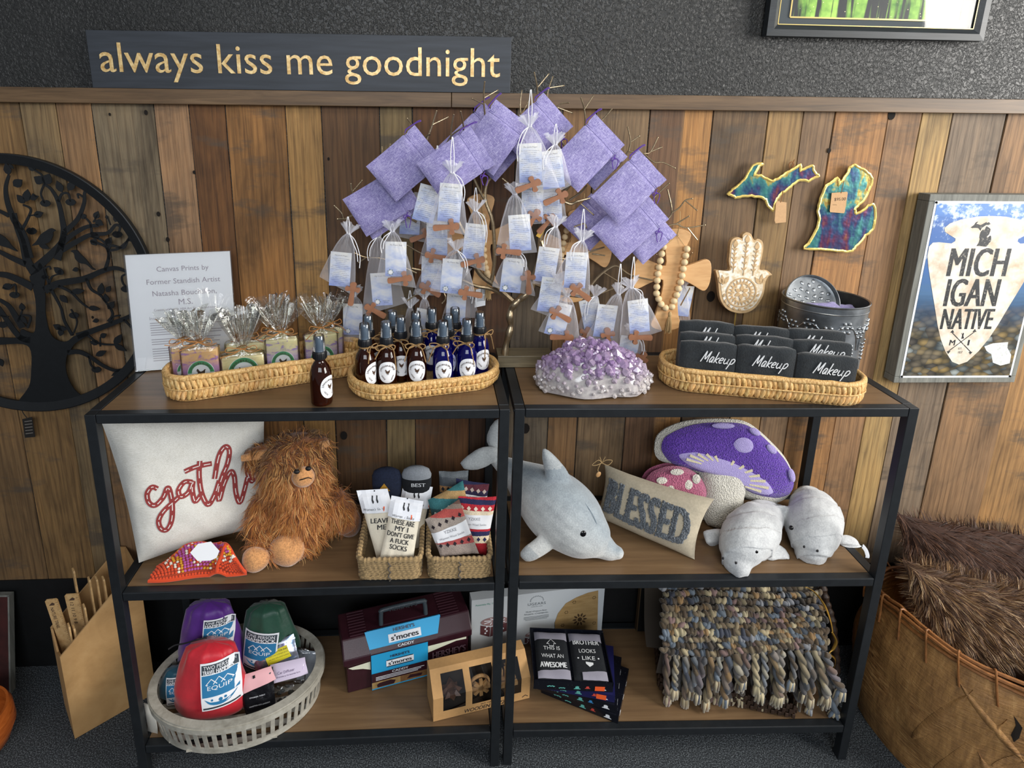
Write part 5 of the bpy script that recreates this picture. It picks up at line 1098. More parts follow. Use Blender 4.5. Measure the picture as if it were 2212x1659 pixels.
GB = [
 ('gift bag with prayer card hanging alone from the far left twig', (753, 505), (690, 598), (766, 640), -.150, (735, 582, -.10, 1), (762, 628, 80), .045, 1),
 ('gift bag with flower card behind the second front bag on the left', (818, 512), (783, 682), (876, 655), -.103, (824, 625, .06, 2), (806, 668, 150), .0, 1),
 ('gift bag with blank looking card and bright cross, lower left front', (848, 500), (813, 609), (899, 622), -.165, (855, 560, -.02, 2), (870, 601, 8), .02, 1),
 ('gift bag low on the left, behind the leftmost amber bottle', (766, 640), (740, 737), (812, 742), -.063, (762, 690, -.03, 2), None, .03, 0),
 ('gift bag with card under the lowest left pouch, cross at its right corner', (890, 440), (845, 508), (933, 527), -.073, (886, 470, -.06, 1), (915, 508, 20), 0, 0),
 ('gift bag turned sideways left of the large cross bag', (945, 402), (893, 468), (950, 500), -.178, (922, 440, -.25, 1), None, .10, 1),
 ('large gift bag with cross hanging in front of the left centre pouch', (977, 374), (924, 489), (1011, 509), -.243, (972, 438, -.08, 1), (970, 489, 5), .085, 1),
 ('narrow gift bag with bright red cross, just left of the hidden beads', (1027, 456), (991, 567), (1048, 586), -.172, (1025, 522, -.1, 1), (1027, 563, 15), .06, 1),
 ('gift bag with cross lying head to the left, under the large cross bag', (950, 462), (904, 571), (986, 561), -.138, (944, 515, .0, 1), (938, 552, 168), 0, 0),
 ('gift bag with white flower card, lower centre left', (985, 540), (929, 628), (1028, 644), -.168, (976, 597, -.08, 2), (1010, 632, 170), 0, 1),
 ('gift bag mostly hidden behind the flower card bag, cross at its foot', (937, 552), (892, 636), (950, 639), -.106, (932, 590, -.03, 1), (924, 622, 150), 0, 0),
 ('empty looking narrow gift bag above the amber bottle caps', (886, 664), (868, 740), (902, 742), -.063, None, None, .05, 0),
 ('narrow gift bag with folded card above the gap between bottles', (917, 645), (898, 722), (940, 726), -.078, (915, 702, -.2, 0), None, .03, 0),
 ('gift bag with two cards behind the blue bottle caps', (998, 602), (954, 690), (1034, 686), -.073, (985, 668, -.05, 2), None, 0, 1),
 ('highest gift bag, centre of the tree, cross in front of its card', (1144, 274), (1113, 402), (1208, 405), -.236, (1146, 352, .05, 1), (1146, 399, 22), .085, 1),
 ('gift bag right behind the highest bag, ribbon tail on its right', (1199, 313), (1170, 432), (1234, 400), -.206, (1193, 366, .15, 1), (1205, 425, 25), .05, 1),
 ('gift bag directly below the highest bag with half a cross showing', (1150, 408), (1130, 486), (1178, 482), -.170, (1150, 440, .03, 1), (1152, 470, 60), 0, 0),
 ('gift bag under the ribbon tail bag, dark cross at its lower left', (1205, 410), (1178, 490), (1224, 478), -.138, (1191, 445, .1, 1), (1183, 478, 50), 0, 0),
 ('gift bag with large tilted prayer card over the trunk fork', (1112, 420), (1070, 552), (1160, 545), -.200, (1123, 503, .08, 1), (1092, 542, 175), 0, 0),
 ('gift bag with flower card and cross at right, in front of the trunk', (1112, 540), (1063, 619), (1156, 640), -.170, (1106, 595, -.10, 2), (1140, 603, 95), 0, 1),
 ('gift bag with prayer card right of the trunk, no cross in sight', (1200, 490), (1149, 612), (1214, 620), -.172, (1181, 572, -.12, 1), None, .03, 1),
 ('gift bag with cross pointing up left, right of the trunk in front', (1257, 520), (1188, 623), (1273, 650), -.233, (1244, 584, -.03, 1), (1248, 627, 143), .08, 1),
 ('gift bag tilted above the amethyst with a cross lying to the lower right', (1205, 610), (1146, 668), (1230, 700), -.203, (1188, 637, -.12, 1), (1204, 676, 150), 0, 0),
 ('gift bag resting just above the amethyst top, cross head to the right', (1225, 640), (1163, 715), (1252, 746), -.168, (1206, 690, -.22, 2), (1218, 727, -2), 0, 0),
 ('gift bag half hidden behind the paired bags, over the amethyst', (1286, 640), (1240, 728), (1285, 745), -.120, (1278, 680, .25, 1), (1262, 722, 60), 0, 1),
 ('left one of the paired gift bags hanging above the right of the amethyst', (1336, 636), (1266, 728), (1336, 748), -.150, (1308, 694, -.10, 1), (1312, 725, 100), .085, 0),
 ('right one of the paired gift bags, beside the bead string tassel', (1364, 622), (1339, 744), (1430, 715), -.175, (1380, 683, .15, 1), (1376, 727, 178), .085, 1),
 ('gift bag lowest of all, right behind the amethyst, with flower card', (1368, 722), (1334, 782), (1396, 762), -.130, (1356, 760, -.12, 2), (1382, 775, 60), 0, 1),
 ('gift bag seen at the right edge of the beaded wooden cross', (1477, 620), (1468, 706), (1491, 704), -.028, (1474, 650, -.1, 0), None, .02, 1)]
for i, (lb, k_, bl_, br_, y, cd_, cr_, hu, ta) in enumerate(GB): giftbag(lb, k_, bl_, br_, y-.012, cd_, cr_, 70+i, hu, ta)
# small yellow gift tag hanging at the trunk fork
Mg = flat_frame(1170, 498, -.125, -.5); b = B(); b.prism([(-.006, -.02), (.006, -.02), (.006, .016), (0, .022), (-.006, .016)], .0008, Mg); yt = b.obj('gift_tag', mat('yellow_tag', '#d8ae4a', .6), None, smooth=False)
tag(yt, 'small yellow price tag hanging at the fork of the metal tree', 'tag')
# ================================================================= MIDDLE SHELF
def leanframe(px, py, z, yaw, lean):
    o = onZ(px, py, z); r = Vector((math.cos(yaw), math.sin(yaw), 0)); n = Vector((-math.sin(yaw), math.cos(yaw), 0)); u = Vector((0, 0, math.cos(lean)))+n*math.sin(lean)
    return frame(o, r, u)
class Soft:
    """stuffed quad: corners (TL,TR,BR,BL) in the plane of frame M, thickness th; z out of M's plane"""
    def __init__(s, q, th, pinch=.06, pw=2.4, seed=0, wob=.004):
        s.q = [Vector((p[0], p[1])) for p in q]; s.th = th; s.pi = pinch; s.pw = pw; s.seed = seed; s.wob = wob
    def flat(s, u, v):
        a, b_, c, d = s.q; X, Y_ = 2*u-1, 2*v-1; ku = u+(.5-u)*s.pi*(1-Y_*Y_)*abs(X)**1.5; kv = v+(.5-v)*s.pi*(1-X*X)*abs(Y_)**1.5
        return d.lerp(c, ku).lerp(a.lerp(b_, ku), kv)
    def h(s, u, v):
        X, Y_ = abs(2*u-1), abs(2*v-1); return s.th/2*max(0, (1-X**s.pw))**.62*max(0, (1-Y_**s.pw))**.62
    def pt(s, u, v, sg=1):
        p = s.flat(u, v); n = s.wob*mnoise.noise(Vector((u*3, v*3, s.seed)))+s.wob*.4*mnoise.noise(Vector((u*9, v*9, s.seed+5)))
        return Vector((p.x, p.y, sg*s.h(u, v)+n))
    def mesh(s, b, nu=30, nv=30):
        b.grid(lambda u, v: s.pt(u, v, 1), nu, nv); b.grid(lambda u, v: s.pt(1-u, v, -1), nu, nv); return b
    def uv(s, x, y):
        u = v = .5
        for _ in range(12):
            e = Vector((x, y))-s.flat(u, v); du = (s.flat(u+.01, v)-s.flat(u-.01, v))/.02; dv = (s.flat(u, v+.01)-s.flat(u, v-.01))/.02
            D = du.x*dv.y-du.y*dv.x
            if abs(D) < 1e-12: break
            u += (e.x*dv.y-e.y*dv.x)/D; v += (du.x*e.y-du.y*e.x)/D; u = min(1, max(0, u)); v = min(1, max(0, v))
        return u, v
    def drape(s, b, lift=.0006):
        nv = []
        for x, y, z in b.v: u, v = s.uv(x, y); nv.append((x, y, z+s.pt(u, v, 1).z+lift))
        b.v = nv; return b
def toW(b, M): b.v = [tuple(M @ Vector(v)) for v in b.v]; return b
def inplane(M, pts): return planeP(pts, M)
M_linw = linen('ivory_linen', '#c9c5ba', '#dedbd2', '#eceae3', 700, .9, (.08, 1)); M_redst = mat('brick_red_applique', '#943a38', .8, var=.1, vs=200, bump=.2, bs=900); M_stitch = mat('white_stitching', '#e9e2dc', .7)
# ---- "gather" pillow
Mg_ = leanframe(300, 1213, ZM+.012, .40, .16)
q = inplane(Mg_, [(212, 893), (571, 893), (590, 1132), (300, 1216)]); dn_ = .012
q = [(q[0][0], q[0][1]), (q[1][0], q[1][1]), q[2], q[3]]
gp = thing('throw_pillow', 'ivory linen pillow lettered "gather" in red script, standing at the left of the middle shelf', 'pillow', Mg_.translation)
sf = Soft(q, .12, .05, 2.8, 3, .007); b = B(); sf.mesh(b, 40, 40); toW(b, Mg_); b.v = [(v[0], v[1], min(v[2], ZT-TB-.004)) for v in b.v]; b.obj('cushion', M_linw, gp, ang=80)
GA = [[(485, 535), (450, 525), (420, 570), (430, 625), (470, 640), (520, 590), (545, 530), (562, 545), (578, 640), (572, 740), (540, 800), (505, 790), (492, 740), (520, 680), (580, 620), (620, 580)],
      [(702, 490), (655, 490), (617, 540), (632, 580), (680, 552), (706, 488), (703, 540), (722, 608), (762, 560)], [(750, 360), (746, 450), (762, 560), (802, 630), (842, 570), (872, 480)], [(655, 425), (730, 395), (825, 375)],
      [(842, 470), (868, 335), (908, 277), (936, 300), (922, 380), (892, 450), (866, 540), (872, 602), (902, 500), (942, 427), (966, 460), (976, 560), (1002, 625), (1032, 540), (1050, 470)],
      [(1046, 480), (1082, 440), (1096, 370), (1076, 318), (1052, 345), (1050, 440), (1082, 500), (1110, 440)], [(1118, 330), (1146, 288), (1150, 330), (1172, 300)]]
b = B(); b2 = B(); kpx = 1/ppm(Mg_.translation)
for s in GA:
    p = sp2(inplane(Mg_, pxs(s, 2.989, 180, 860)), 7); ribbon(b, p, 10.5*kpx, None, .0008)
    for i in range(0, len(p)-3, 5): ribbon(b2, p[i:i+4], 1.7*kpx, None, .0005, .0009)
toW(sf.drape(b, .0012), Mg_); lt_ = b.obj('lettering', M_redst, gp, smooth=False); toW(sf.drape(b2, .0012), Mg_); b2.obj('white_stitching', M_stitch, lt_, smooth=False)
# ---- fur helper
def fur(b, skin, n, length, seed, width=.0011, droop=.5, curl=.35, keep=None, cols=None, seg=4, comb=None):
    rnd = random.Random(seed); V = [Vector(v) for v in skin.v]; tri = []; cum = []; tot = 0
    for f in skin.f:
        for k in range(1, len(f)-1):
            a, c, d = V[f[0]], V[f[k]], V[f[k+1]]; ar = (c-a).cross(d-a).length
            tot += ar; tri.append((a, c, d)); cum.append(tot)
    import bisect
    done = 0
    while done < n:
        a, c, d = tri[min(len(tri)-1, bisect.bisect(cum, rnd.random()*tot))]; r1, r2 = rnd.random(), rnd.random()
        if r1+r2 > 1: r1, r2 = 1-r1, 1-r2
        p = a+(c-a)*r1+(d-a)*r2; nn = (c-a).cross(d-a)
        done += 1
        if nn.length < 1e-12: continue
        nn.normalize()
        if keep and not keep(p): continue
        L = length(p) if callable(length) else length
        L *= rnd.uniform(.65, 1.2); dirn = nn.copy(); cl = mnoise.noise_vector(p*22)*curl; dr = Vector(comb(p)) if comb else Vector((0, 0, -1))
        pts = [p-nn*.002]; cur = p.copy(); dirn = (dirn+cl*.6+dr*droop*.3).normalized()
        for k in range(seg):
            dirn = (dirn+dr*droop*.42+mnoise.noise_vector(cur*55+Vector((seed, 0, 0)))*curl*.8).normalized()
            cur = cur+dirn*L/seg; pts.append(cur.copy())
        sd = dirn.cross(nn); sd = sd.normalized() if sd.length > 1e-5 else nn.orthogonal().normalized()
        if cols: b.a = cols(p, rnd)
        vs = []
        for k, w in enumerate(pts): ww = width*(1-.8*(k/seg)); vs += [tuple(w-sd*ww), tuple(w+sd*ww)]
        b.add(vs, [(2*k, 2*k+1, 2*k+3, 2*k+2) for k in range(seg)])
    return b
def tintmat(name, rough=.8, sheen=.3, spec=.4):
    if name in MC: return MC[name]
    t = NT(name); t.P(Base_Color=t.n('ShaderNodeAttribute', attribute_name='tint').outputs[0], Roughness=rough, Sheen_Weight=sheen); t.b.inputs['Specular IOR Level'].default_value = spec; MC[name] = t.mat; return t.mat
M_furt = tintmat('plush_fur', .6, .2)
def L3(h): return C(h)[:3]
def colmix(a, c, t): return tuple(lerp(a[i], c[i], t) for i in range(3))+(1,)
# ---- shaggy bear
D_ = lambda px, py, y: onY(px, py, y)
be = thing('plush_bear', 'shaggy ginger plush creature with peach snout and feet, sitting against the gather pillow', 'plush toy', onZ(620, 1180, ZM))
def blob(b, px, py, y, rx, ry=None, rz=None, rot=None): p = D_(px, py, y); k = 1/ppm(p); b.ball(tuple(p), (rx*k, (ry or rx)*k, (rz or rx)*k), rot, 20, 14)
b = B(); blob(b, 645, 1092, -.20, 72, 68, 90); blob(b, 628, 1160, -.225, 62, 62, 50); blob(b, 636, 1008, -.215, 74, 66, 66); blob(b, 645, 975, -.205, 58, 50, 40)
def limb(b, pts, rr): w = smoothpath([D_(*p) for p in pts], 5); n = len(w); r = [lerp(rr[int(i*(len(rr)-1)/n)], rr[min(len(rr)-1, int(i*(len(rr)-1)/n)+1)], (i*(len(rr)-1)/n) % 1)/ppm(w[i]) for i in range(n)]; b.tube(w, r, 14)
limb(b, [(610, 1150, -.22), (580, 1180, -.27), (552, 1200, -.31)], [36, 32, 26]); limb(b, [(660, 1160, -.22), (640, 1180, -.26), (620, 1190, -.29)], [38, 34, 28]); limb(b, [(580, 1080, -.21), (565, 1120, -.24), (570, 1160, -.26)], [34, 30, 24]); limb(b, [(710, 1080, -.2), (735, 1110, -.19), (752, 1135, -.18)], [38, 32, 26])
limb(b, [(600, 975, -.205), (560, 980, -.21), (528, 988, -.215)], [20, 18, 10]); limb(b, [(680, 965, -.2), (700, 958, -.2), (709, 957, -.2)], [22, 16, 8])
skin = clampz(fuse(b, .006, 5), ZM+.001); skin.a = None
M_bskin = fleece('ginger_plush', '#94592a', .9, .4, 300); skin.obj('body', M_bskin, be)
M_peach = fleece('peach_plush', '#c78d57', .85, .5, 220)
b = B(); blob(b, 655, 1030, -.292, 25, 22, 22); b.obj('snout', M_peach, be)
b = B()
for px, py in ((641, 1019), (666, 1012)): blob(b, px, py, -.322, 6.5, 5, 5)
b.obj('nose', mat('black_embroidery', '#16110f', .6), be)
b = B(); b.tube(smoothpath([D_(647, 1037, -.322), D_(655, 1035, -.325), D_(665, 1032, -.323), D_(673, 1034, -.318)], 4), .0014, 6); b.obj('mouth', MC['black_embroidery'], be)
for pts in ([(552, 1207, -.325), 30, 26, 26], [(620, 1190, -.298), 38, 30, 34]):
    b = B(); p = D_(*pts[0]); k = 1/ppm(p); b.ball((p.x, p.y, max(p.z, ZM+pts[3]*k*.9)), (pts[1]*k, pts[2]*k, pts[3]*k), None, 20, 14)
    for i, v in enumerate(b.v): n_ = mnoise.noise(Vector(v)*28)*.004; b.v[i] = (v[0]+n_, v[1]+n_, max(v[2]+n_, ZM+.0005))
    b.obj('foot', M_peach, be)
b = B(); blob(b, 755, 1128, -.178, 26, 24, 34); b.obj('paw', fleece('brown_plush', '#7d4d25', .9, .4), be)
for pts in ([(598, 978, -.225), (560, 983, -.232), (522, 990, -.236)], [(675, 967, -.215), (697, 961, -.217), (710, 956, -.217)]):
    b = B(); w = smoothpath([D_(*p) for p in pts], 4); b.tube(w, [(lerp(.016, .009, i/(len(w)-1)), lerp(.010, .006, i/(len(w)-1))) for i in range(len(w))], 10); b.obj('ear', M_peach, be)
sn = D_(655, 1030, -.29); hc = D_(636, 1000, -.215)
pw_ = D_(755, 1128, -.178)
def kp(p): return (p-pw_).length > .062 and (p-sn).length > .032 and not (p.z < ZM+.035 and p.y < -.285) and p.z > ZM+.006
g0, g1, g2, g3 = L3('#6e3c18'), L3('#a86530'), L3('#c88643'), L3('#dcae70')
def bc(p, r):
    t = r.random(); c = g1 if t < .45 else (g2 if t < .8 else (g0 if t < .9 else g3))
    if p.z > hc.z+.01 and t < .5: c = L3('#5f3a1d')
    if abs(p.z-hc.z) < .06 and p.y < hc.y-.03 and t > .6: c = L3('#c9965a')
    return tuple(c)+(1,)
b = B(); fur(b, skin, 17000, lambda p: .044 if p.z < hc.z+.02 else .036, 5, .0008, .95, 1.0, kp, bc, 6); clampz(b, ZM+.0015)
b.obj('shaggy_fur', M_furt, be, ang=180); be.children[-1]['kind'] = 'stuff'
# ---- crochet bandana
cb = thing('crochet_bandana', 'orange, pink and yellow crochet granny bandana with white card in front of the pillow', 'bandana', onZ(430, 1262, ZM))
OR, WH, PK, YL = '#d4471d', '#e6dfd0', '#b8559f', '#d79a1e'
def bsurf(u, v):
    # u left->right along the front edge, v front->back ridge
    f = onZ(lerp(322, 534, u), lerp(1262, 1244, u)-3+2*math.sin(u*9), ZM)
    top = [(345, 1222), (398, 1186), (440, 1176), (478, 1176), (505, 1205), (530, 1238)]; k = u*(len(top)-1); i = min(int(k), len(top)-2); a, c = Vector(top[i]), Vector(top[i+1]); t = a.lerp(c, k-i)
    hgt = .012+.055*math.sin(math.pi*min(1, max(0, u)))**.7; bk = onZ(t.x, t.y, ZM+hgt)
    p = f.lerp(bk, v); p.z = ZM+.005+(hgt)*(math.sin(v*math.pi/2)**.9)+.006*math.sin(u*14+v*4)*v*(1-u*.3)+.004*math.sin(v*9)*(1-v); 
    if .62 < u < .8: p.z += .010*math.sin((u-.62)/.18*math.pi)
    return p
b = B(); b.a = C('#a83c18'); b.grid(bsurf, 40, 18); M_yarn = tintmat('crochet_yarn', .85, .2); b.obj('cloth', M_yarn, cb)
random.seed(6)
for nm, colr in (('orange_clusters', OR), ('white_clusters', WH), ('pink_clusters', PK), ('yellow_clusters', YL)):
    b = B(); b.a = C(colr)
    for iu in range(30):
        for iv in range(12):
            u, v = (iu+.5+(.5 if iv % 2 else 0))/30.5, (iv+.5)/12; d = abs(u-.46)*2.6+abs(v-.78)*.9+.05*math.sin(u*30)
            ring = 'orange_clusters' if v < .12 or u < .04 or u > .95 or d > 1.15 or (.44 < d < .56 and iu % 2) else ('white_clusters' if (d > .9 or (.5 < d < .62)) and iu % 2 == 0 else ('yellow_clusters' if d < .24 or (.80 < d < .92) else 'pink_clusters' if d < .9 else 'orange_clusters'))
            if ring != nm: continue
            p = bsurf(u, v)+Vector((random.uniform(-.001, .001), -.0015, .0015)); b.ball(tuple(p), (.0042, .0036, .0034), R(random.uniform(-.6, .6), 'Y'), 7, 5)
    b.obj(nm, M_yarn, cb)
b = B(); b.a = C(OR); b.tube([bsurf(i/50, 0)+Vector((0, -.002, .002)) for i in range(51)], .0048, 7); b.tube([bsurf(.70+.0*i/20, i/20)+Vector((0, -.004, .004)) for i in range(21)], .0045, 7); b.tube([bsurf(i/50, 1) for i in range(51)], .0045, 7); b.obj('orange_border', M_yarn, cb)
mc = onZ(440, 1196, ZM+.085); Mcd = frame(mc, (1, .1, .02), (-.2, .75, .62)); b = B(); b.prism(inplane(Mcd, [(411, 1194), (428, 1175), (456, 1170), (474, 1190), (468, 1205), (455, 1211), (427, 1212)]), .001, Mcd); b.obj('card', M_white, cb, smooth=False)
# ---- rope baskets and socks
M_rope = tintmat('seagrass_rope', .75, .1)
def rope_basket(label, cx, cy, yaw, W, D, H, seed):
    random.seed(seed); t = thing('rope_basket', label, 'basket', M=T(cx, cy, ZM+.0006) @ R(yaw, 'Z')); n = 8; rr = H/(2*n)*1.05
    def ring(z, r, off=0, k=1.0, tw=1):
        st, tot = stadium(W-2*r+2*off, D-2*r+2*off, 300, .2); b = B(); ph = random.uniform(0, 6); pts = [(p[0], p[1], z) for p, _ in st]
        b.tube(pts, [r*(1+.16*math.sin(i*1.12+ph)) for i in range(300)], 7, closed=True)
        for j in range(len(b.f)):
            i = j; s = j//7; w = .55+.45*(math.sin(s*1.12+ph+(j%7)*.9)*.5+.5); w *= random.choice((1, 1, .8, .45)) if random.random() < .16 else 1; b.attr[i] = (.40*w*k, .27*w*k, .125*w*k, 1)
        return b
    for i in range(n):
        b = ring(rr+i*(H-2*rr)/(n-1)*.93, rr, .004*i/n); b.obj('coil', M_rope, t, world=False)
    b = ring(H+.001, rr*1.75, .006, 1.05); b.obj('rim', M_rope, t, world=False); b = ring(rr*1.35, rr*1.3, .002, .9); b.obj('foot_braid', M_rope, t, world=False)
    b = B(); b.a = (.2, .14, .07, 1); b.box((0, 0, .004), (W-.01, D-.01, .006)); b.obj('base', M_rope, t, world=False, smooth=False)
    b = B(); b.a = (.10, .08, .06, 1)
    for s in (-1, 1): b.tube([(0.004*math.sin(i*2), s*(D/2+.0035), H*i/9) for i in range(10)], .002, 6)
    b.obj('tie', M_rope, t, world=False); return t
rope_basket('left seagrass rope basket holding white lettered socks, beside the plush creature', -.140, -.262, .0, .166, .222, .060, 1)
rope_basket('right seagrass rope basket holding patterned wool socks, against the middle posts', .042, -.262, .01, .166, .222, .060, 2)
def stripes(name, st, rough=.95):
    """knit bands along local y: list of (fraction, colour)"""
    t = NT(name); y = t.n('ShaderNodeSeparateXYZ', {'Vector': t.n('ShaderNodeTexCoord').outputs['Generated']}).outputs[1]
    n = t.noise(t.coord(), 420, 2); r = t.n('ShaderNodeValToRGB', {'Fac': t.math('ADD', y, t.math('MULTIPLY', t.math('SUBTRACT', n, .5), .02))}); e = r.color_ramp.elements; r.color_ramp.interpolation = 'CONSTANT'
    while len(e) < len(st): e.new(.5)
    for el, (p, c) in zip(e, st): el.position = p; el.color = C(c)
    t.P(Base_Color=t.mix(1.0, r.outputs[0], t.ramp(n, [(.3, (.75, .75, .75)), (.7, (1.15, 1.15, 1.15))]), 'MULTIPLY'), Roughness=rough); t.bump(n, .6, .002); return t.mat
def sock(name, label, M, q, th, m, group, seed, wob=.004):
    t = thing(name, label, 'socks', M.translation, group); sf = Soft(q, th, .03, 4, seed, wob); b = B(); sf.mesh(b, 20, 26)
    ob = bpy.data.objects.new('sock', b.mesh('sock', m, True, 80)); COL.objects.link(ob); ob.parent = t; ob.matrix_basis = T(*(-M.translation)) @ M; ob.data.name = 'sock'
    return t, sf
def onsock(t, sf, M, name, m, fn, lift=.0006, parent=None, label=None):
    b = B(); fn(b); sf.drape(b, lift); toW(b, M); return b.obj(name, m, parent or t, smooth=False, label=label)
M_cream = mat('cream_sock_knit', '#e5dcc8', .9, var=.05, vs=300, bump=.3, bs=600); M_card_w = mat('white_header_card', '#eceef4', .5); M_orange = mat('orange_price_sticker', '#f0602c', .5)
def rect(b, x0, y0, x1, y1, t=.0004, n=6):
    b.grid(lambda u, v: Vector((lerp(x0, x1, u), lerp(y0, y1, v), t)), n, n)
def sockicon(b, x, y, s):
    o = [(-.3, 1), (.3, .95), (.25, .1), (.75, -.45), (.5, -.85), (.1, -.75), (-.35, -.1)]
    for d in (-.5, .6): b.prism([(x+s*(p[0]*.55+d), y+s*p[1]) for p in o], .0003, None, .0004)
def whitesock(label, q, y, lean, yaw, rows, seed, icon=True, topw=None):
    P = [onY(*q[2], y), onY(*q[3], y)]; o = P[1]; r = Vector((math.cos(yaw), math.sin(yaw), 0)); n = Vector((-math.sin(yaw), math.cos(yaw), 0)); M = frame(o, r, Vector((0, 0, math.cos(lean)))+n*math.sin(lean))
    Q = inplane(M, q); t, sf = sock('novelty_socks', label, M, Q, .020, M_cream, 'white lettered socks in the left rope basket', seed)
    a, b_, c, d = [Vector(p) for p in Q]; w = (b_-a).length; hh = ((a-d).length+(b_-c).length)/2; rt = (b_-a).normalized(); ang = math.atan2(rt.y, rt.x); tc = (a+b_)/2; dn = ((c+d)/2-tc).normalized()
    X = lambda f, g: tc+rt*(f*w/2)+dn*(g*hh)
    def cardf(b):
        c0 = [X(-1.03, -.05), X(1.03, -.05), X(1.03, .30), X(-1.03, .30)]; b.grid(lambda u, v: Vector((*(c0[3].lerp(c0[2], u).lerp(c0[0].lerp(c0[1], u), v)), .001)), 8, 8)
    cd_ = onsock(t, sf, M, 'header_card', M_card_w, cardf, .0022)
    def pr(b):
        p = X(.0, .10); m2 = T(p.x, p.y, 0) @ R(ang, 'Z'); bb = B(); sockicon(bb, 0, 0, .011); bb.text("Women's Socks", T(-.002, -.024, 0), w*.7, None, .0004, shear=.3); bb.disc((0, .022, .0004), .002, .0003, 10); b.add(bb.v, bb.f, m2)
    onsock(t, sf, M, 'card_print', M_blackink, pr, .0034, cd_)
    def st(b): p = X(.72, .24); bb = B(); rect(bb, -.012, -.006, .012, .006, .0004, 2); b.add(bb.v, bb.f, T(p.x, p.y, 0) @ R(ang+.05, 'Z'))
    onsock(t, sf, M, 'price_sticker', M_orange, st, .0036, cd_)
    if rows:
        def tx(b):
            for g, s, f in rows:
                p = X(0, g); bb = B(); bb.text(s, Matrix.Identity(4), w*f, .0125, .0004, bold=.03); b.add(bb.v, bb.f, T(p.x, p.y, 0) @ R(ang, 'Z'))
        onsock(t, sf, M, 'lettering', M_blackink, tx, .0012)
    return t
whitesock('white socks behind the front pair, upper right of the left rope basket', [(872, 1048), (933, 1058), (905, 1190), (850, 1185)], -.255, .34, -.05, None, 3)
whitesock('white socks reading LEAVE at the left side of the left rope basket', [(773, 1066), (838, 1062), (872, 1196), (815, 1212)], -.315, .38, .05, [(.42, 'LEAVE', .62), (.52, 'ME', .3)], 2)
whitesock('white socks with five rows of black lettering, front of the left rope basket', [(846, 1076), (913, 1088), (893, 1206), (820, 1208)], -.345, .36, -.05, [(.36, 'THESE ARE', .75), (.465, 'MY I', .42), (.57, "DON'T GIVE", .85), (.68, 'A FUCK', .6), (.79, 'SOCKS', .55)], 1)
M_navy = mat('navy_knit', '#1b2338', .95, var=.25, vs=200, bump=.4, bs=600); M_blk = mat('black_knit', '#15181d', .95, var=.2, vs=200, bump=.4, bs=600); M_grayk = mat('heather_grey_knit', '#878c92', .95, var=.15, vs=300, bump=.4, bs=600); M_mustard = mat('mustard_knit', '#b3842c', .95)
def rolled(label, px, py, y, rx, rz, top, body, seed):
    p = onY(px, py, y); k = 1/ppm(p); t = thing('rolled_socks', label, 'socks', (p.x, y, p.z), 'dark socks at the back of the left rope basket')
    b = B(); ln = p.z-(ZM+.012); b.lathe([(.001, -ln), (rx*k*.7, -ln+.004), (rx*k, -.01), (rx*k, rz*k*.25), (rx*k*.97, rz*k*.3)], 24, sy=.42); b.obj('sock_body', body, t, world=False)
    b = B(); b.lathe([(rx*k*.99, rz*k*.2), (rx*k, rz*k*.45), (rx*k*.86, rz*k*.8), (rx*k*.5, rz*k), (.001, rz*k*1.04)], 24, sy=.46); b.obj('sock_cuff', top, t, world=False); return t
r_ = rolled('navy socks with a mustard patch at the back left of the rope basket', 836, 1040, -.20, 32, 32, M_navy, M_navy, 1)
p = r_.location; b = B(); b.prism([(-.016, -.01), (.016, -.012), (.0, .012)], .001, frame(p+Vector((-.006, -.022, -.004)), (1, 0, 0), (0, 0, 1))); b.obj('patch', M_mustard, r_, smooth=False)
r_ = rolled('black socks with a grey cuff reading BEST, back of the left rope basket', 900, 1035, -.20, 32, 30, M_grayk, M_blk, 2)
p = r_.location; b = B(); b.text('BEST', frame(p+Vector((.006, -.0235, -.004)), (1, 0, 0), (0, 0, 1)), .040, .011, 0, bold=.03); b.obj('lettering', mat('white_knit_letters', '#c9ccd0', .8), r_, smooth=False)
M_ysz = mat('white_paper_band', '#e8e9ec', .5)
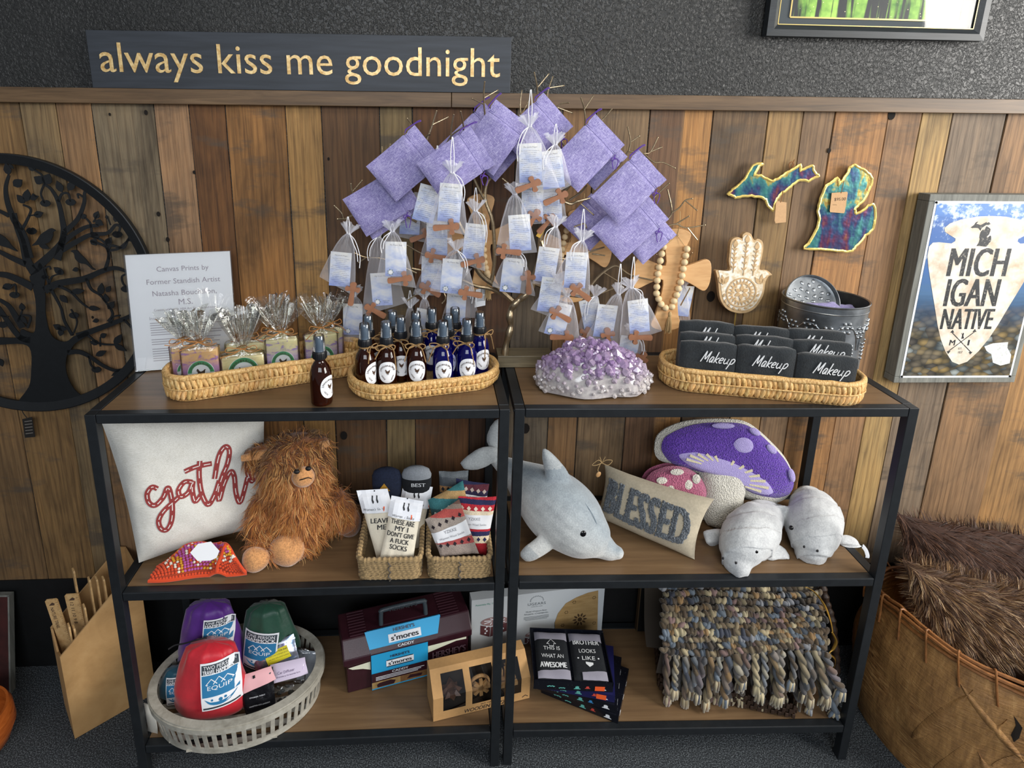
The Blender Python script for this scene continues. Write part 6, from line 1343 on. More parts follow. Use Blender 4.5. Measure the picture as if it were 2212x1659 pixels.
def woolsock(label, q, y, lean, yaw, m, band, seed, motif=None):
    o = onY(*q[3], y); r = Vector((math.cos(yaw), math.sin(yaw), 0)); n = Vector((-math.sin(yaw), math.cos(yaw), 0)); M = frame(o, r, Vector((0, 0, math.cos(lean)))+n*math.sin(lean)); Q = inplane(M, q)
    t, sf = sock('wool_socks', label, M, Q, .026, m, 'patterned wool socks in the right rope basket', seed, .005)
    if band:
        g0_, g1_ = band
        bb = B(); bb.grid(lambda u, v: sf.pt(lerp(-.0, 1.0, u), lerp(1-g1_, 1-g0_, v), 1)+Vector((0, 0, .0016)), 14, 6); toW(bb, M); bo = bb.obj('paper_band', M_ysz, t)
        a, b_ = sf.flat(.02, 1-(g0_+g1_)/2), sf.flat(.98, 1-(g0_+g1_)/2); ang = math.atan2(b_.y-a.y, b_.x-a.x); w = (b_-a).length; c = (a+b_)/2; up = Vector((-math.sin(ang), math.cos(ang)))
        def tx(b):
            b1 = B(); b1.text('YZKKE', T(0, .0085, 0), w*.36, None, .0004); b1.text('Women Wool Socks', T(0, -.006, 0), w*.72, None, .0004); b.add(b1.v, b1.f, T(c.x, c.y, 0) @ R(ang, 'Z'))
        onsock(t, sf, M, 'band_print', M_inkgrey, tx, .0026, bo)
    if motif:
        for nm, colr, v_, kind in motif:
            def mo(b):
                for k in range(5):
                    u = .12+.19*k; p = sf.flat(u, v_); a, c = sf.flat(0, v_), sf.flat(1, v_); an = math.atan2(c.y-a.y, c.x-a.x); s = .0065
                    po = [(0, s), (s*.8, -.1*s), (s*.3, -.5*s), (0, -s), (-s*.3, -.5*s), (-s*.8, -.1*s)] if kind == 'spade' else [(0, s), (s*.9, 0), (0, -s), (-s*.9, 0)]
                    b.prism([tuple(Vector((p.x+x*math.cos(an)-y_*math.sin(an), p.y+x*math.sin(an)+y_*math.cos(an)))) for x, y_ in po], .0002)
            onsock(t, sf, M, nm, mat('motif_'+colr[1:], colr, .95), mo, .0010)
    return t
woolsock('grey and peach wool socks at the back left of the right rope basket', [(948, 1018), (1012, 1016), (1010, 1090), (950, 1100)], -.185, .25, 0, stripes('grey_peach_knit', [(0, '#555a60'), (.45, '#b98a5c'), (.62, '#555a60'), (.85, '#6a7075')]), None, 11, [('dark_motif', '#2a2c34', .55, 'spade')])
woolsock('navy and maroon wool socks at the back right of the right rope basket', [(985, 1033), (1057, 1045), (1045, 1130), (985, 1125)], -.225, .25, -.05, stripes('navy_maroon_knit', [(0, '#232742'), (.3, '#4a2030'), (.55, '#2a2444'), (.75, '#5a2734'), (.88, '#23264a')]), (.3, .55), 12, [('pale_motif', '#b9a9a0', .82, 'dia')])
woolsock('teal and cream wool socks at the left of the right rope basket', [(924, 1080), (1000, 1038), (1022, 1130), (945, 1170)], -.275, .3, 0, stripes('teal_cream_knit', [(0, '#2e5e64'), (.25, '#d4c4a0'), (.42, '#2f5157'), (.55, '#39747a'), (.72, '#a98a5c'), (.84, '#2f6a6e')]), (.45, .75), 13, [('pale_motif', '#c9d3cc', .63, 'dia')])
woolsock('red and navy wool socks leaning right in the right rope basket', [(990, 1072), (1073, 1072), (1050, 1200), (982, 1190)], -.305, .3, -.1, stripes('red_navy_knit', [(0, '#b3202c'), (.22, '#e4d3b4'), (.34, '#2a2a52'), (.42, '#c02a38'), (.66, '#e7d6ba'), (.76, '#c02a38'), (.86, '#2a2a52'), (.94, '#c02a38')]), (.30, .54), 14, [('navy_motif', '#23264a', .28, 'spade'), ('pale_motif', '#ecd9c6', .81, 'dia')])
woolsock('beige wool socks with red bands, front of the right rope basket', [(918, 1122), (992, 1078), (1035, 1196), (952, 1204)], -.352, .32, .05, stripes('beige_red_knit', [(0, '#a6968c'), (.24, '#b0504e'), (.36, '#a79a90'), (.70, '#b8544e'), (.84, '#8d7c70'), (.92, '#6c4f45')]), (.36, .62), 15, [('dark_motif', '#2b2228', .77, 'spade'), ('dark_motif', '#2b2228', .30, 'spade')])
# ---- plush dolphin
do = thing('plush_dolphin', 'grey blue plush dolphin lying across the middle posts', 'plush toy', onZ(1215, 1190, ZM))
SPN = [((1062, 985), -.10, 12), ((1085, 1003), -.115, 19), ((1112, 1022), -.14, 32), ((1150, 1052), -.175, 55), ((1190, 1085), -.215, 72), ((1228, 1118), -.25, 74), ((1262, 1148), -.275, 62), ((1288, 1168), -.29, 44), ((1303, 1180), -.297, 28), ((1320, 1190), -.305, 21), ((1334, 1194), -.312, 14)]
def chain(b, SP, n=20, k=6, sc=1.0):
    w = smoothpath([onY(p[0], p[1], y) for p, y, r in SP], k); rr = [r/ppm(onY(p[0], p[1], y)) for p, y, r in SP]; N = len(w)
    r2 = [x.x for x in smoothpath([Vector((r, 0, 0)) for r in rr], k)]; b.tube(w, [max(.002, x*sc) for x in r2], n); b.ball(tuple(w[0]), r2[0]*sc); b.ball(tuple(w[-1]), r2[-1]*sc); return w, r2
b = B(); w, r2 = chain(b, SPN)
def finP(pts, y, th, yb=None):
    b2 = []; n = len(pts); return pts
def fin(b, outline, y0, y1, th):
    """plump flat fin from a px outline; y runs y0 (first half) to y1 at its far end"""
    n = len(outline); xs = [p[0] for p in outline]; c = (sum(xs)/n, sum(p[1] for p in outline)/n); L = closed2(outline, 4); m = len(L); ce = onY(c[0], c[1], (y0+y1)/2)
    ymin, ymax = min(p[1] for p in outline), max(p[1] for p in outline); vs = []; fs = []
    nr = 6
    for s in (1, -1):
        for j in range(nr):
            f = 1-j/nr
            for (px, py) in L:
                x, y_ = c[0]+(px-c[0])*f, c[1]+(py-c[1])*f; yy = lerp(y1, y0, (y_-ymin)/(ymax-ymin)); v = onY(x, y_, yy); v.y -= s*th*math.sqrt(max(0, 1-f*f)); vs.append(v)
        vs.append(ce+Vector((0, -s*th, 0)))
    blk = nr*m+1
    for si in range(2):
        o = si*blk
        for j in range(nr-1):
            for i in range(m):
                l = (i+1) % m; q = (o+j*m+i, o+j*m+l, o+(j+1)*m+l, o+(j+1)*m+i); fs.append(q if si == 0 else q[::-1])
        for i in range(m): l = (i+1) % m; q = (o+(nr-1)*m+i, o+(nr-1)*m+l, o+nr*m); fs.append(q if si == 0 else q[::-1])
    for i in range(m): l = (i+1) % m; fs.append((i, blk+i, blk+l, l))
    b.add(vs, fs)
fin(b, [(1172, 968), (1185, 972), (1205, 990), (1225, 1015), (1238, 1045), (1215, 1062), (1182, 1055), (1176, 1020), (1170, 990)], -.235, -.225, .016)
fin(b, [(1205, 1150), (1212, 1165), (1195, 1185), (1165, 1205), (1140, 1214), (1122, 1204), (1124, 1190), (1145, 1172), (1170, 1155)], -.315, -.300, .013)
fin(b, [(1076, 968), (1074, 988), (1058, 1005), (1030, 1015), (1002, 1014), (993, 1000), (1005, 988), (1030, 970), (1055, 963)], -.135, -.12, .014)
fin(b, [(1072, 985), (1055, 965), (1050, 945), (1062, 915), (1082, 902), (1092, 930), (1086, 965)], -.10, -.075, .014)
sk = fuse(b, .0045, 6)
fl_ = min(v[2] for v in sk.v); sk.v = [(v[0], v[1], max(v[2], ZM+.0008)) for v in sk.v]
sp_ = [Vector(x) for x in w]; sk.attr = []
for f in sk.f:
    c = sum((Vector(sk.v[i]) for i in f), Vector())/len(f); i = min(range(len(sp_)), key=lambda k: (sp_[k]-c).length_squared); d = (c-sp_[i])/max(r2[i], .01)
    t_ = min(1, max(0, (d.z*.9+d.y*.3+.35)*1.1)); sk.attr.append(colmix(L3('#d0d1cd'), L3('#939da3'), t_ if d.length < 1.4 else .55))
def plushmat(name):
    t = NT(name); a = t.n('ShaderNodeAttribute', attribute_name='tint').outputs[0]; n = t.noise(t.coord(), 240, 3, .7); g = t.noise(t.coord(), 30, 3)
    t.P(Base_Color=t.mix(1.0, a, t.ramp(t.math('ADD', t.math('MULTIPLY', n, .5), t.math('MULTIPLY', g, .5)), [(.35, (.72, .72, .74)), (.65, (1.12, 1.12, 1.12))]), 'MULTIPLY'), Roughness=.75, Sheen_Weight=.6); t.bump(n, .35, .003); return t.mat
M_plush = plushmat('short_pile_plush'); sk.obj('body', M_plush, do, ang=180)
M_eye = mat('black_glass_eye', '#08080a', .08)
b = B(); p = onY(1258, 1153, -.338); b.ball(tuple(p), (.0115, .007, .0115), None, 14, 10); b.obj('eye', M_eye, do)
b = B(); b.tube(smoothpath([onY(1238, 1058, -.262), onY(1262, 1085, -.292), onY(1282, 1115, -.315), onY(1295, 1150, -.325)], 5), .0008, 5); b.obj('head_seam', mat('plush_seam', '#6f7f8b', .9), do)
# ---- mushroom pillow
def puff(b, outline, th, M, rings=8, base=0.0, k=4, back=True, hf=None):
    L = closed2(outline, k); m = len(L); c = (sum(p[0] for p in L)/m, sum(p[1] for p in L)/m)
    for s in ((1, -1) if back else (1,)):
        vs = []; fs = []
        for j in range(rings):
            f = 1-(j/rings)
            for x, y in L:
                X, Y_ = c[0]+(x-c[0])*f, c[1]+(y-c[1])*f; vs.append((X, Y_, s*(base+th*math.sqrt(max(0, 1-f**2.6)))+(hf(X, Y_) if hf else 0)))
        vs.append((c[0], c[1], s*(base+th)+(hf(*c) if hf else 0)))
        for j in range(rings-1):
            for i in range(m): l = (i+1) % m; q = (j*m+i, j*m+l, (j+1)*m+l, (j+1)*m+i); fs.append(q if s > 0 else q[::-1])
        for i in range(m): l = (i+1) % m; q = ((rings-1)*m+i, (rings-1)*m+l, rings*m); fs.append(q if s > 0 else q[::-1])
        b.add(vs, fs, M)
    return c, L
def boucle(name, c0, c1, sc=330, st=.9):
    t = NT(name); n = t.noise(t.coord(), sc, 2, .6); v = t.n('ShaderNodeTexVoronoi', {'Vector': t.coord(), 'Scale': sc*.8}).outputs[0]; t.P(Base_Color=t.ramp(n, [(.35, C(c0)), (.65, C(c1))]), Roughness=.95, Sheen_Weight=.3); t.bump(v, st, .004); return t.mat
M_bw = boucle('cream_boucle', '#c4bfb0', '#e6e1d6'); M_bp = boucle('purple_boucle', '#3f2080', '#6a40b0'); M_bl = boucle('lilac_embroidery', '#9a8cc4', '#b3a6d6', 500, .4); M_bk = boucle('pink_boucle', '#9a4a68', '#bd6a86'); M_gill = boucle('pale_gold_embroidery', '#c8bb96', '#d8cfb4', 500, .4)
Mm = frame(onY(1560, 1150, -.165), (1, -.05, 0), (0, .28, 1)); kx = lambda p: inplane(Mm, pxs(p, 2.989, 1260, 860))
mu = thing('mushroom_pillow', 'purple capped mushroom pillow with a small pink mushroom, leaning behind the BLESSED pillow', 'pillow', Mm.translation)
CAP = [(458, 330), (475, 245), (540, 190), (640, 152), (760, 136), (900, 133), (1020, 143), (1100, 182), (1200, 270), (1290, 368), (1340, 460), (1354, 540), (1330, 620), (1270, 665), (1200, 682), (1120, 670), (1030, 635), (900, 560), (700, 470), (580, 420), (520, 412), (475, 385)]
b = B(); puff(b, kx(CAP), .038, Mm, 10, .003); b.obj('cap', M_bw, mu, ang=80)
def hcap(x, y): return 0
b = B(); PUR = [(490, 320), (505, 250), (560, 210), (650, 172), (760, 150), (900, 146), (1010, 156), (1085, 195), (1180, 280), (1268, 375), (1318, 465), (1332, 540), (1305, 600), (1240, 625), (1160, 625), (1060, 600), (960, 545), (800, 480), (620, 430), (540, 395)]
puff(b, kx(PUR), .030, Mm, 10, .024, back=False); b.obj('purple_top', M_bp, mu, ang=80)
b = B(); GIL = [(585, 345), (620, 315), (700, 302), (800, 318), (900, 345), (1010, 395), (1100, 450), (1170, 520), (1182, 570), (1150, 592), (1060, 580), (980, 540), (850, 480), (720, 440), (630, 395)]
puff(b, kx(GIL), .012, Mm, 8, .044, back=False); gi_ = b.obj('gills', M_bl, mu, ang=80)
b = B(); hub = (850, 500)
for p1_ in [(600, 350), (625, 322), (680, 312), (740, 312), (800, 325), (930, 362), (1000, 398), (1060, 430), (1110, 468), (1150, 510), (1172, 560), (1120, 585)]:
    p1_ = (lerp(p1_[0], hub[0], .10), lerp(p1_[1], 440, .14)); p0_ = (lerp(p1_[0], hub[0], .42), lerp(p1_[1], hub[1]-70 if p1_[0] < 830 else hub[1]-10, .42)); q = kx([p0_, p1_]); ribbon(b, [tuple(Vector(q[0]).lerp(Vector(q[1]), i/6)) for i in range(7)], None, Mm, .0012, .0540, taper=(.004, .008))
b.obj('gill_lines', M_gill, gi_, smooth=False)
b = B()
for (x, y, rx, ry, a) in ((985, 278, 62, 50, .1), (865, 158, 72, 18, .02), (1065, 195, 38, 20, .5), (1170, 305, 38, 22, .7), (1297, 470, 20, 44, -.25)):
    b = B(); puff(b, kx([(x+rx*math.cos(t)*math.cos(a)-ry*math.sin(t)*math.sin(a), y+rx*math.cos(t)*math.sin(a)+ry*math.sin(t)*math.cos(a)) for t in [2*math.pi*i/14 for i in range(14)]]), .004, Mm, 4, .052 if (x, y) == (985, 278) else .044, back=False); b.obj('lilac_spot', M_bl, mu, ang=80)
STM = [(735, 470), (780, 410), (860, 382), (950, 385), (1010, 420), (1036, 490), (1030, 560), (1012, 640), (1010, 720), (960, 800), (890, 840), (810, 830), (760, 740), (740, 600)]
b = B(); puff(b, kx(STM), .050, Mm, 9, .012); clampz(b, ZM+.001); b.obj('stem', M_bw, mu, ang=80)
b = B(); PC = [(372, 530), (410, 462), (490, 424), (570, 415), (650, 430), (720, 480), (765, 550), (768, 605), (740, 632), (620, 640), (480, 610), (400, 570)]; puff(b, kx(PC), .030, Mm, 8, .036, back=False); puff(b, kx([(x, y+4) for x, y in PC]), .01, Mm, 3, .0); pk_ = b.obj('pink_cap', M_bk, mu, ang=80)
for (x, y, rx, ry) in ((465, 490, 34, 22), (560, 437, 42, 20), (680, 480, 26, 30), (522, 538, 26, 24), (628, 520, 30, 34), (620, 595, 14, 18), (410, 540, 20, 12)):
    b = B(); puff(b, kx([(x+rx*math.cos(t), y+ry*math.sin(t)) for t in [2*math.pi*i/12 for i in range(12)]]), .003, Mm, 3, .0635, back=False, hf=lambda X, Y_: 0); b.obj('cream_spot', M_bw, pk_, ang=80)
# ---- BLESSED pillow
Mb = leanframe(1290, 1112, ZM+.006, -.70, .30); Q = inplane(Mb, [(1306, 1002), (1543, 1078), (1500, 1214), (1284, 1118)])
M_felt = mat('oatmeal_felt', '#bfb39c', .95, var=.1, vs=150, bump=.3, bs=500); bp_ = thing('throw_pillow', 'small oatmeal felt pillow lettered BLESSED in grey loops, between dolphin and manatees', 'pillow', Mb.translation)
sf = Soft(Q, .085, .09, 2.6, 9, .004); b = B(); sf.mesh(b, 34, 26); toW(b, Mb); clampz(b, ZM+.001); b.obj('cushion', M_felt, bp_, ang=80)
M_loop = boucle('grey_boucle_yarn', '#3f454d', '#7a8188', 260, 1.0); c0, c1 = sf.flat(.03, .55), sf.flat(.97, .50); an = math.atan2(c1.y-c0.y, c1.x-c0.x); cw = sf.flat(.5, .51)
v, f, W_, H_ = textdata('BLESSED', .03, 1.08); b = B(); wid = (c1-c0).length*.92; hg = (sf.flat(.5, .82)-sf.flat(.5, .22)).length
b.text('BLESSED', T(cw.x, cw.y, 0) @ R(an, 'Z'), wid, hg, 0, bold=.035, spacing=1.06)
sf.drape(b, .006); toW(b, Mb); lo_ = b.obj('lettering', M_loop, bp_, smooth=False); sd_ = lo_.modifiers.new('pile', 'SOLIDIFY'); sd_.thickness = .008; sd_.offset = -1
random.seed(1); b = B(); ww = [Vector(x) for x in lo_.data.vertices[0].co[:0]] if False else None
import bisect as _bs
tri = []; cum = []; tot = 0; me = lo_.data; me.calc_loop_triangles(); vv = [x.co.copy() for x in me.vertices]
for lt in me.loop_triangles:
    a, c, d = [vv[i] for i in lt.vertices]; tot += (c-a).cross(d-a).length; tri.append((a, c, d)); cum.append(tot)
nrm = Mb.col[2].xyz
for i in range(1500):
    a, c, d = tri[min(len(tri)-1, _bs.bisect(cum, random.random()*tot))]; r1, r3 = random.random(), random.random()
    if r1+r3 > 1: r1, r3 = 1-r1, 1-r3
    p = a+(c-a)*r1+(d-a)*r3+bp_.location; b.ball(tuple(p), random.uniform(.0024, .0036), None, 6, 4)
b.obj('loops', M_loop, lo_)
p0_ = onY(1300, 1000, Mb.translation.y+.012); b = B()
for s in (-1, 1): b.tube(smoothpath([p0_, p0_+Vector((s*.012, -.004, .012)), p0_+Vector((s*.03, -.004, .010 if s > 0 else -.004)), p0_+Vector((s*.018, -.006, -.004)), p0_], 4), .0011, 5); b.tube([p0_, p0_+Vector((s*.008, -.003, .022))], .0010, 5)
b.tube(smoothpath([p0_+Vector((-.003, 0, 0)), p0_+Vector((-.012, -.006, -.018)), p0_+Vector((-.010, -.006, -.026))], 3), .001, 5); b.obj('twine_bow', M_string2, bp_)
b = B(); b.ball(tuple(p0_+Vector((-.010, -.008, -.034))), (.007, .002, .010), R(.4, 'Y'), 12, 8); b.obj('wood_tag', M_wood_n, bp_)
# ---- plush manatees
def manatee(label, SP, flips, tail, eyes, nost, seed, tagp=None):
    t = thing('plush_manatee', label, 'plush toy', onZ(*[(s) for s in SP[2][0]], ZM), 'plush manatees'); b = B(); chain(b, SP)
    for o, y0, y1, th in flips+[tail]: fin(b, o, y0, y1, th)
    sk = fuse(b, .0045, 5); random.seed(seed)
    for i, v in enumerate(sk.v):
        n = mnoise.noise(Vector(v)*17)*.0045-.0055*max(0, math.sin((v[1]+.6*v[2])*115+2.5*mnoise.noise(Vector(v)*9)+.8))**5+abs(mnoise.noise(Vector((v[0]*12, v[1]*20, v[2]*34))))*-.006; sk.v[i] = (v[0]+n*.6, v[1]+n, max(v[2]+n*.8, ZM+.0008))
    sk.a = None; sk.attr = [C('#c2c4c4')]*len(sk.f); sk.obj('body', M_plush, t, ang=180)
    b = B()
    for px, py, y, r in eyes: b.ball(tuple(onY(px, py, y)), r*1.25, None, 12, 8)
    if eyes: b.obj('eye', M_eye, t)
    for px, py, y in nost: b = B(); b.ball(tuple(onY(px, py, y)), (.0032, .0025, .004), None, 8, 6); b.obj('nostril', mat('dark_nostril', '#1d1d20', .7), t)
    if tagp: b = B(); P = [onY(*q) for q in tagp]; b.tube(smoothpath(P, 4), [(.0006, .006)]*(len(smoothpath(P, 4))), 6, flat=(0, 1, 0)); b.obj('sewn_tag', M_white, t)
    return t
manatee('grey plush manatee lying in front, nose at the shelf edge', [((1592, 1212), -.345, 30), ((1598, 1190), -.33, 44), ((1610, 1163), -.305, 51), ((1630, 1142), -.268, 53), ((1645, 1124), -.23, 42), ((1662, 1112), -.19, 30), ((1668, 1108), -.17, 18)],
        [([(1560, 1142), (1555, 1168), (1538, 1178), (1522, 1165), (1518, 1148), (1535, 1140)], -.26, -.25, .012), ([(1650, 1172), (1680, 1172), (1704, 1190), (1708, 1206), (1690, 1214), (1660, 1206), (1645, 1192)], -.31, -.29, .014)],
        ([(1650, 1085), (1690, 1088), (1700, 1105), (1690, 1120), (1655, 1120)], -.16, -.15, .012), [(1632, 1190, -.368, .006)], [(1562, 1206, -.378), (1590, 1216, -.376)], 1)
manatee('grey plush manatee lying at the right, its tail raised against the rear post', [((1752, 1190), -.305, 32), ((1754, 1168), -.29, 46), ((1757, 1138), -.252, 54), ((1760, 1112), -.205, 54), ((1752, 1090), -.17, 44), ((1748, 1075), -.135, 28)],
        [([(1815, 1158), (1840, 1156), (1860, 1170), (1862, 1184), (1845, 1190), (1815, 1184)], -.265, -.25, .015), ([(1700, 1090), (1680, 1086), (1655, 1092), (1645, 1104), (1665, 1122), (1700, 1130)], -.21, -.2, .014)],
        ([(1708, 1068), (1722, 1054), (1752, 1050), (1778, 1062), (1785, 1080), (1770, 1092), (1735, 1094), (1712, 1084)], -.115, -.10, .014), [(1709, 1140, -.285, .005)], [(1737, 1181, -.345), (1766, 1190, -.345)], 2, [(1862, 1178, -.262), (1870, 1188, -.268), (1874, 1200, -.272), (1873, 1205, -.272)])
# ================================================================= BOTTOM SHELF
# ---- round slatted basket
M_slat = woodmat('greywashed_slats', '#8a8578', '#a9a497', '#c6c2b6', (20, 20, 20), .65, .6, .1)
rbM = T(-.598, -.262, ZB+.0008) @ R(.15, 'Z'); RA, RBb, RH = .246, .178, .098
rb = thing('slatted_basket', 'round grey slatted basket of hammock bags, overhanging the bottom shelf edge', 'basket', M=rbM)
def ell(t, k=1.0, da=0): return (RA*k+da)*math.cos(t), (RBb*k+da)*math.sin(t)
def band(b, z0, z1, k0, da0, da1, n=72):
    vs = []; fs = []
    for i in range(n):
        t = 2*math.pi*i/n
        for da, z in ((da0, z0), (da0, z1), (da1, z1), (da1, z0)): x, y = ell(t, k0, da); vs.append((x, y, z))
    for i in range(n):
        l = (i+1) % n
        for q in range(4): fs.append((i*4+q, l*4+q, l*4+(q+1) % 4, i*4+(q+1) % 4))
    b.add(vs, [f[::-1] for f in fs])
b = B(); band(b, RH-.004, RH, 1, -.026, -.003); b.obj('rim', M_slat, rb, world=False, ang=30)
b = B(); band(b, RH-.020, RH-.0045, 1, -.0035, 0); b.obj('upper_hoop', M_slat, rb, world=False, ang=30)
b = B(); band(b, 0, .018, .93, -.003, .0); b.obj('lower_hoop', M_slat, rb, world=False, ang=30)
for i in range(58):
    t = 2*math.pi*i/58; b = B(); x0, y0 = ell(t, .93, -.004); x1, y1 = ell(t, 1, -.0045); nx, ny = math.cos(t)/RA, math.sin(t)/RBb; l = math.hypot(nx, ny)
    b.bar((x0, y0, .002), (x1, y1, RH-.005), .003, .0115, up=(nx/l, ny/l, 0)); b.obj('slat', M_slat, rb, world=False, smooth=False)
for i in range(9):
    y = -.14+.28*i/8; w = RA*.9*math.sqrt(max(.05, 1-(y/(RBb*.93))**2)); b = B(); b.box((0, y, .004), (2*w, .016, .004)); b.obj('base_slat', M_slat, rb, world=False, smooth=False)
b = B(); pts = [onY(x, y, -.36-.02*math.sin(i*1.1)) for i, (x, y) in enumerate(((322, 1522), (326, 1545), (330, 1570), (331, 1590), (338, 1613)))]
w_ = smoothpath(pts, 4); vs = [];
for v in w_: vs += [v+Vector((-.016, .004, .002)), v+Vector((.014, -.002, -.002))]
b.add(vs, [(2*i, 2*i+1, 2*i+3, 2*i+2) for i in range(len(w_)-1)]); tg_ = b.obj('price_tag', mat('cream_tag', '#d9d3c6', .6), rb, world=False); tg_.data.transform(rbM.inverted()); sd_ = tg_.modifiers.new('card', 'SOLIDIFY'); sd_.thickness = .0008
# ---- hammock stuff sacks
def nylon(name, c): return mat(name, c, .45, 0, .12, 30, .25, 45, dist=.004, sheen=.3)
def stuffsack(label, px, py, y, wpx, hpx, m, lab, seed, lean=0, rx=0, cord=None, sack_y=.62):
    p = onY(px, py, y); k = 1/ppm(p); zb = max(p.z, ZB+.014); W_, H_ = wpx*k/2, onY(px, py-hpx, y).z-zb; t = thing('stuff_sack', label, 'hammock bag', M=T(p.x, y, zb) @ R(rx, 'X') @ R(lean, 'Y'), group=None)
    def f(u, v):
        a = 2*math.pi*u; z = v; r = (math.sin(min(1, z/.10)*math.pi/2)**.5)*(1.03 if z < .35 else lerp(1.03, .66, ((z-.35)/.55)**1.25) if z < .9 else .66*math.sqrt(max(.03, 1-((z-.9)/.1)**2)))
        n = mnoise.noise(Vector((math.cos(a)*1.5, math.sin(a)*1.5, z*3+seed)))*.05+(.07*math.sin(a*9+seed)*max(0, (z-.5)/.5)+.03*math.sin(a*17+seed)*max(0, (z-.7)/.3))+.015*math.sin(a*5+z*9+seed)
        ca, sa = math.cos(a), math.sin(a); return Vector((W_*r*(1+n)*ca, W_*sack_y*r*(1+n)*sa, H_*z))
    b = B(); b.grid(f, 56, 26, cu=True); b.add([f(i/56, 1) for i in range(56)], [tuple(range(56))]); b.obj('sack', m, t, world=False, ang=80)
    if lab:
        dx, dz, lw, lh, ang, head = lab; lw *= k; lh *= k; pl = onY(dx, dz, y-W_*.62); o = Vector((pl.x-p.x, 0, pl.z-zb))
        bb = B(); bb.grid(lambda u, v: Vector(((u-.5)*lw, (v-.5)*lh, 0)), 8, 10); bh = B(); bh.grid(lambda u, v: Vector(((u-.5)*lw*.92, lerp(.27, .46, v)*lh, .0006)), 8, 4)
        bl = B(); bl.grid(lambda u, v: Vector(((u-.5)*lw*.92, lerp(-.20, .25, v)*lh, .0006)), 8, 6); bt = B(); bt.text(head[0], T(0, lh*.405, .001), lw*.80, lh*.075); bt.text(head[1], T(0, lh*.315, .001), lw*.86, lh*.082, bold=.03)
        for i, x in enumerate((-.2, 0, .2)): s = lw*.15; ribbon(bt, [(x*lw-s, lh*.06), (x*lw, lh*(.17+.02*(i == 1))), (x*lw+s, lh*.06)], lw*.022, None, .0003, .0012)
        ribbon(bt, [(-.33*lw, lh*.055), (.33*lw, lh*.055)], lw*.02, None, .0003, .0012); bt.text('EQUIP', T(0, -.02*lh, .0008), lw*.62, lh*.10)
        bz = B(); bz.prism([(x*lw, z*lh) for x, z in sp2([(-.4, -.24), (-.25, -.36), (0, -.40), (.25, -.35), (.42, -.22), (.25, -.30), (0, -.33), (-.25, -.31)], 3)], .0003, None, .0006)
        for x, z, r in ((-.2, -.27, .03), (.02, -.29, .05), (.14, -.27, .035)): bz.disc((x*lw, z*lh, .0006), r*lw, .0003, 10)
        bg = B(); bg.grid(lambda u, v: Vector(((u-.5)*lw*.92, lerp(-.47, -.43, v)*lh, .0006)), 8, 3)
        def dr(q):
            nv = []
            for x, yy, z in q.v:
                X = o.x+x*math.cos(ang)-yy*math.sin(ang); Z = o.z+x*math.sin(ang)+yy*math.cos(ang); zf = max(.02, min(.98, Z/H_))
                rz = (1.03 if zf < .35 else lerp(1.03, .66, ((zf-.35)/.55)**1.25))*W_; c_ = min(.97, abs(X)/rz); nv.append((X, -sack_y*rz*math.sqrt(1-c_*c_)*1.07-.003-z, Z))
            q.v = nv; return q
        lb = dr(bb).obj('label_panel', M_white, t, world=False)
        for q, nm, mm in ((bh, 'label_header', mat('label_slate', '#3b444c', .5)), (bl, 'label_blue', mat('label_blue_ink', '#2c79a8', .5)), (bt, 'label_lettering', M_white), (bz, 'hammock_drawing', MC.get('label_blue_ink') or mat('label_blue_ink', '#2c79a8', .5)), (bg, 'label_bar', mat('label_slate', '#3b444c', .5))): dr(q).obj(nm, mm, lb, world=False)
    if cord:
        b = B(); b.tube(smoothpath([Vector(c) for c in cord], 6), .0022, 6); b.obj('cord', mat('black_cord', '#121216', .7), t, world=False)
    return t
stuffsack('purple hammock sack labelled ONE PERSON, behind the red one', 462, 1452, -.195, 136, 142, nylon('purple_nylon', '#552282'), (465, 1392, 58, 62, -.08, ('ONE PERSON', 'HAMMOCK')), 2, -.02, -.1, [(-.06, -.055, .09), (-.065, -.08, .105), (-.035, -.085, .125), (-.012, -.085, .10), (-.03, -.085, .075), (-.055, -.085, .07), (-.055, -.07, .085)])
stuffsack('green hammock sack at the back right of the slatted basket', 588, 1445, -.175, 122, 130, nylon('green_nylon', '#1f4a38'), (562, 1418, 72, 78, -.14, ('ONE PERSON', 'HAMMOCK')), 3, -.05, -.12)
stuffsack('red hammock sack labelled TWO PERSON, front of the slatted basket', 461, 1562, -.305, 150, 160, nylon('red_nylon', '#c8202f'), (466, 1500, 72, 92, .10, ('TWO PERSON', 'TRAVEL HAMMOCK')), 4, .02, -.14, [(-.01, 0, .215), (-.03, -.01, .217), (-.07, -.01, .205), (-.095, -.01, .20), (-.11, -.02, .195)])
t_ = stuffsack('teal hammock sack lying low behind the red one, label half hidden', 385, 1535, -.265, 74, 84, nylon('teal_nylon', '#1d4f63'), (378, 1500, 46, 52, .2, ('ONE PERSON', 'HAMMOCK')), 5, .1, -.2)
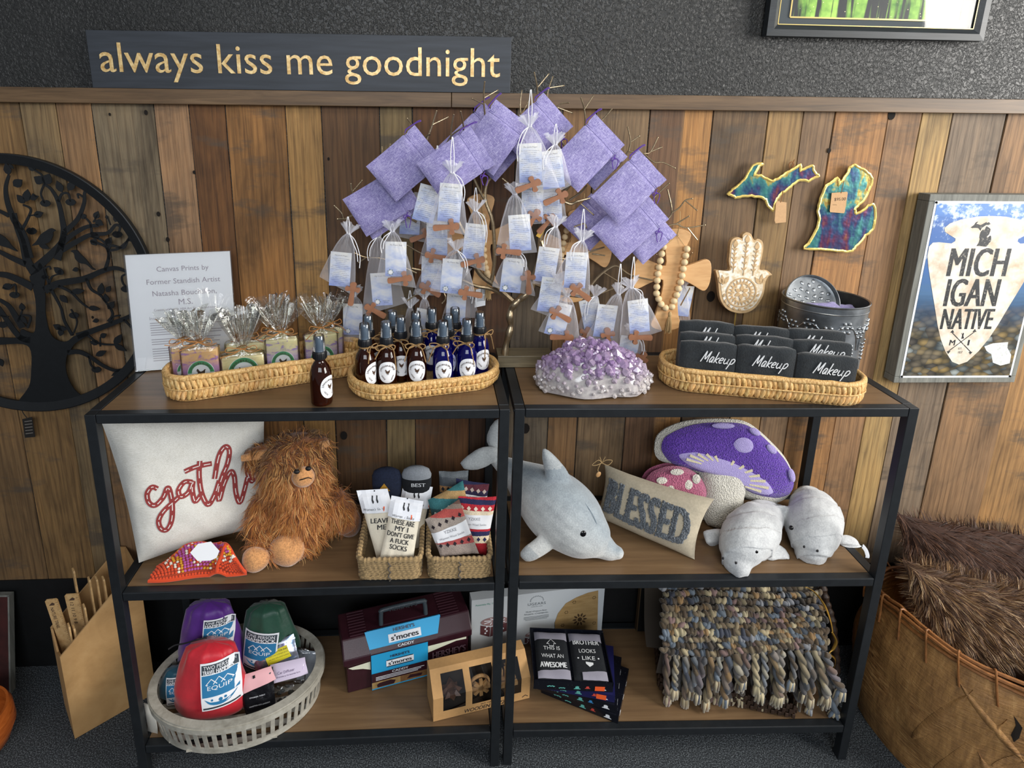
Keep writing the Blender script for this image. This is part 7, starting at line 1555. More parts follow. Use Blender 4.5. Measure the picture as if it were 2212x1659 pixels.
# ---- small packets in the basket
t = NT('holographic_film'); lw = t.n('ShaderNodeLayerWeight', {'Blend': .5}).outputs['Facing']; n = t.noise(t.coord(), 30, 2); v = t.math('ADD', t.math('MULTIPLY', lw, .8), t.math('MULTIPLY', n, .7))
t.P(Base_Color=t.ramp(v, [(.3, C('#9fb9d8')), (.42, C('#d6d8e6')), (.5, C('#b8a6d8')), (.58, C('#a6dccb')), (.68, C('#e2dfe8')), (.8, C('#9eb2dc'))]), Metallic=.85, Roughness=.22); t.bump(n, .4, .006); M_holo = t.mat
def packet(name, label, cat, q, y, lean, m, th, seed, wob=.004):
    o = onY(*q[3], y); M = frame(o, (1, 0, 0), (0, math.sin(lean), math.cos(lean))); Q = inplane(M, q); t = thing(name, label, cat, M.translation); sf = Soft(q=Q, th=th, pinch=.02, pw=5, seed=seed, wob=wob); b = B(); sf.mesh(b, 16, 16); toW(b, M); clampz(b, ZB+.008); o_ = b.obj('pouch' if m is not None else 'bag', m, t, ang=60); return t, sf, M, Q, o_
def onq(sf, M, parent, name, m, pts, lift=.001, n=6):
    a, b_, c, d = [Vector(p) for p in inplane(M, pts)]; b = B(); b.grid(lambda u, v: Vector((*(d.lerp(c, u).lerp(a.lerp(b_, u), v)), 0)), n, n); sf.drape(b, lift); toW(b, M); return b.obj(name, m, parent)
def qtext(sf, M, parent, name, m, items, lift=.002):
    b = B()
    for s, pa, pb, h in items:
        a, c = [Vector(p) for p in inplane(M, [pa, pb])]; an = math.atan2(c.y-a.y, c.x-a.x); bb = B(); bb.text(s, Matrix.Identity(4), (c-a).length, h, 0); mid = (a+c)/2; b.add(bb.v, bb.f, T(mid.x, mid.y, 0) @ R(an, 'Z'))
    sf.drape(b, lift); toW(b, M); return b.obj(name, m, parent, smooth=False)
M_yel = mat('yellow_sticker', '#e6d82c', .5); M_pinkc = mat('pink_card', '#eeb4b8', .6); M_lilc = mat('lilac_card', '#d8cae0', .6)
t, sf, M, Q, po = packet('foil_packet', 'silver holographic packet with yellow sticker, above the pink and lilac cards', 'packet', [(540, 1402), (634, 1369), (652, 1440), (556, 1470)], -.248, .5, M_holo, .016, 1)
yl = onq(sf, M, t, 'yellow_label', M_yel, [(573, 1413), (620, 1391), (631, 1415), (582, 1436)], .0016)
qtext(sf, M, yl, 'label_print', M_blackink, [('VENT CLIP FOR PHD', (580, 1412), (622, 1397), .004), ('Add 2 to 3 drops of oil', (582, 1418), (624, 1403), .003), ('to the felt pad inside', (584, 1424), (626, 1409), .003)], .0024)
onq(sf, M, t, 'zip_strip', mat('silver_zip', '#c9cdd6', .3, .5), [(543, 1408), (637, 1375), (638, 1379), (544, 1412)], .0018)
onq(sf, M, t, 'hang_hole', mat('black_hole', '#0c0c10', .8), [(586, 1392), (592, 1390), (593, 1396), (587, 1398)], .0018, 3)
t, sf, M, Q, po = packet('card_packet', 'small clear packet under a lilac Car Diffuser header card', 'packet', [(585, 1437), (664, 1419), (656, 1512), (592, 1528)], -.312, .55, M_clear, .018, 2)
hc_ = onq(sf, M, t, 'header_card', M_lilc, [(584, 1436), (659, 1419), (666, 1454), (594, 1474)], .0022)
qtext(sf, M, hc_, 'card_print', mat('purple_print', '#6a5a78', .6), [('Car Diffuser', (602, 1452), (638, 1443), .007), ('refreshable at the lavender farm', (598, 1462), (650, 1448), .004)], .003)
b = B(); random.seed(7)
for i in range(14):
    u, v = random.uniform(.15, .85), random.uniform(.08, .5); p = sf.pt(u, v, 1); w = M @ Vector((p.x, p.y, p.z*.3)); b.box(tuple(w), (.012, .004, .006), None) if False else b.ball(tuple(w), (.008, .004, .005), R(random.random()*3, 'Y'), 8, 5)
b.obj('diffuser_beads', mat('dark_charcoal_pieces', '#3a3832', .5, var=.4, vs=200), t)
t, sf, M, Q, po = packet('card_packet', 'small black packet under a pink header card, right of the red sack', 'packet', [(505, 1462), (590, 1440), (596, 1528), (532, 1545)], -.338, .5, mat('black_foil', '#15151a', .25, .3, bump=.3, bs=60, dist=.004), .016, 3)
hc_ = onq(sf, M, t, 'header_card', M_pinkc, [(502, 1465), (586, 1438), (597, 1466), (515, 1502)], .0022); onq(sf, M, hc_, 'hang_hole', MC['black_hole'], [(548, 1457), (553, 1455), (554, 1461), (549, 1463)], .003, 3); onq(sf, M, hc_, 'gold_stamp', mat('gold_stamp', '#c9b070', .4, .3), [(512, 1470), (522, 1467), (524, 1477), (514, 1480)], .003, 3)
qtext(sf, M, t, 'packet_print', M_white, [('ORIGINAL SCENT', (541, 1506), (575, 1497), .003), ('HANDMADE WITH LAVENDER', (541, 1525), (585, 1513), .003)], .0018)
t, sf, M, Q, po = packet('card_packet', 'clear packet with white insert at the right end of the slatted basket', 'packet', [(638, 1396), (690, 1404), (684, 1490), (634, 1484)], -.225, .4, M_clear, .016, 4)
onq(sf, M, t, 'insert_card', mat('grey_card', '#8f959c', .6), [(645, 1402), (684, 1406), (680, 1468), (642, 1464)], .0002)
# ---- campfire caddy
M_choc = mat('dark_maroon_plastic', '#341720', .34, 0, .1, 40, .08, 500); M_cyan = mat('cyan_card_sleeve', '#29a3d8', .45); M_creamp = mat('cream_swoosh', '#dfe0c8', .5)
cyaw = .275; cO = onZ(749, 1503, ZB); cM = T(cO.x, cO.y, ZB+.0008) @ R(cyaw, 'Z'); CL, CD_, CHt = .385, .145, .120
ca = thing('tool_caddy', 'dark maroon plastic campfire caddy with cyan card sleeve and grey handle', 'caddy box', M=cM)
def prismX(b, prof, x0, x1, M=None): return b.prism([(p[0], p[1]) for p in prof], x1-x0, (M or Matrix.Identity(4)) @ T(x0, 0, 0) @ Matrix(((0, 0, 1, 0), (1, 0, 0, 0), (0, 1, 0, 0), (0, 0, 0, 1))))
b = B(); prismX(b, [(.006, 0), (CD_-.006, 0), (CD_, CHt), (0, CHt)], .004, CL-.004); b.obj('body', M_choc, ca, world=False, smooth=False, bev=.003)
b = B(); prismX(b, [(-.006, CHt-.012), (CD_+.002, CHt-.012), (CD_+.002, CHt+.006), (CD_-.012, CHt+.052), (.030, CHt+.052), (-.006, CHt+.010)], -.006, CL+.006); b.obj('lid', M_choc, ca, world=False, smooth=False, bev=.004)
FR = Matrix(((1, 0, 0, 0), (0, 0, -1, 0), (0, 1, 0, 0), (0, 0, 0, 1)))       # flat builder plane -> box front (x right, z up, out = -y)
n0 = Vector((0, -.042, .036)).normalized(); LF = frame(Vector((0, .012, CHt+.031)), (1, 0, 0), Vector((0, .036, .042)))  # sloping lid front
b = B(); prismX(b, [(.045, CHt+.052), (.095, CHt+.052), (.095, CHt+.058), (.045, CHt+.058)], .115, .255); b.obj('handle_mount', M_choc, ca, world=False, smooth=False, bev=.002)
hp_ = [(.116, .050, CHt+.056), (.118, .056, CHt+.092), (.128, .058, CHt+.100), (.244, .058, CHt+.100), (.254, .056, CHt+.092), (.256, .050, CHt+.056)]
b = B(); b.tube(smoothpath(hp_, 4), [.0068]*(len(smoothpath(hp_, 4))), 10); b.obj('handle', mat('slate_grey_plastic', '#3c454b', .4), ca, world=False)
b = B(); b.text("HERSHEY'S", T(.186, .0505, CHt+.101) @ R(1.2, 'X'), .085, .009, .001); b.obj('handle_lettering', mat('handle_dark', '#252c31', .5), ca, world=False, smooth=False)
for x0, x1 in ((.02, .07), (.30, .36)):
    b = B()
    for i in range(9): prismX(b, [(.035+.011*i, CHt+.052), (.041+.011*i, CHt+.052), (.040+.011*i, CHt+.0545), (.036+.011*i, CHt+.0545)], x0, x1)
    b.obj('lid_ribs', M_choc, ca, world=False, smooth=False)
b = B(); sx0, sx1 = .075, .248
b.add([LF @ Vector(v) for v in ((sx0, -.026, .0012), (sx1+.03, -.026, .0012), (sx1+.05, .034, .0012), (sx0-.012, .034, .0012))], [(0, 1, 2, 3)]); b.add([(sx0-.010, .030, CHt+.0535), (sx1+.050, .030, CHt+.0535), (sx1+.048, .040, CHt+.0535), (sx0-.006, .040, CHt+.0535)], [(0, 1, 2, 3)])
b.add([(sx0, -.0075, .002), (sx1, -.0075, .002), (sx1, -.0075, CHt+.008), (sx0, -.0075, CHt+.008)], [(0, 1, 2, 3)]); sl = b.obj('card_sleeve', M_cyan, ca, world=False, smooth=False); sd_ = sl.modifiers.new('card', 'SOLIDIFY'); sd_.thickness = .001
b = B(); cxs = (sx0+sx1)/2; b.prism([(sx0, .030), (sx1, .030), (sx1, .062), (sx0, .062)], .0003, T(0, -.0078, 0) @ FR, .0008); b.add([LF @ Vector(v) for v in ((sx0, -.026, .0024), (sx1+.03, -.026, .0024), (sx1+.034, -.014, .0024), (sx0-.002, -.014, .0024))], [(0, 1, 2, 3)]); b.obj('sleeve_bands', M_choc, sl, world=False, smooth=False)
F2 = T(0, -.0085, 0) @ FR; b = B(); b.text("HERSHEY'S", F2 @ T(cxs, CHt-.008, 0), .058, .009, .0006, bold=.03); b.text("HERSHEY'S", LF @ T(cxs+.02, .024, .0024), .066, .009, bold=.03); b.obj('maker_lettering', M_choc, sl, world=False, smooth=False)
b = B(); b.prism([(cxs-.042, .078), (cxs+.042, .078), (cxs+.042, .098), (cxs-.042, .098)], .0003, F2, .0004); b.prism([(cxs-.03, -.008), (cxs+.07, -.008), (cxs+.07, .014), (cxs-.03, .014)], .0003, LF, .002); b.text('CADDY', F2 @ T(cxs, .056, 0), .05, .008, .001, bold=.03); b.text('CADDY', LF @ T(cxs+.02, -.020, .003), .05, .007, bold=.03)
for i in range(3): ribbon(b, [(sx0+.012, .047-i*.005), (sx1-.012-.01*i, .047-i*.005)], .002, F2, .0002, .001)
pl_ = b.obj('white_print', M_white, sl, world=False, smooth=False)
b = B(); b.text("s'mores", F2 @ T(cxs, .088, 0), .072, .014, .0012, bold=.05); b.text("s'mores", LF @ T(cxs+.02, .003, .0032), .085, .015, bold=.05)
for zz in (.0995, .0765): ribbon(b, [(cxs-.04, zz), (cxs+.04, zz)], .0022, F2, .0002, .0012)
b.obj('smores_lettering', M_blackink, pl_, world=False, smooth=False)
b = B(); b.prism([(sx0, .008), (cxs, .008), (cxs, .030), (sx0, .030)], .0003, F2, .0006); b.obj('photo_panel', mat('warm_table_photo', '#a88a58', .5, var=.3, vs=60), sl, world=False, smooth=False); b = B(); b.prism([(cxs, .008), (sx1, .008), (sx1, .030), (cxs, .030)], .0003, F2, .0006); b.obj('photo_panel', mat('table_photo_brown', '#7d5a38', .5, var=.3, vs=60), sl, world=False, smooth=False)
b = B(); b.prism([(cxs-.07, .010), (cxs-.02, .010), (cxs-.015, .022), (cxs-.03, .027), (cxs-.065, .025), (cxs-.072, .02)], .0003, F2, .001); b.prism([(cxs+.02, .015), (cxs+.065, .013), (cxs+.068, .022), (cxs+.03, .026)], .0003, F2, .001); b.obj('printed_caddies', M_choc, sl, world=False, smooth=False)
b = B()
for pts in ([(.008, .098), (sx0-.002, .103), (sx0-.002, .074), (.05, .084), (.02, .09)], [(sx1+.002, .106), (CL-.012, .114), (CL-.012, .098), (.34, .100), (.30, .092), (sx1+.002, .082)]): b.prism(pts, .0006, T(0, -.0012, 0) @ FR, .0)
b.obj('swoosh', M_creamp, ca, world=False, smooth=False)
b = B(); b.text("HERSHEY'S", T(0, -.001, 0) @ FR @ T(.318, .066, 0), .108, .024, .0006, bold=.04); b.obj('raised_lettering', mat('maroon_lettering', '#6d5560', .3), ca, world=False, smooth=False)
# ---- set of wooden puzzles
wO = onZ(936, 1559.6, ZB); wR = onZ(1143.6, 1508, ZB); wy_ = math.atan2(wR.y-wO.y, wR.x-wO.x); WL = (wR-wO).length; wM = T(wO.x, wO.y, ZB+.0008) @ R(wy_, 'Z'); WD, WF, WH = .085, .078, .128
pz = thing('puzzle_box', 'kraft cardboard box of three wooden puzzles standing behind the middle posts', 'box', M=wM); M_krb = mat('kraft_cardboard', '#bd925e', .75, var=.05, vs=100)
b = B(); prof = [(0, 0), (WD, 0), (WD, WH), (.052, WH), (0, WF)]
ws = [(.030, .098), (.118, .188), (.206, .272)]; sc_ = WL/.300; ws = [(a*sc_, c*sc_) for a, c in ws]
xs = [0]+[v for w in ws for v in w]+[WL]; zA = .029
def PF(x, s):  # s along the front profile: 0 bottom .. 1 top edge of the slope
    tot = WF+math.hypot(.052, WH-WF); d = s*tot
    if d <= WF: return Vector((x, 0, d))
    k = (d-WF)/(tot-WF); return Vector((x, .052*k, lerp(WF, WH, k)))
tot = WF+math.hypot(.052, WH-WF); sA, sF, sB = zA/tot, WF/tot, .90
def quadF(x0, x1, s0, s1): b.add([PF(x0, s0), PF(x1, s0), PF(x1, s1), PF(x0, s1)], [(0, 1, 2, 3)])
for i in range(7):
    x0, x1 = xs[i], xs[i+1]
    if i % 2 == 0: quadF(x0, x1, 0, sF); quadF(x0, x1, sF, 1)
    else: quadF(x0, x1, 0, sA); quadF(x0, x1, sB, 1)
for x in (0, WL): b.add([(x, p[0], p[1]) for p in prof], [(0, 1, 2, 3, 4) if x > 0 else (4, 3, 2, 1, 0)])
b.add([(0, WD, 0), (WL, WD, 0), (WL, WD, WH), (0, WD, WH), (0, .052, WH), (WL, .052, WH), (0, 0, 0), (WL, 0, 0)], [(1, 0, 3, 2), (3, 4, 5, 2), (0, 1, 7, 6)]); b.obj('carton', M_krb, pz, world=False, smooth=False)
b = B()
for a, c in ws: b.add([PF(a, sA), PF(c, sA), PF(c, sF), PF(a, sF), PF(a, sB), PF(c, sB)], [(0, 1, 2, 3), (3, 2, 5, 4)])
b.obj('window_film', M_clear, pz, world=False, smooth=False)
b = B(); b.box((WL/2, WD-.010, .055), (WL-.01, .004, .10)); b.box((WL/2, .045, .006), (WL-.01, .07, .004)); b.obj('inner_dark_panels', mat('dark_box_inside', '#2c2219', .9), pz, world=False, smooth=False)  # panels added to paint in the dark inside behind the windows
M_walnut = woodmat('walnut_puzzle', '#3c2617', '#57392a', '#6d4a33', (30, 30, 6), .5); M_maple = woodmat('maple_puzzle', '#a87a4a', '#c29662', '#d8b484', (30, 30, 6), .5)
b = B(); c = Vector(((ws[0][0]+ws[0][1])/2, .042, .048))
for ax in ((1, 0, 0), (0, 1, 0), (0, 0, 1), (-1, 0, 0), (0, -1, 0), (0, 0, -1), (1, 1, 0), (-1, -1, 0), (1, -1, 0), (-1, 1, 0), (0, 1, 1), (0, -1, 1)):
    m = T(*c) @ Vector(ax).to_track_quat('Z', 'Y').to_matrix().to_4x4(); b.lathe([(.016, 0), (.016, .012), (.0001, .034)], 4, m)
b.obj('star_puzzle', M_walnut, pz, world=False, smooth=False)
b = B(); c = Vector(((ws[1][0]+ws[1][1])/2, .040, .050)); b.tube([c+Vector((.027*math.cos(a), .002, .027*math.sin(a))) for a in [2*math.pi*i/28 for i in range(28)]], .0055, 8, closed=True)
for a in (0, .8, 1.6, 2.4): b.bar(c+Vector((-.028*math.cos(a), -.012, -.028*math.sin(a))), c+Vector((.028*math.cos(a), -.012, .028*math.sin(a))), .010, .008)
b.obj('ring_puzzle', M_maple, pz, world=False)
b = B(); c = Vector(((ws[2][0]+ws[2][1])/2, .042, .048))
for i in (-1, 0, 1):
    for d in range(3):
        s = [.011, .011, .011]; s[d] = .058; o = [0, 0, 0]; o[(d+1) % 3] = i*.017; o[(d+2) % 3] = .006*(1 if d else -1); b.box(tuple(c+Vector(o)), tuple(s))
b.obj('burr_puzzle', M_maple, pz, world=False, smooth=False)
b = B(); b.text('SET OF 3', T(0, -.0004, 0) @ FR @ T(.165*sc_, .0225, 0), .040, .0045, .0004); b.text('WOODEN PUZZLES', T(0, -.0004, 0) @ FR @ T(.170*sc_, .0105, 0), .150, .0125, .0004, shear=.2, bold=.01)
for x, z in ((.286, .010), (.286, .0)):
    if z: ribbon(b, [((x-.010)*sc_, z), (x*sc_, z+.006), ((x+.008)*sc_, z)], .0018, T(0, -.0004, 0) @ FR, .0003, .0004)
b.obj('print', M_blackink, pz, world=False, smooth=False)
# ---- white model kit box
uO = onZ(1017, 1408, ZB); uM = T(uO.x, uO.y, ZB+.0008) @ R(.135, 'Z'); UF = frame(uM @ Vector((0, 0, 0)), uM.to_3x3() @ Vector((1, 0, 0)), (0, 0, 1)); tr_u = planeP([(1307, 1267)], UF)[0]; tl_u = planeP([(1016, 1298)], UF)[0]; UW, UH, UD = tr_u[0], tl_u[1], .036
ug = thing('model_kit_box', 'white boxed wooden treasure box model kit standing at the back across both units', 'box', M=uM)
M_wbox = mat('white_coated_box', '#ccd0d2', .35); b = B(); b.box((UW/2, UD/2, UH/2), (UW, UD, UH)); b.obj('carton', M_wbox, ug, world=False, smooth=False, bev=.0008)
UP2 = lambda pts: planeP(pts, UF); F3 = T(0, -.0006, 0) @ FR
b = B(); g = UP2([(1160, 1297)])[0]
ribbon(b, [(g[0]+.020*math.cos(a)*(1.0+.16*(i % 2)), g[1]+.016*math.sin(a)*(1.0+.16*(i % 2))) for i, a in enumerate([math.pi*(-.05+1.1*k/20) for k in range(21)])], .0012, F3, .0003, .0002)
b.text('UGEARS', F3 @ T(g[0], g[1]-.012, 0), .060, .010, .0003, spacing=1.1); b.text('mechanical models', F3 @ T(g[0], g[1]-.022, 0), .038, None, .0003); b.text('Model «Treasure Box»', F3 @ T(g[0], g[1]-.040, 0), .070, None, .0003, bold=.01); b.text('Модель «Скринька»', F3 @ T(g[0], g[1]-.050, 0), .080, None, .0003)
for i in range(4): ribbon(b, [(g[0]-.042+.005*(i == 3), g[1]-.060-i*.004), (g[0]+.042-.005*(i == 3), g[1]-.060-i*.004)], .0014, F3, .0002, .0003)
b.obj('print', mat('kit_print_grey', '#6f7477', .6), ug, world=False, smooth=False)
b = B(); p = UP2([(1042, 1306)])[0]; b.text('Assemble Me. Treasure', F3 @ T(p[0]+.02, p[1], 0), .085, None, .0003); b.obj('green_print', mat('kit_green', '#4c9c86', .6), ug, world=False, smooth=False)
b = B(); q = UP2([(1200, 1367), (1198, 1345), (1205, 1325), (1222, 1303), (1245, 1290), (1270, 1280), (1292, 1275), (1290, 1364)]); b.prism(q, .0006, F3, .0002)
wd_ = b.obj('laser_cut_sheet', woodmat('birch_sheet', '#9a7a4c', '#b08f5e', '#c0a06e', (8, 60, 60), .5), ug, world=False, smooth=False)
b = B(); c = UP2([(1252, 1337)])[0]
for i in range(10): a = i*.628; b.prism(leafpoly((c[0]+.010*math.cos(a), c[1]+.010*math.sin(a)), (c[0]+.026*math.cos(a), c[1]+.026*math.sin(a)), .007), .0003, F3, .0010)
b.disc((c[0], c[1], .001), .008, .0003, 14, F3)
for px, py in ((1223, 1322), (1283, 1290), (1283, 1345), (1240, 1300), (1215, 1350)): 
    p = UP2([(px, py)])[0]
    for k in range(6): a = k*1.047; b.disc((p[0]+.005*math.cos(a), p[1]+.005*math.sin(a), .001), .0016, .0003, 8, F3)
b.obj('laser_lines', mat('laser_burn', '#4a3520', .8), wd_, world=False, smooth=False)
M_maroonp = mat('kit_maroon_drawing', '#5c3436', .6)
def chest(px, py, s, open_):
    p = UP2([(px, py)])[0]; b = B(); x, y = p; w = s
    b.prism([(x-w, y-.55*w), (x-.35*w, y-.85*w), (x-.3*w, y-.05*w), (x-w, y+.2*w)], .0003, F3, .0003); b.prism([(x-.3*w, y-.85*w), (x+w, y-.5*w), (x+w, y+.2*w), (x-.25*w, y-.05*w)], .0003, F3, .0003); o = b.obj('chest_drawing', M_maroonp, ug, world=False, smooth=False)
    b = B(); cy = y+(.75*w if open_ else .42*w); n = 24; b.prism([(x+w*.98*math.cos(2*math.pi*i/n), cy+.36*w*math.sin(2*math.pi*i/n)+(.25*w*math.cos(2*math.pi*i/n) if open_ else 0)) for i in range(n)], .0003, F3, .0006)
    b.obj('lid_drawing', mat('kit_rose', '#9a7a78', .6), o, world=False, smooth=False); b = B()
    for i in range(8): a = i*.785; ribbon(b, [(x+w*.3*math.cos(a), cy+.1*w*math.sin(a)), (x+w*.8*math.cos(a+.4), cy+.28*w*math.sin(a+.4))], .06*w, F3, .0003, .001)
    for i in range(4): b.disc((x-.65*w+.1*w*(i % 2), y-.5*w+.18*w*i, .0007), .07*w, .0003, 8, F3); b.disc((x+.2*w+.2*w*(i % 3), y-.6*w+.16*w*i, .0007), .08*w, .0003, 8, F3)
    b.obj('drawing_highlights', M_white, o, world=False, smooth=False)
chest(1068, 1352, .046, False); chest(1150, 1378, .026, True)
# ---- boxed novelty socks
t = NT('starry_black_box'); v = t.n('ShaderNodeTexVoronoi', {'Vector': t.coord(), 'Scale': 160.0}).outputs[0]; t.P(Base_Color=t.ramp(v, [(.05, C('#7d8790')), (.09, C('#0d0f18'))]), Roughness=.3); M_sbox = t.mat
t_m = mat('teal_print', '#63b3a8', .5); t_r = mat('red_print', '#c8483e', .5); t_b = mat('blue_print', '#3b86c0', .5); M_navyb = mat('navy_box', '#1b1c4a', .35)
BW, BD_, BH_ = .228, .172, .027; corner = onZ(1345, 1568, ZB)
stk = [(-.46, 0, 0, M_sbox), (-.36, -.004, .006, M_sbox), (-.24, -.010, .014, M_navyb), (-.07, -.014, .022, M_sbox)]
def hat(b, x, z, s, F): b.prism([(x-s, z), (x+s, z), (x+s*.8, z+.25*s), (x+.55*s, z+.25*s), (x+.5*s, z+.95*s), (x, z+1.1*s), (x-.5*s, z+.95*s), (x-.55*s, z+.25*s), (x-.8*s, z+.25*s)], .0003, F, .0)
def must(b, x, z, s, F): b.prism([(x+s*p, z+s*q) for p, q in ((-1, .1), (-.7, -.15), (-.35, .1), (0, -.05), (.35, .1), (.7, -.15), (1, .1), (.6, .25), (.3, .35), (0, .2), (-.3, .35), (-.6, .25))], .0003, F, .0)
NMS = ['lowest boxed novelty socks in the stack, white hat at its corner', 'boxed novelty socks second from the bottom of the stack', 'navy boxed novelty socks just under the opened top box', 'opened sock box on top of the stack showing THIS IS WHAT AN AWESOME BROTHER']
for i, (ya, dx, dy, m) in enumerate(stk):
    top = i == 3; h_ = .022 if top else BH_-.002
    o = Vector((corner.x-.012-.004*i, corner.y+.006+.010*i, ZB+.0008+i*(BH_-.001))); M = T(*o) @ R(ya, 'Z') @ T(-BW, 0, 0); 
    if top: M = M @ R(.06, 'X')
    t = thing('sock_box', NMS[i], 'box', M=M, group='stacked boxes of novelty socks')
    b = B(); b.box((BW/2, BD_/2, h_/2), (BW, BD_, h_))
    if top: b.box((BW/2, .0015, h_+.006), (BW, .003, .012)); b.box((.0015, BD_/2, h_+.006), (.003, BD_, .012)); b.box((BW-.0015, BD_/2, h_+.006), (.003, BD_, .012)); b.box((BW/2, BD_-.0015, h_+.008), (BW, .003, .016))
    bx = b.obj('box', m, t, world=False, smooth=False); FB = T(0, -.0006, 0) @ FR; b = B()
    hat(b, BW-.03, .006, .011, FB); b.obj('hat_print', M_white, bx, world=False, smooth=False); b = B(); hat(b, BW*.55, .007, .010, FB); must(b, BW*.22, .013, .012, FB); must(b, BW*.36, .008, .010, FB); b.obj('teal_print', t_m, bx, world=False, smooth=False)
    b = B(); hat(b, BW*.68 if i != 2 else BW*.75, .010, .008, FB); b.obj('red_print', t_r if i != 1 else t_b, bx, world=False, smooth=False)
    RS = frame((BW+.0004, 0, 0), (0, 1, 0), (0, 0, 1)); b = B(); hat(b, .03, .006, .009, RS); must(b, .08, .012, .010, RS); must(b, .13, .010, .010, RS); b.obj('side_print', M_white, bx, world=False, smooth=False)
    if i >= 2: b = B(); b.prism([(BW-.052, .004), (BW-.024, .004), (BW-.024, .020), (BW-.052, .020)], .0004, FB, .0004); b.obj('price_sticker', M_orange, bx, world=False, smooth=False)
    if top:
        M_cuff = mat('lilac_grey_knit', '#8f8c98', .95, bump=.3, bs=500)
        for k, (x0, txt) in enumerate(((.012, ('THIS IS', 'WHAT AN', 'AWESOME')), (.118, ('BROTHER', 'LOOKS', '• LIKE •')))):
            sk_ = thing('folded_sock', ['left', 'right'][k]+' folded black sock with white lettering in the opened box', 'sock', M=M @ T(x0, .006, h_+.0006)); sw, sl_ = .099, .158
            sf = Soft([(0, sl_), (sw, sl_), (sw, 0), (0, 0)], .018, .01, 6, k, .0015); b = B(); b.grid(lambda u, v: sf.pt(u, v, 1)+Vector((0, 0, .004)), 14, 18); b.grid(lambda u, v: Vector((*sf.flat(1-u, v), .0)), 8, 8); b.obj('sock', M_blk, sk_, world=False)
            b = B(); b.grid(lambda u, v: sf.pt(u, lerp(.80, .99, v), 1)+Vector((0, 0, .007)), 12, 6); b.obj('cuff', M_cuff, sk_, world=False); b = B(); b.grid(lambda u, v: sf.pt(lerp(.02 if not k else .25, .98, u), lerp(.01, .14+(.04*u), v), 1)+Vector((0, 0, .007)), 12, 6); b.obj('toe', M_cuff, sk_, world=False)
            b = B(); b.text(txt[0], T(sw/2, .098 if not k else .122, 0), sw*(.5 if not k else .8), .012 if not k else .016, 0, bold=0 if not k else .03); b.text(txt[1], T(sw/2, .072 if not k else .092, 0), sw*(.66 if not k else .5), .013, 0); b.text(txt[2], T(sw/2, .043 if not k else .068, 0), sw*.80 if not k else sw*.66, .017 if not k else .012, 0, bold=.05 if not k else 0)
            if not k: ribbon(b, [(sw*.36, .112), (sw*.5, .128), (sw*.64, .112), (sw*.57, .112), (sw*.57, .105), (sw*.43, .105), (sw*.43, .112), (sw*.36, .112)], .0016, None, .0003, 0)
            else: b.prism([(sw*.40, .050), (sw*.5, .040), (sw*.62, .048), (sw*.62, .054), (sw*.40, .056)], .0003, None, 0)
            sf.drape(b, .0052); b.obj('lettering', mat('sock_white_print', '#d9dbdc', .8), sk_, world=False, smooth=False)
# ---- dark board behind the throw
b = B(); bo_ = onZ(1412, 1400, ZB+.06); P = [onY(1393, 1275, -.16), onY(1436, 1278, -.15), onY(1450, 1440, -.17), onY(1412, 1440, -.175)]
b.box((.680, -.045, ZB+.115), (.05, .018, .225)); lb_ = b.obj('dark_board', mat('black_board', '#0f1011', .5), None, smooth=False); tag(lb_, 'narrow black board standing on edge between the sock boxes and knitted throw', 'board')
b = B(); b.box((.6545, -.045, ZB+.115), (.003, .0185, .226)); e_ = b.obj('edge_strip', mat('brown_edge', '#4f3d28', .6), lb_, smooth=False, world=True)
# ---- wicker basket with chunky knitted throw
M_wick = mat('dark_brown_wicker', '#3a2a20', .5, var=.35, vs=120, bump=.3, bs=300); kO = onZ(1424, 1492, ZB); kR = onZ(1716, 1552, ZB); kyaw = math.atan2(kR.y-kO.y, kR.x-kO.x); kL = (kR-kO).length; kM = T(kO.x, kO.y, ZB+.0008) @ R(kyaw, 'Z')
wk = thing('wicker_basket', 'dark brown wicker basket under the chunky knitted throw', 'basket', M=kM); KD, KH = .235, .046
b = B(); b.box((kL/2, KD/2, .004), (kL-.01, KD-.01, .006)); b.obj('base', M_wick, wk, world=False, smooth=False)
b = B(); n = 44
for (ax, ay, bx_, by_, nn) in ((0, 0, kL, 0, 40), (kL, 0, kL, KD, 24), (0, KD, kL, KD, 30), (0, 0, 0, KD, 24)):
    for row in range(3):
        z0 = .002+row*KH/3
        for i in range(nn):
            f0, f1 = i/nn, (i+1)/nn; o = .003 if (i+row) % 2 else -.001; x0, y0, x1, y1 = lerp(ax, bx_, f0), lerp(ay, by_, f0), lerp(ax, bx_, f1), lerp(ay, by_, f1); nx, ny = (0, -1) if ay == by_ == 0 else ((1, 0) if ax == bx_ == kL else ((0, 1) if ay == by_ else (-1, 0)))
            b.box(((x0+x1)/2+nx*o, (y0+y1)/2+ny*o, z0+KH/6), (abs(x1-x0)*.94+.004*abs(nx), abs(y1-y0)*.94+.004*abs(ny), KH/3*.96))
b.obj('woven_wall', M_wick, wk, world=False, smooth=False, bev=.0012)
b = B(); hpth = smoothpath([onY(1800, 1500, -.285), onY(1806, 1440, -.27), onY(1803, 1390, -.255), onY(1797, 1340, -.235), onY(1785, 1300, -.21), onY(1776, 1262, -.19)], 8)
hh_ = [kM.inverted() @ v for v in hpth]; b.tube(hh_, [.0105+.0022*math.sin(i*1.9) for i in range(len(hh_))], 9); b.obj('wrapped_handle', M_wick, wk, world=False)
th_ = thing('knitted_throw', 'chunky brown, cream and slate blue knitted throw with thick braided fringe', 'blanket', (.88, -.24, ZB+.05)); M_knit = tintmat('roving_yarn', .8, .25)
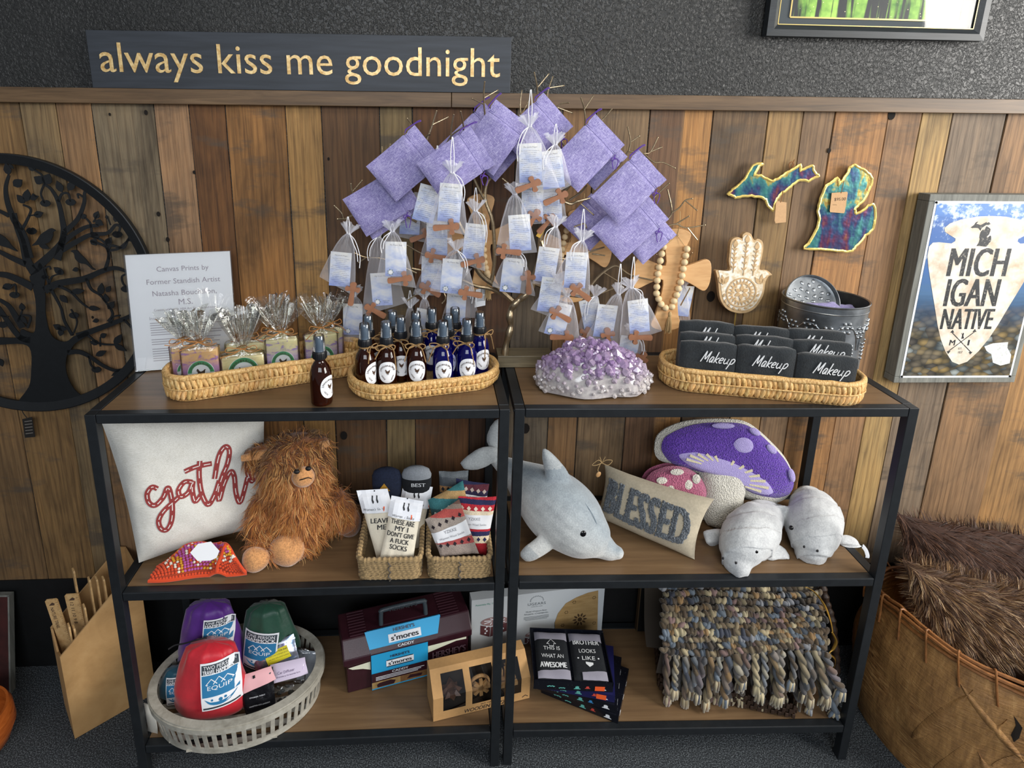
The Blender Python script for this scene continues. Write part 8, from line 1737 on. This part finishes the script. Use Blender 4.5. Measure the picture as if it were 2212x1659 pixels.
PAL = ['#5a4a38', '#6e5d46', '#8d7d60', '#b5a581', '#c2b490', '#5d6875', '#77838f', '#3f4452', '#9a7a50', '#3f362c', '#7d6c54', '#8f9196', '#54442f', '#8a6f6a']
random.seed(21)
def tsurf(u, v):
    """u across, v: 0 at the fringe line (front) .. 1 at the back top"""
    fx, bx_ = lerp(1432, 1788, u), lerp(1430, 1768, u)
    P0 = onY(fx, 1408+8*math.sin(u*6), -.292-.085*u); P1 = onY(fx-2, 1362, -.270-.07*u); P2_ = onY(lerp(fx, bx_, .5), 1318, -.235-.04*u); P3_ = onY(bx_, 1262, -.16)
    k = v*3; i = min(int(k), 2); Pp = [P0, P1, P2_, P3_]; t = k-i; p = Pp[i].lerp(Pp[i+1], t); p.z = min(p.z, ZM-TB-.016); return p+Vector((0, 0, .008*math.sin(u*7)*v))
b = B(); b.a = C('#3b3228'); b.grid(tsurf, 20, 12); 
b.grid(lambda u, v: (lambda p: Vector((p.x, min(p.y+.12+.04*v, -.03) if True else 0, lerp(ZB+.06, p.z-.02, v))))(tsurf(1-u, v)), 20, 8)
b.grid(lambda u, v: (lambda p: Vector((p.x, p.y+.012+.02*(1-v), lerp(ZB+.055, p.z, v))))(tsurf(u, 0)), 20, 6); b.obj('knit_backing', M_knit, th_, ang=80)
b = B(); NR = 11
for r in range(NR):
    nst = 30
    for i in range(nst):
        u = (i+.5*(r % 2)+.25+random.uniform(-.15, .15))/nst; v = (r+.4+random.uniform(-.15, .15))/NR; p = tsurf(min(1, u), v); n_ = (tsurf(min(1, u+.01), v)-tsurf(max(0, u-.01), v)).cross(tsurf(u, min(1, v+.02))-tsurf(u, max(0, v-.02))).normalized()
        c = L3(random.choice(PAL)); k = random.uniform(.35, .85); b.a = (c[0]*k, c[1]*k, c[2]*k, 1)
        for s in (-1, 1):
            m = frame(p+n_*random.uniform(.001, .005)+Vector((s*.0036, 0, 0)), (1, 0, 0), n_.cross(Vector((1, 0, 0)))) @ R(s*-.55+random.uniform(-.7, .7), 'Z'); sz = random.uniform(.8, 1.25); b.ball((0, 0, 0), (.0068*sz, .0128*sz, .0072*sz), None, 9, 7) if False else None
            bb = B(); bb.ball((0, 0, 0), (.0066*sz, .0118*sz, .0078*sz), None, 9, 7); b.add(bb.v, bb.f, m)
st_ = b.obj('stitches', M_knit, th_, ang=180)
for i in range(35):
    front = i < 19; u = ((i+.5)/19 if front else (i-19+.5)/16); p = tsurf(u, .02 if front else 0)+Vector((0, -.007 if front else .014, -.004)); yy = p.y-(.016 if front else .004)
    px_ = lerp(1424, 1800, u)+random.uniform(-9, 9)+(22 if u > .9 else 0); end = onY(px_, random.uniform(1466, 1520) if front else random.uniform(1500, 1540), yy)
    end.z = max(end.z, ZB+.02)
    mid = p.lerp(end, .5)+Vector((random.uniform(-.01, .01), -.006, 0)); w = smoothpath([p, mid, end], 9); b = B(); c1, c2 = L3(random.choice(PAL)), L3(random.choice(PAL)); rr = random.uniform(.0062, .0108); ph = random.random()*6
    tight = random.random() < .25
    for s in (0, math.pi):
        pts = []; N = len(w)
        for j, q in enumerate(w): a = ph+s+j*(.95 if tight else .62); pts.append(q+Vector((math.cos(a)*rr*.62, math.sin(a)*rr*.62, 0)))
        pts = smoothpath(pts, 2); cc = c1 if s == 0 else c2
        k0 = len(b.f); b.tube(pts, [rr*(.72 if tight else .9)*(1+.12*math.sin(j*.5)) for j in range(len(pts))], 8)
        for j in range(k0, len(b.f)): f_ = min(1, (j-k0)/8/len(pts)); cm = colmix(cc, L3(PAL[(i*3+int(f_*2.99)) % len(PAL)]), .45); b.attr[j] = tuple(x*.64 for x in cm[:3])+(1,)
    for j in range(9):
        a = j*.7; b.a = tuple(list(c1 if j % 2 else L3('#b9ab8c'))+[1]); d = Vector((math.cos(a)*rr*random.uniform(.6, 1.5), math.sin(a)*rr*random.uniform(.5, 1.2), 0)); b.tube([end+d*.2+Vector((0, 0, .006)), end+d*.8+Vector((0, 0, -.008)), end+d*1.3+Vector((0, 0, max(-.032, ZB+.003-end.z)))], [.0040, .0058, .0030], 6)
    b.obj('tassel', M_knit, th_, ang=180)
M_goldr = mat('gold_curling_ribbon', '#c79a45', .25, .6)
gr = thing('gift_ribbon', 'gold curling gift ribbon trailing over the right side of the knitted throw', 'ribbon', onY(1780, 1300, -.24))
for k, pts in enumerate(([(1740, 1268), (1758, 1278), (1775, 1298), (1786, 1318), (1795, 1345), (1799, 1368)], [(1797, 1365), (1806, 1385), (1800, 1402), (1792, 1412), (1804, 1424), (1802, 1440), (1790, 1455)])):
    b = B(); w = smoothpath([onY(x, y, -.285-.004*i) for i, (x, y) in enumerate(pts)], 5); vs = []
    for i, v in enumerate(w): a = i*.22; vs += [v+Vector((-.0028, math.sin(a)*.003, 0)), v+Vector((.0028, -math.sin(a)*.003, .0005))]
    b.add(vs, [(2*i, 2*i+1, 2*i+3, 2*i+2) for i in range(len(w)-1)]); o = b.obj('ribbon_curl', M_goldr, gr); s_ = o.modifiers.new('t', 'SOLIDIFY'); s_.thickness = .0005
# ================================================================= FLOOR, RIGHT: bark basket with fur pillows
t = NT('palm_bark'); co = t.coord((1, 1, 1)); g = t.noise(t.coord((10, 10, 60), rot=(.5, .35, 0)), 2.2, 5, .65, .6); n = t.noise(co, 7, 4); m2 = t.noise(t.coord((14, 14, 3), rot=(0, .7, 0)), 3, 4, .7)
c = t.mix(t.ramp(n, [(.45, (0, 0, 0)), (.54, (1, 1, 1))]), t.ramp(g, [(.3, C('#5a3d22')), (.5, C('#94693a')), (.72, C('#c79c64'))]), t.ramp(m2, [(.3, C('#7a5630')), (.6, C('#a87c48')), (.8, C('#caa26a'))]))
t.P(Base_Color=c, Roughness=.6); t.bump(t.math('ADD', g, t.math('MULTIPLY', m2, .6)), .6, .006); M_bark = t.mat
kc = (1.575, -.315); pbk = thing('bark_basket', 'large palm bark basket holding two fur pillows on the carpet, bottom right corner', 'basket', (kc[0], kc[1], 0))
def bark(u, v, d=0):
    a = 2*math.pi*u; z = v*.43; r = .262+.030*math.sin(math.pi*min(1, v*.9+.05))+.008*v; n_ = mnoise.noise(Vector((math.cos(a)*2.5, math.sin(a)*2.5, v*3)))*.012+mnoise.noise(Vector((math.cos(a+v)*7, math.sin(a+v)*7, v*5)))*.004
    return Vector((kc[0]+(r+n_-d)*math.cos(a), min(kc[1]+(r+n_-d)*math.sin(a), -.012), .001+z+(.012*math.sin(2*a+1)-.07*max(0, math.sin(a)))*v))
b = B(); b.grid(lambda u, v: bark(u, v), 90, 22, cu=True); b.grid(lambda u, v: bark(1-u, v, .008), 90, 10, cu=True); b.add([bark(i/40, 0) for i in range(40)], [tuple(range(39, -1, -1))]); b.obj('bark_wall', M_bark, pbk, ang=60)
for k_, (u0, v0, u1, v1, w_) in enumerate(((.60, .12, .66, .80, .018), (.63, .05, .72, .62, .022), (.69, .55, .60, .90, .016), (.70, .08, .64, .5, .02), (.66, .45, .745, .86, .02), (.74, .1, .69, .7, .022), (.57, .3, .62, .88, .016), (.76, .3, .70, .9, .018))):
    b = B(); b.grid(lambda u, v: bark(lerp(u0, u1, v)+(u-.5)*w_*math.sin(math.pi*min(1, v*1.05+.02))**.5, lerp(v0, v1, v), -.002-.004*math.sin(math.pi*u)+.003*v), 6, 16); b.obj('bark_strip', M_bark, pbk)
M_cane = mat('rim_cane', '#8a5a30', .5, var=.25, vs=80); random.seed(3)
for k in range(5): b = B(); b.tube([bark(i/80, 1, -.004 if k % 2 else .006)+Vector((0, 0, -.016+.009*k*.8+.003*math.sin(i*.4+k))) for i in range(80)], .0052, 6, closed=True); b.obj('rim_cane', M_cane, pbk)
for i in range(24):
    u = (i+.3)/24; b = B(); a = bark(u, 1, -.012)+Vector((0, 0, .026)); c_ = bark(u+.006, .93, -.010); c2 = bark(u+.010, .86, -.006); d_ = bark(u, 1, .014)+Vector((0, 0, .01)); b.tube(smoothpath([d_, a, c_, c2], 4), .0028, 6); b.obj('lashing', M_cane, pbk)
b = B()
for pts in ([(.58, .84), (.585, .78), (.583, .70), (.588, .66), (.592, .70), (.592, .78)],):
    b.add([bark(u+.085, v, -.0012) for u, v in pts], [tuple(range(len(pts)))])
b.obj('split', mat('dark_split', '#1a110a', .9), pbk, smooth=False)
def furpillow(label, q, y, th, seed, cols, n, L_, yaw=0, comb=(-.2, -.2, -1)):
    o = onY(*q[3], y); M = frame(o, (math.cos(yaw), math.sin(yaw), 0), (0, .03, 1)); Q = inplane(M, q); t = thing('fur_pillow', label, 'pillow', M.translation); sf = Soft(Q, th, .05, 3, seed, .008); sk = B(); sf.mesh(sk, 30, 30); toW(sk, M); sk.obj('cushion', mat('fur_skin_%d' % seed, cols[0], .9), t, ang=80)
    cl = [L3(c) for c in cols]; b = B()
    def cf(p, r): x = r.random(); return tuple(cl[0 if x < .4 else 1 if x < .75 else 2 if x < .92 else 3])+(1,)
    fur(b, sk, n, L_, seed, .0011, .35, .5, lambda p: (p-CAM).length < 3.2 and p.z > .30, cf, 3, lambda p: comb); f_ = b.obj('fur', M_furt, t, ang=180); f_['kind'] = 'stuff'; return t
furpillow('dark brown fur pillow standing at the back of the bark basket', [(1932, 1108), (2345, 1172), (2350, 1420), (1995, 1370)], -.150, .10, 5, ['#351f14', '#4c3020', '#63412c', '#80593e'], 9000, .040, 0, (.3, -.2, -.9))
furpillow('tawny tipped fur pillow in front of the dark one in the bark basket', [(1948, 1208), (2300, 1292), (2310, 1530), (2015, 1460)], -.305, .12, 6, ['#4a3322', '#6e4e32', '#9c784e', '#cfb088'], 15000, .034, .0, (.45, -.2, -.7))
# ================================================================= FLOOR, LEFT: ruler box, bowl, leaning frame
M_mdf = woodmat('plain_plywood', '#a07a4c', '#b68e5c', '#c49e6c', (6, 6, 6), .6, .8, .05); M_mdfe = mat('plywood_edge', '#a9824f', .7, var=.1, vs=150)
fB = onZ(162, 1597, 0); d1 = Vector((.755, .656, 0)); d2 = Vector((-.656, .755, 0)); th = .0055; LL, WW = .225, .140; hF = onY(125, 1421, fB.y).z; hB = hF+.175
rx = thing('ruler_box', 'plywood angled box full of wooden rulers on the carpet at the left', 'box', fB)
RM = frame(fB, d1, (0, 0, 1))     # along the long side, up; normal = toward the camera right
def pan(poly, o, name, r=d1): b = B(); M = frame(o, r, (0, 0, 1)); b.prism(poly, th, M, -th); b.obj(name, M_mdf, rx, smooth=False, bev=.0006)
Mx = [(0, .0008), (LL, .0008), (LL, hB-.01), (LL-.02, hB), (0, hF)]
pan(Mx, fB, 'side_panel'); pan(Mx, fB+d2*WW, 'side_panel')
vF = [(0, .0008), (WW, .0008), (WW, hF), (0, hF)]
b = B(); M = frame(fB+d1*th, d2, (0, 0, 1)); b.prism([(th, .0008), (WW-th, .0008), (WW-th, hF), (WW/2, hF-.035), (th, hF)], th, M, -th if M.col[2].xyz.dot(d1) > 0 else 0); b.obj('front_panel', M_mdf, rx, smooth=False)
b = B(); M = frame(fB+d1*(LL-th), d2, (0, 0, 1)); b.prism([(th, .0008), (WW-th, .0008), (WW-th, hB-.01), (th, hB-.01)], th, M, 0); b.obj('back_panel', M_mdf, rx, smooth=False)
b = B(); b.prism([(th, th), (LL-th, th), (LL-th, WW-th), (th, WW-th)], th, frame(fB+Vector((0, 0, .001)), d1, d2)); b.obj('bottom', M_mdf, rx, smooth=False)
M_rul = woodmat('ruler_wood', '#b28a58', '#caa36e', '#d8b684', (60, 60, 6), .55, .5, .03)
RL = [(.05, .085, hF+.115, .036, 0.25, 1, 'wooden ruler with engraved name, leftmost in the ruler box'), (.075, .070, hF+.125, .040, .1, 1, 'wide wooden ruler with number marks, second from left in the box'), (.075, .098, hF+.190, .028, -.03, 0, 'tall wooden ruler standing apart in the middle of the box'),
      (.105, .062, hF+.165, .028, .02, 0, 'wooden ruler left of the tight bunch at the back of the box'), (.122, .054, hF+.160, .028, .06, 0, 'wooden ruler in the middle of the bunch at the back of the box'), (.138, .045, hF+.158, .028, .05, 0, 'wooden ruler right in the bunch, nearest the shelf post'), (.156, .036, hF+.148, .026, .12, 0, 'short wooden ruler tucked at the back corner of the box'),
      (.036, .030, hF+.060, .028, .22, 0, 'pale ruler tip nearest the front edge of the box'), (.046, .022, hF+.052, .028, .22, 0, 'second ruler tip pressed against the front one'), (.080, .040, hF+.098, .030, .05, 0, 'cut off ruler end in the middle front of the box')]
for i, (a, c, top, w, tl, pr_, lb) in enumerate(RL):
    o = fB+d1*a+d2*c; t = thing('wooden_ruler', lb, 'ruler', M=T(o.x, o.y, .012) @ (frame((0, 0, 0), (1, 0, 0) if pr_ else d2, (0, 0, 1)) if True else 0) @ R(tl*.5 if pr_ else -abs(tl)*.15, 'Z'), group='wooden rulers in the plywood box'); L_ = top-.012
    b = B(); b.prism([(-w/2, 0), (w/2, 0), (w/2, L_-.004), (w/2-.004, L_), (-w/2+.004, L_), (-w/2, L_-.004)], .0045, None, -.002); b.obj('blade', M_rul, t, world=False, smooth=False)
    b = B()
    for k in range(22): z = L_-.012-k*.0064; ribbon(b, [(w/2-.0005, z), (w/2-(.008 if k % 4 == 0 else .004), z)], .0008, None, .0002, .0026)
    if pr_:
        b.text('NATURE TRAIL' if i == 0 else '12 11 10 9 8', T(-.004, L_-.065, 0) @ R(-math.pi/2, 'Z'), .075, .010, .0027, bold=.02)
        b.prism([(-.010, L_-.020), (.006, L_-.020), (.008, L_-.014), (.002, L_-.010), (-.004, L_-.014)], .0003, None, .0026)
    b.obj('markings', M_inkbrown, t, world=False, smooth=False)
bc_ = onZ(-66, 1640, 0); bw = thing('wooden_bowl', 'glossy orange wooden bowl on the carpet at the left edge', 'bowl', (bc_.x, bc_.y+.02, 0))
b = B(); b.lathe([(.001, .001), (.05, .001), (.09, .025), (.108, .07), (.106, .115), (.098, .135), (.092, .134), (.098, .11), (.098, .07), (.08, .03), (.001, .012)], 48); b.obj('bowl', woodmat('orange_turned_wood', '#7d3a14', '#a4521f', '#c06c30', (8, 8, 40), .22, 1.5, .03), bw, world=False)
p1, p2 = onY(2, 1340, -.10), onY(23, 1497, -.16); lf = thing('leaning_frame', 'dark red canvas panel with grey edge leaning on the floor at the left edge', 'picture', (p2.x-.1, -.15, 0))
b = B(); M = frame(Vector((onZ(23, 1500, 0).x-.30, onZ(23, 1500, 0).y, .001)), (1, 0, 0), (0, .22, 1)); b.box((.15, .16, -.011), (.292, .312, .020), M); b.obj('canvas', mat('dark_red_canvas', '#3a1512', .7, var=.5, vs=14), lf, smooth=False)
b = B(); b.box((.298, .16, -.011), (.005, .32, .022), M); b.box((.15, .318, -.011), (.30, .005, .022), M); b.box((.0, .16, -.011), (.005, .32, .022), M); b.obj('edge_frame', M_grayw, lf, smooth=False)
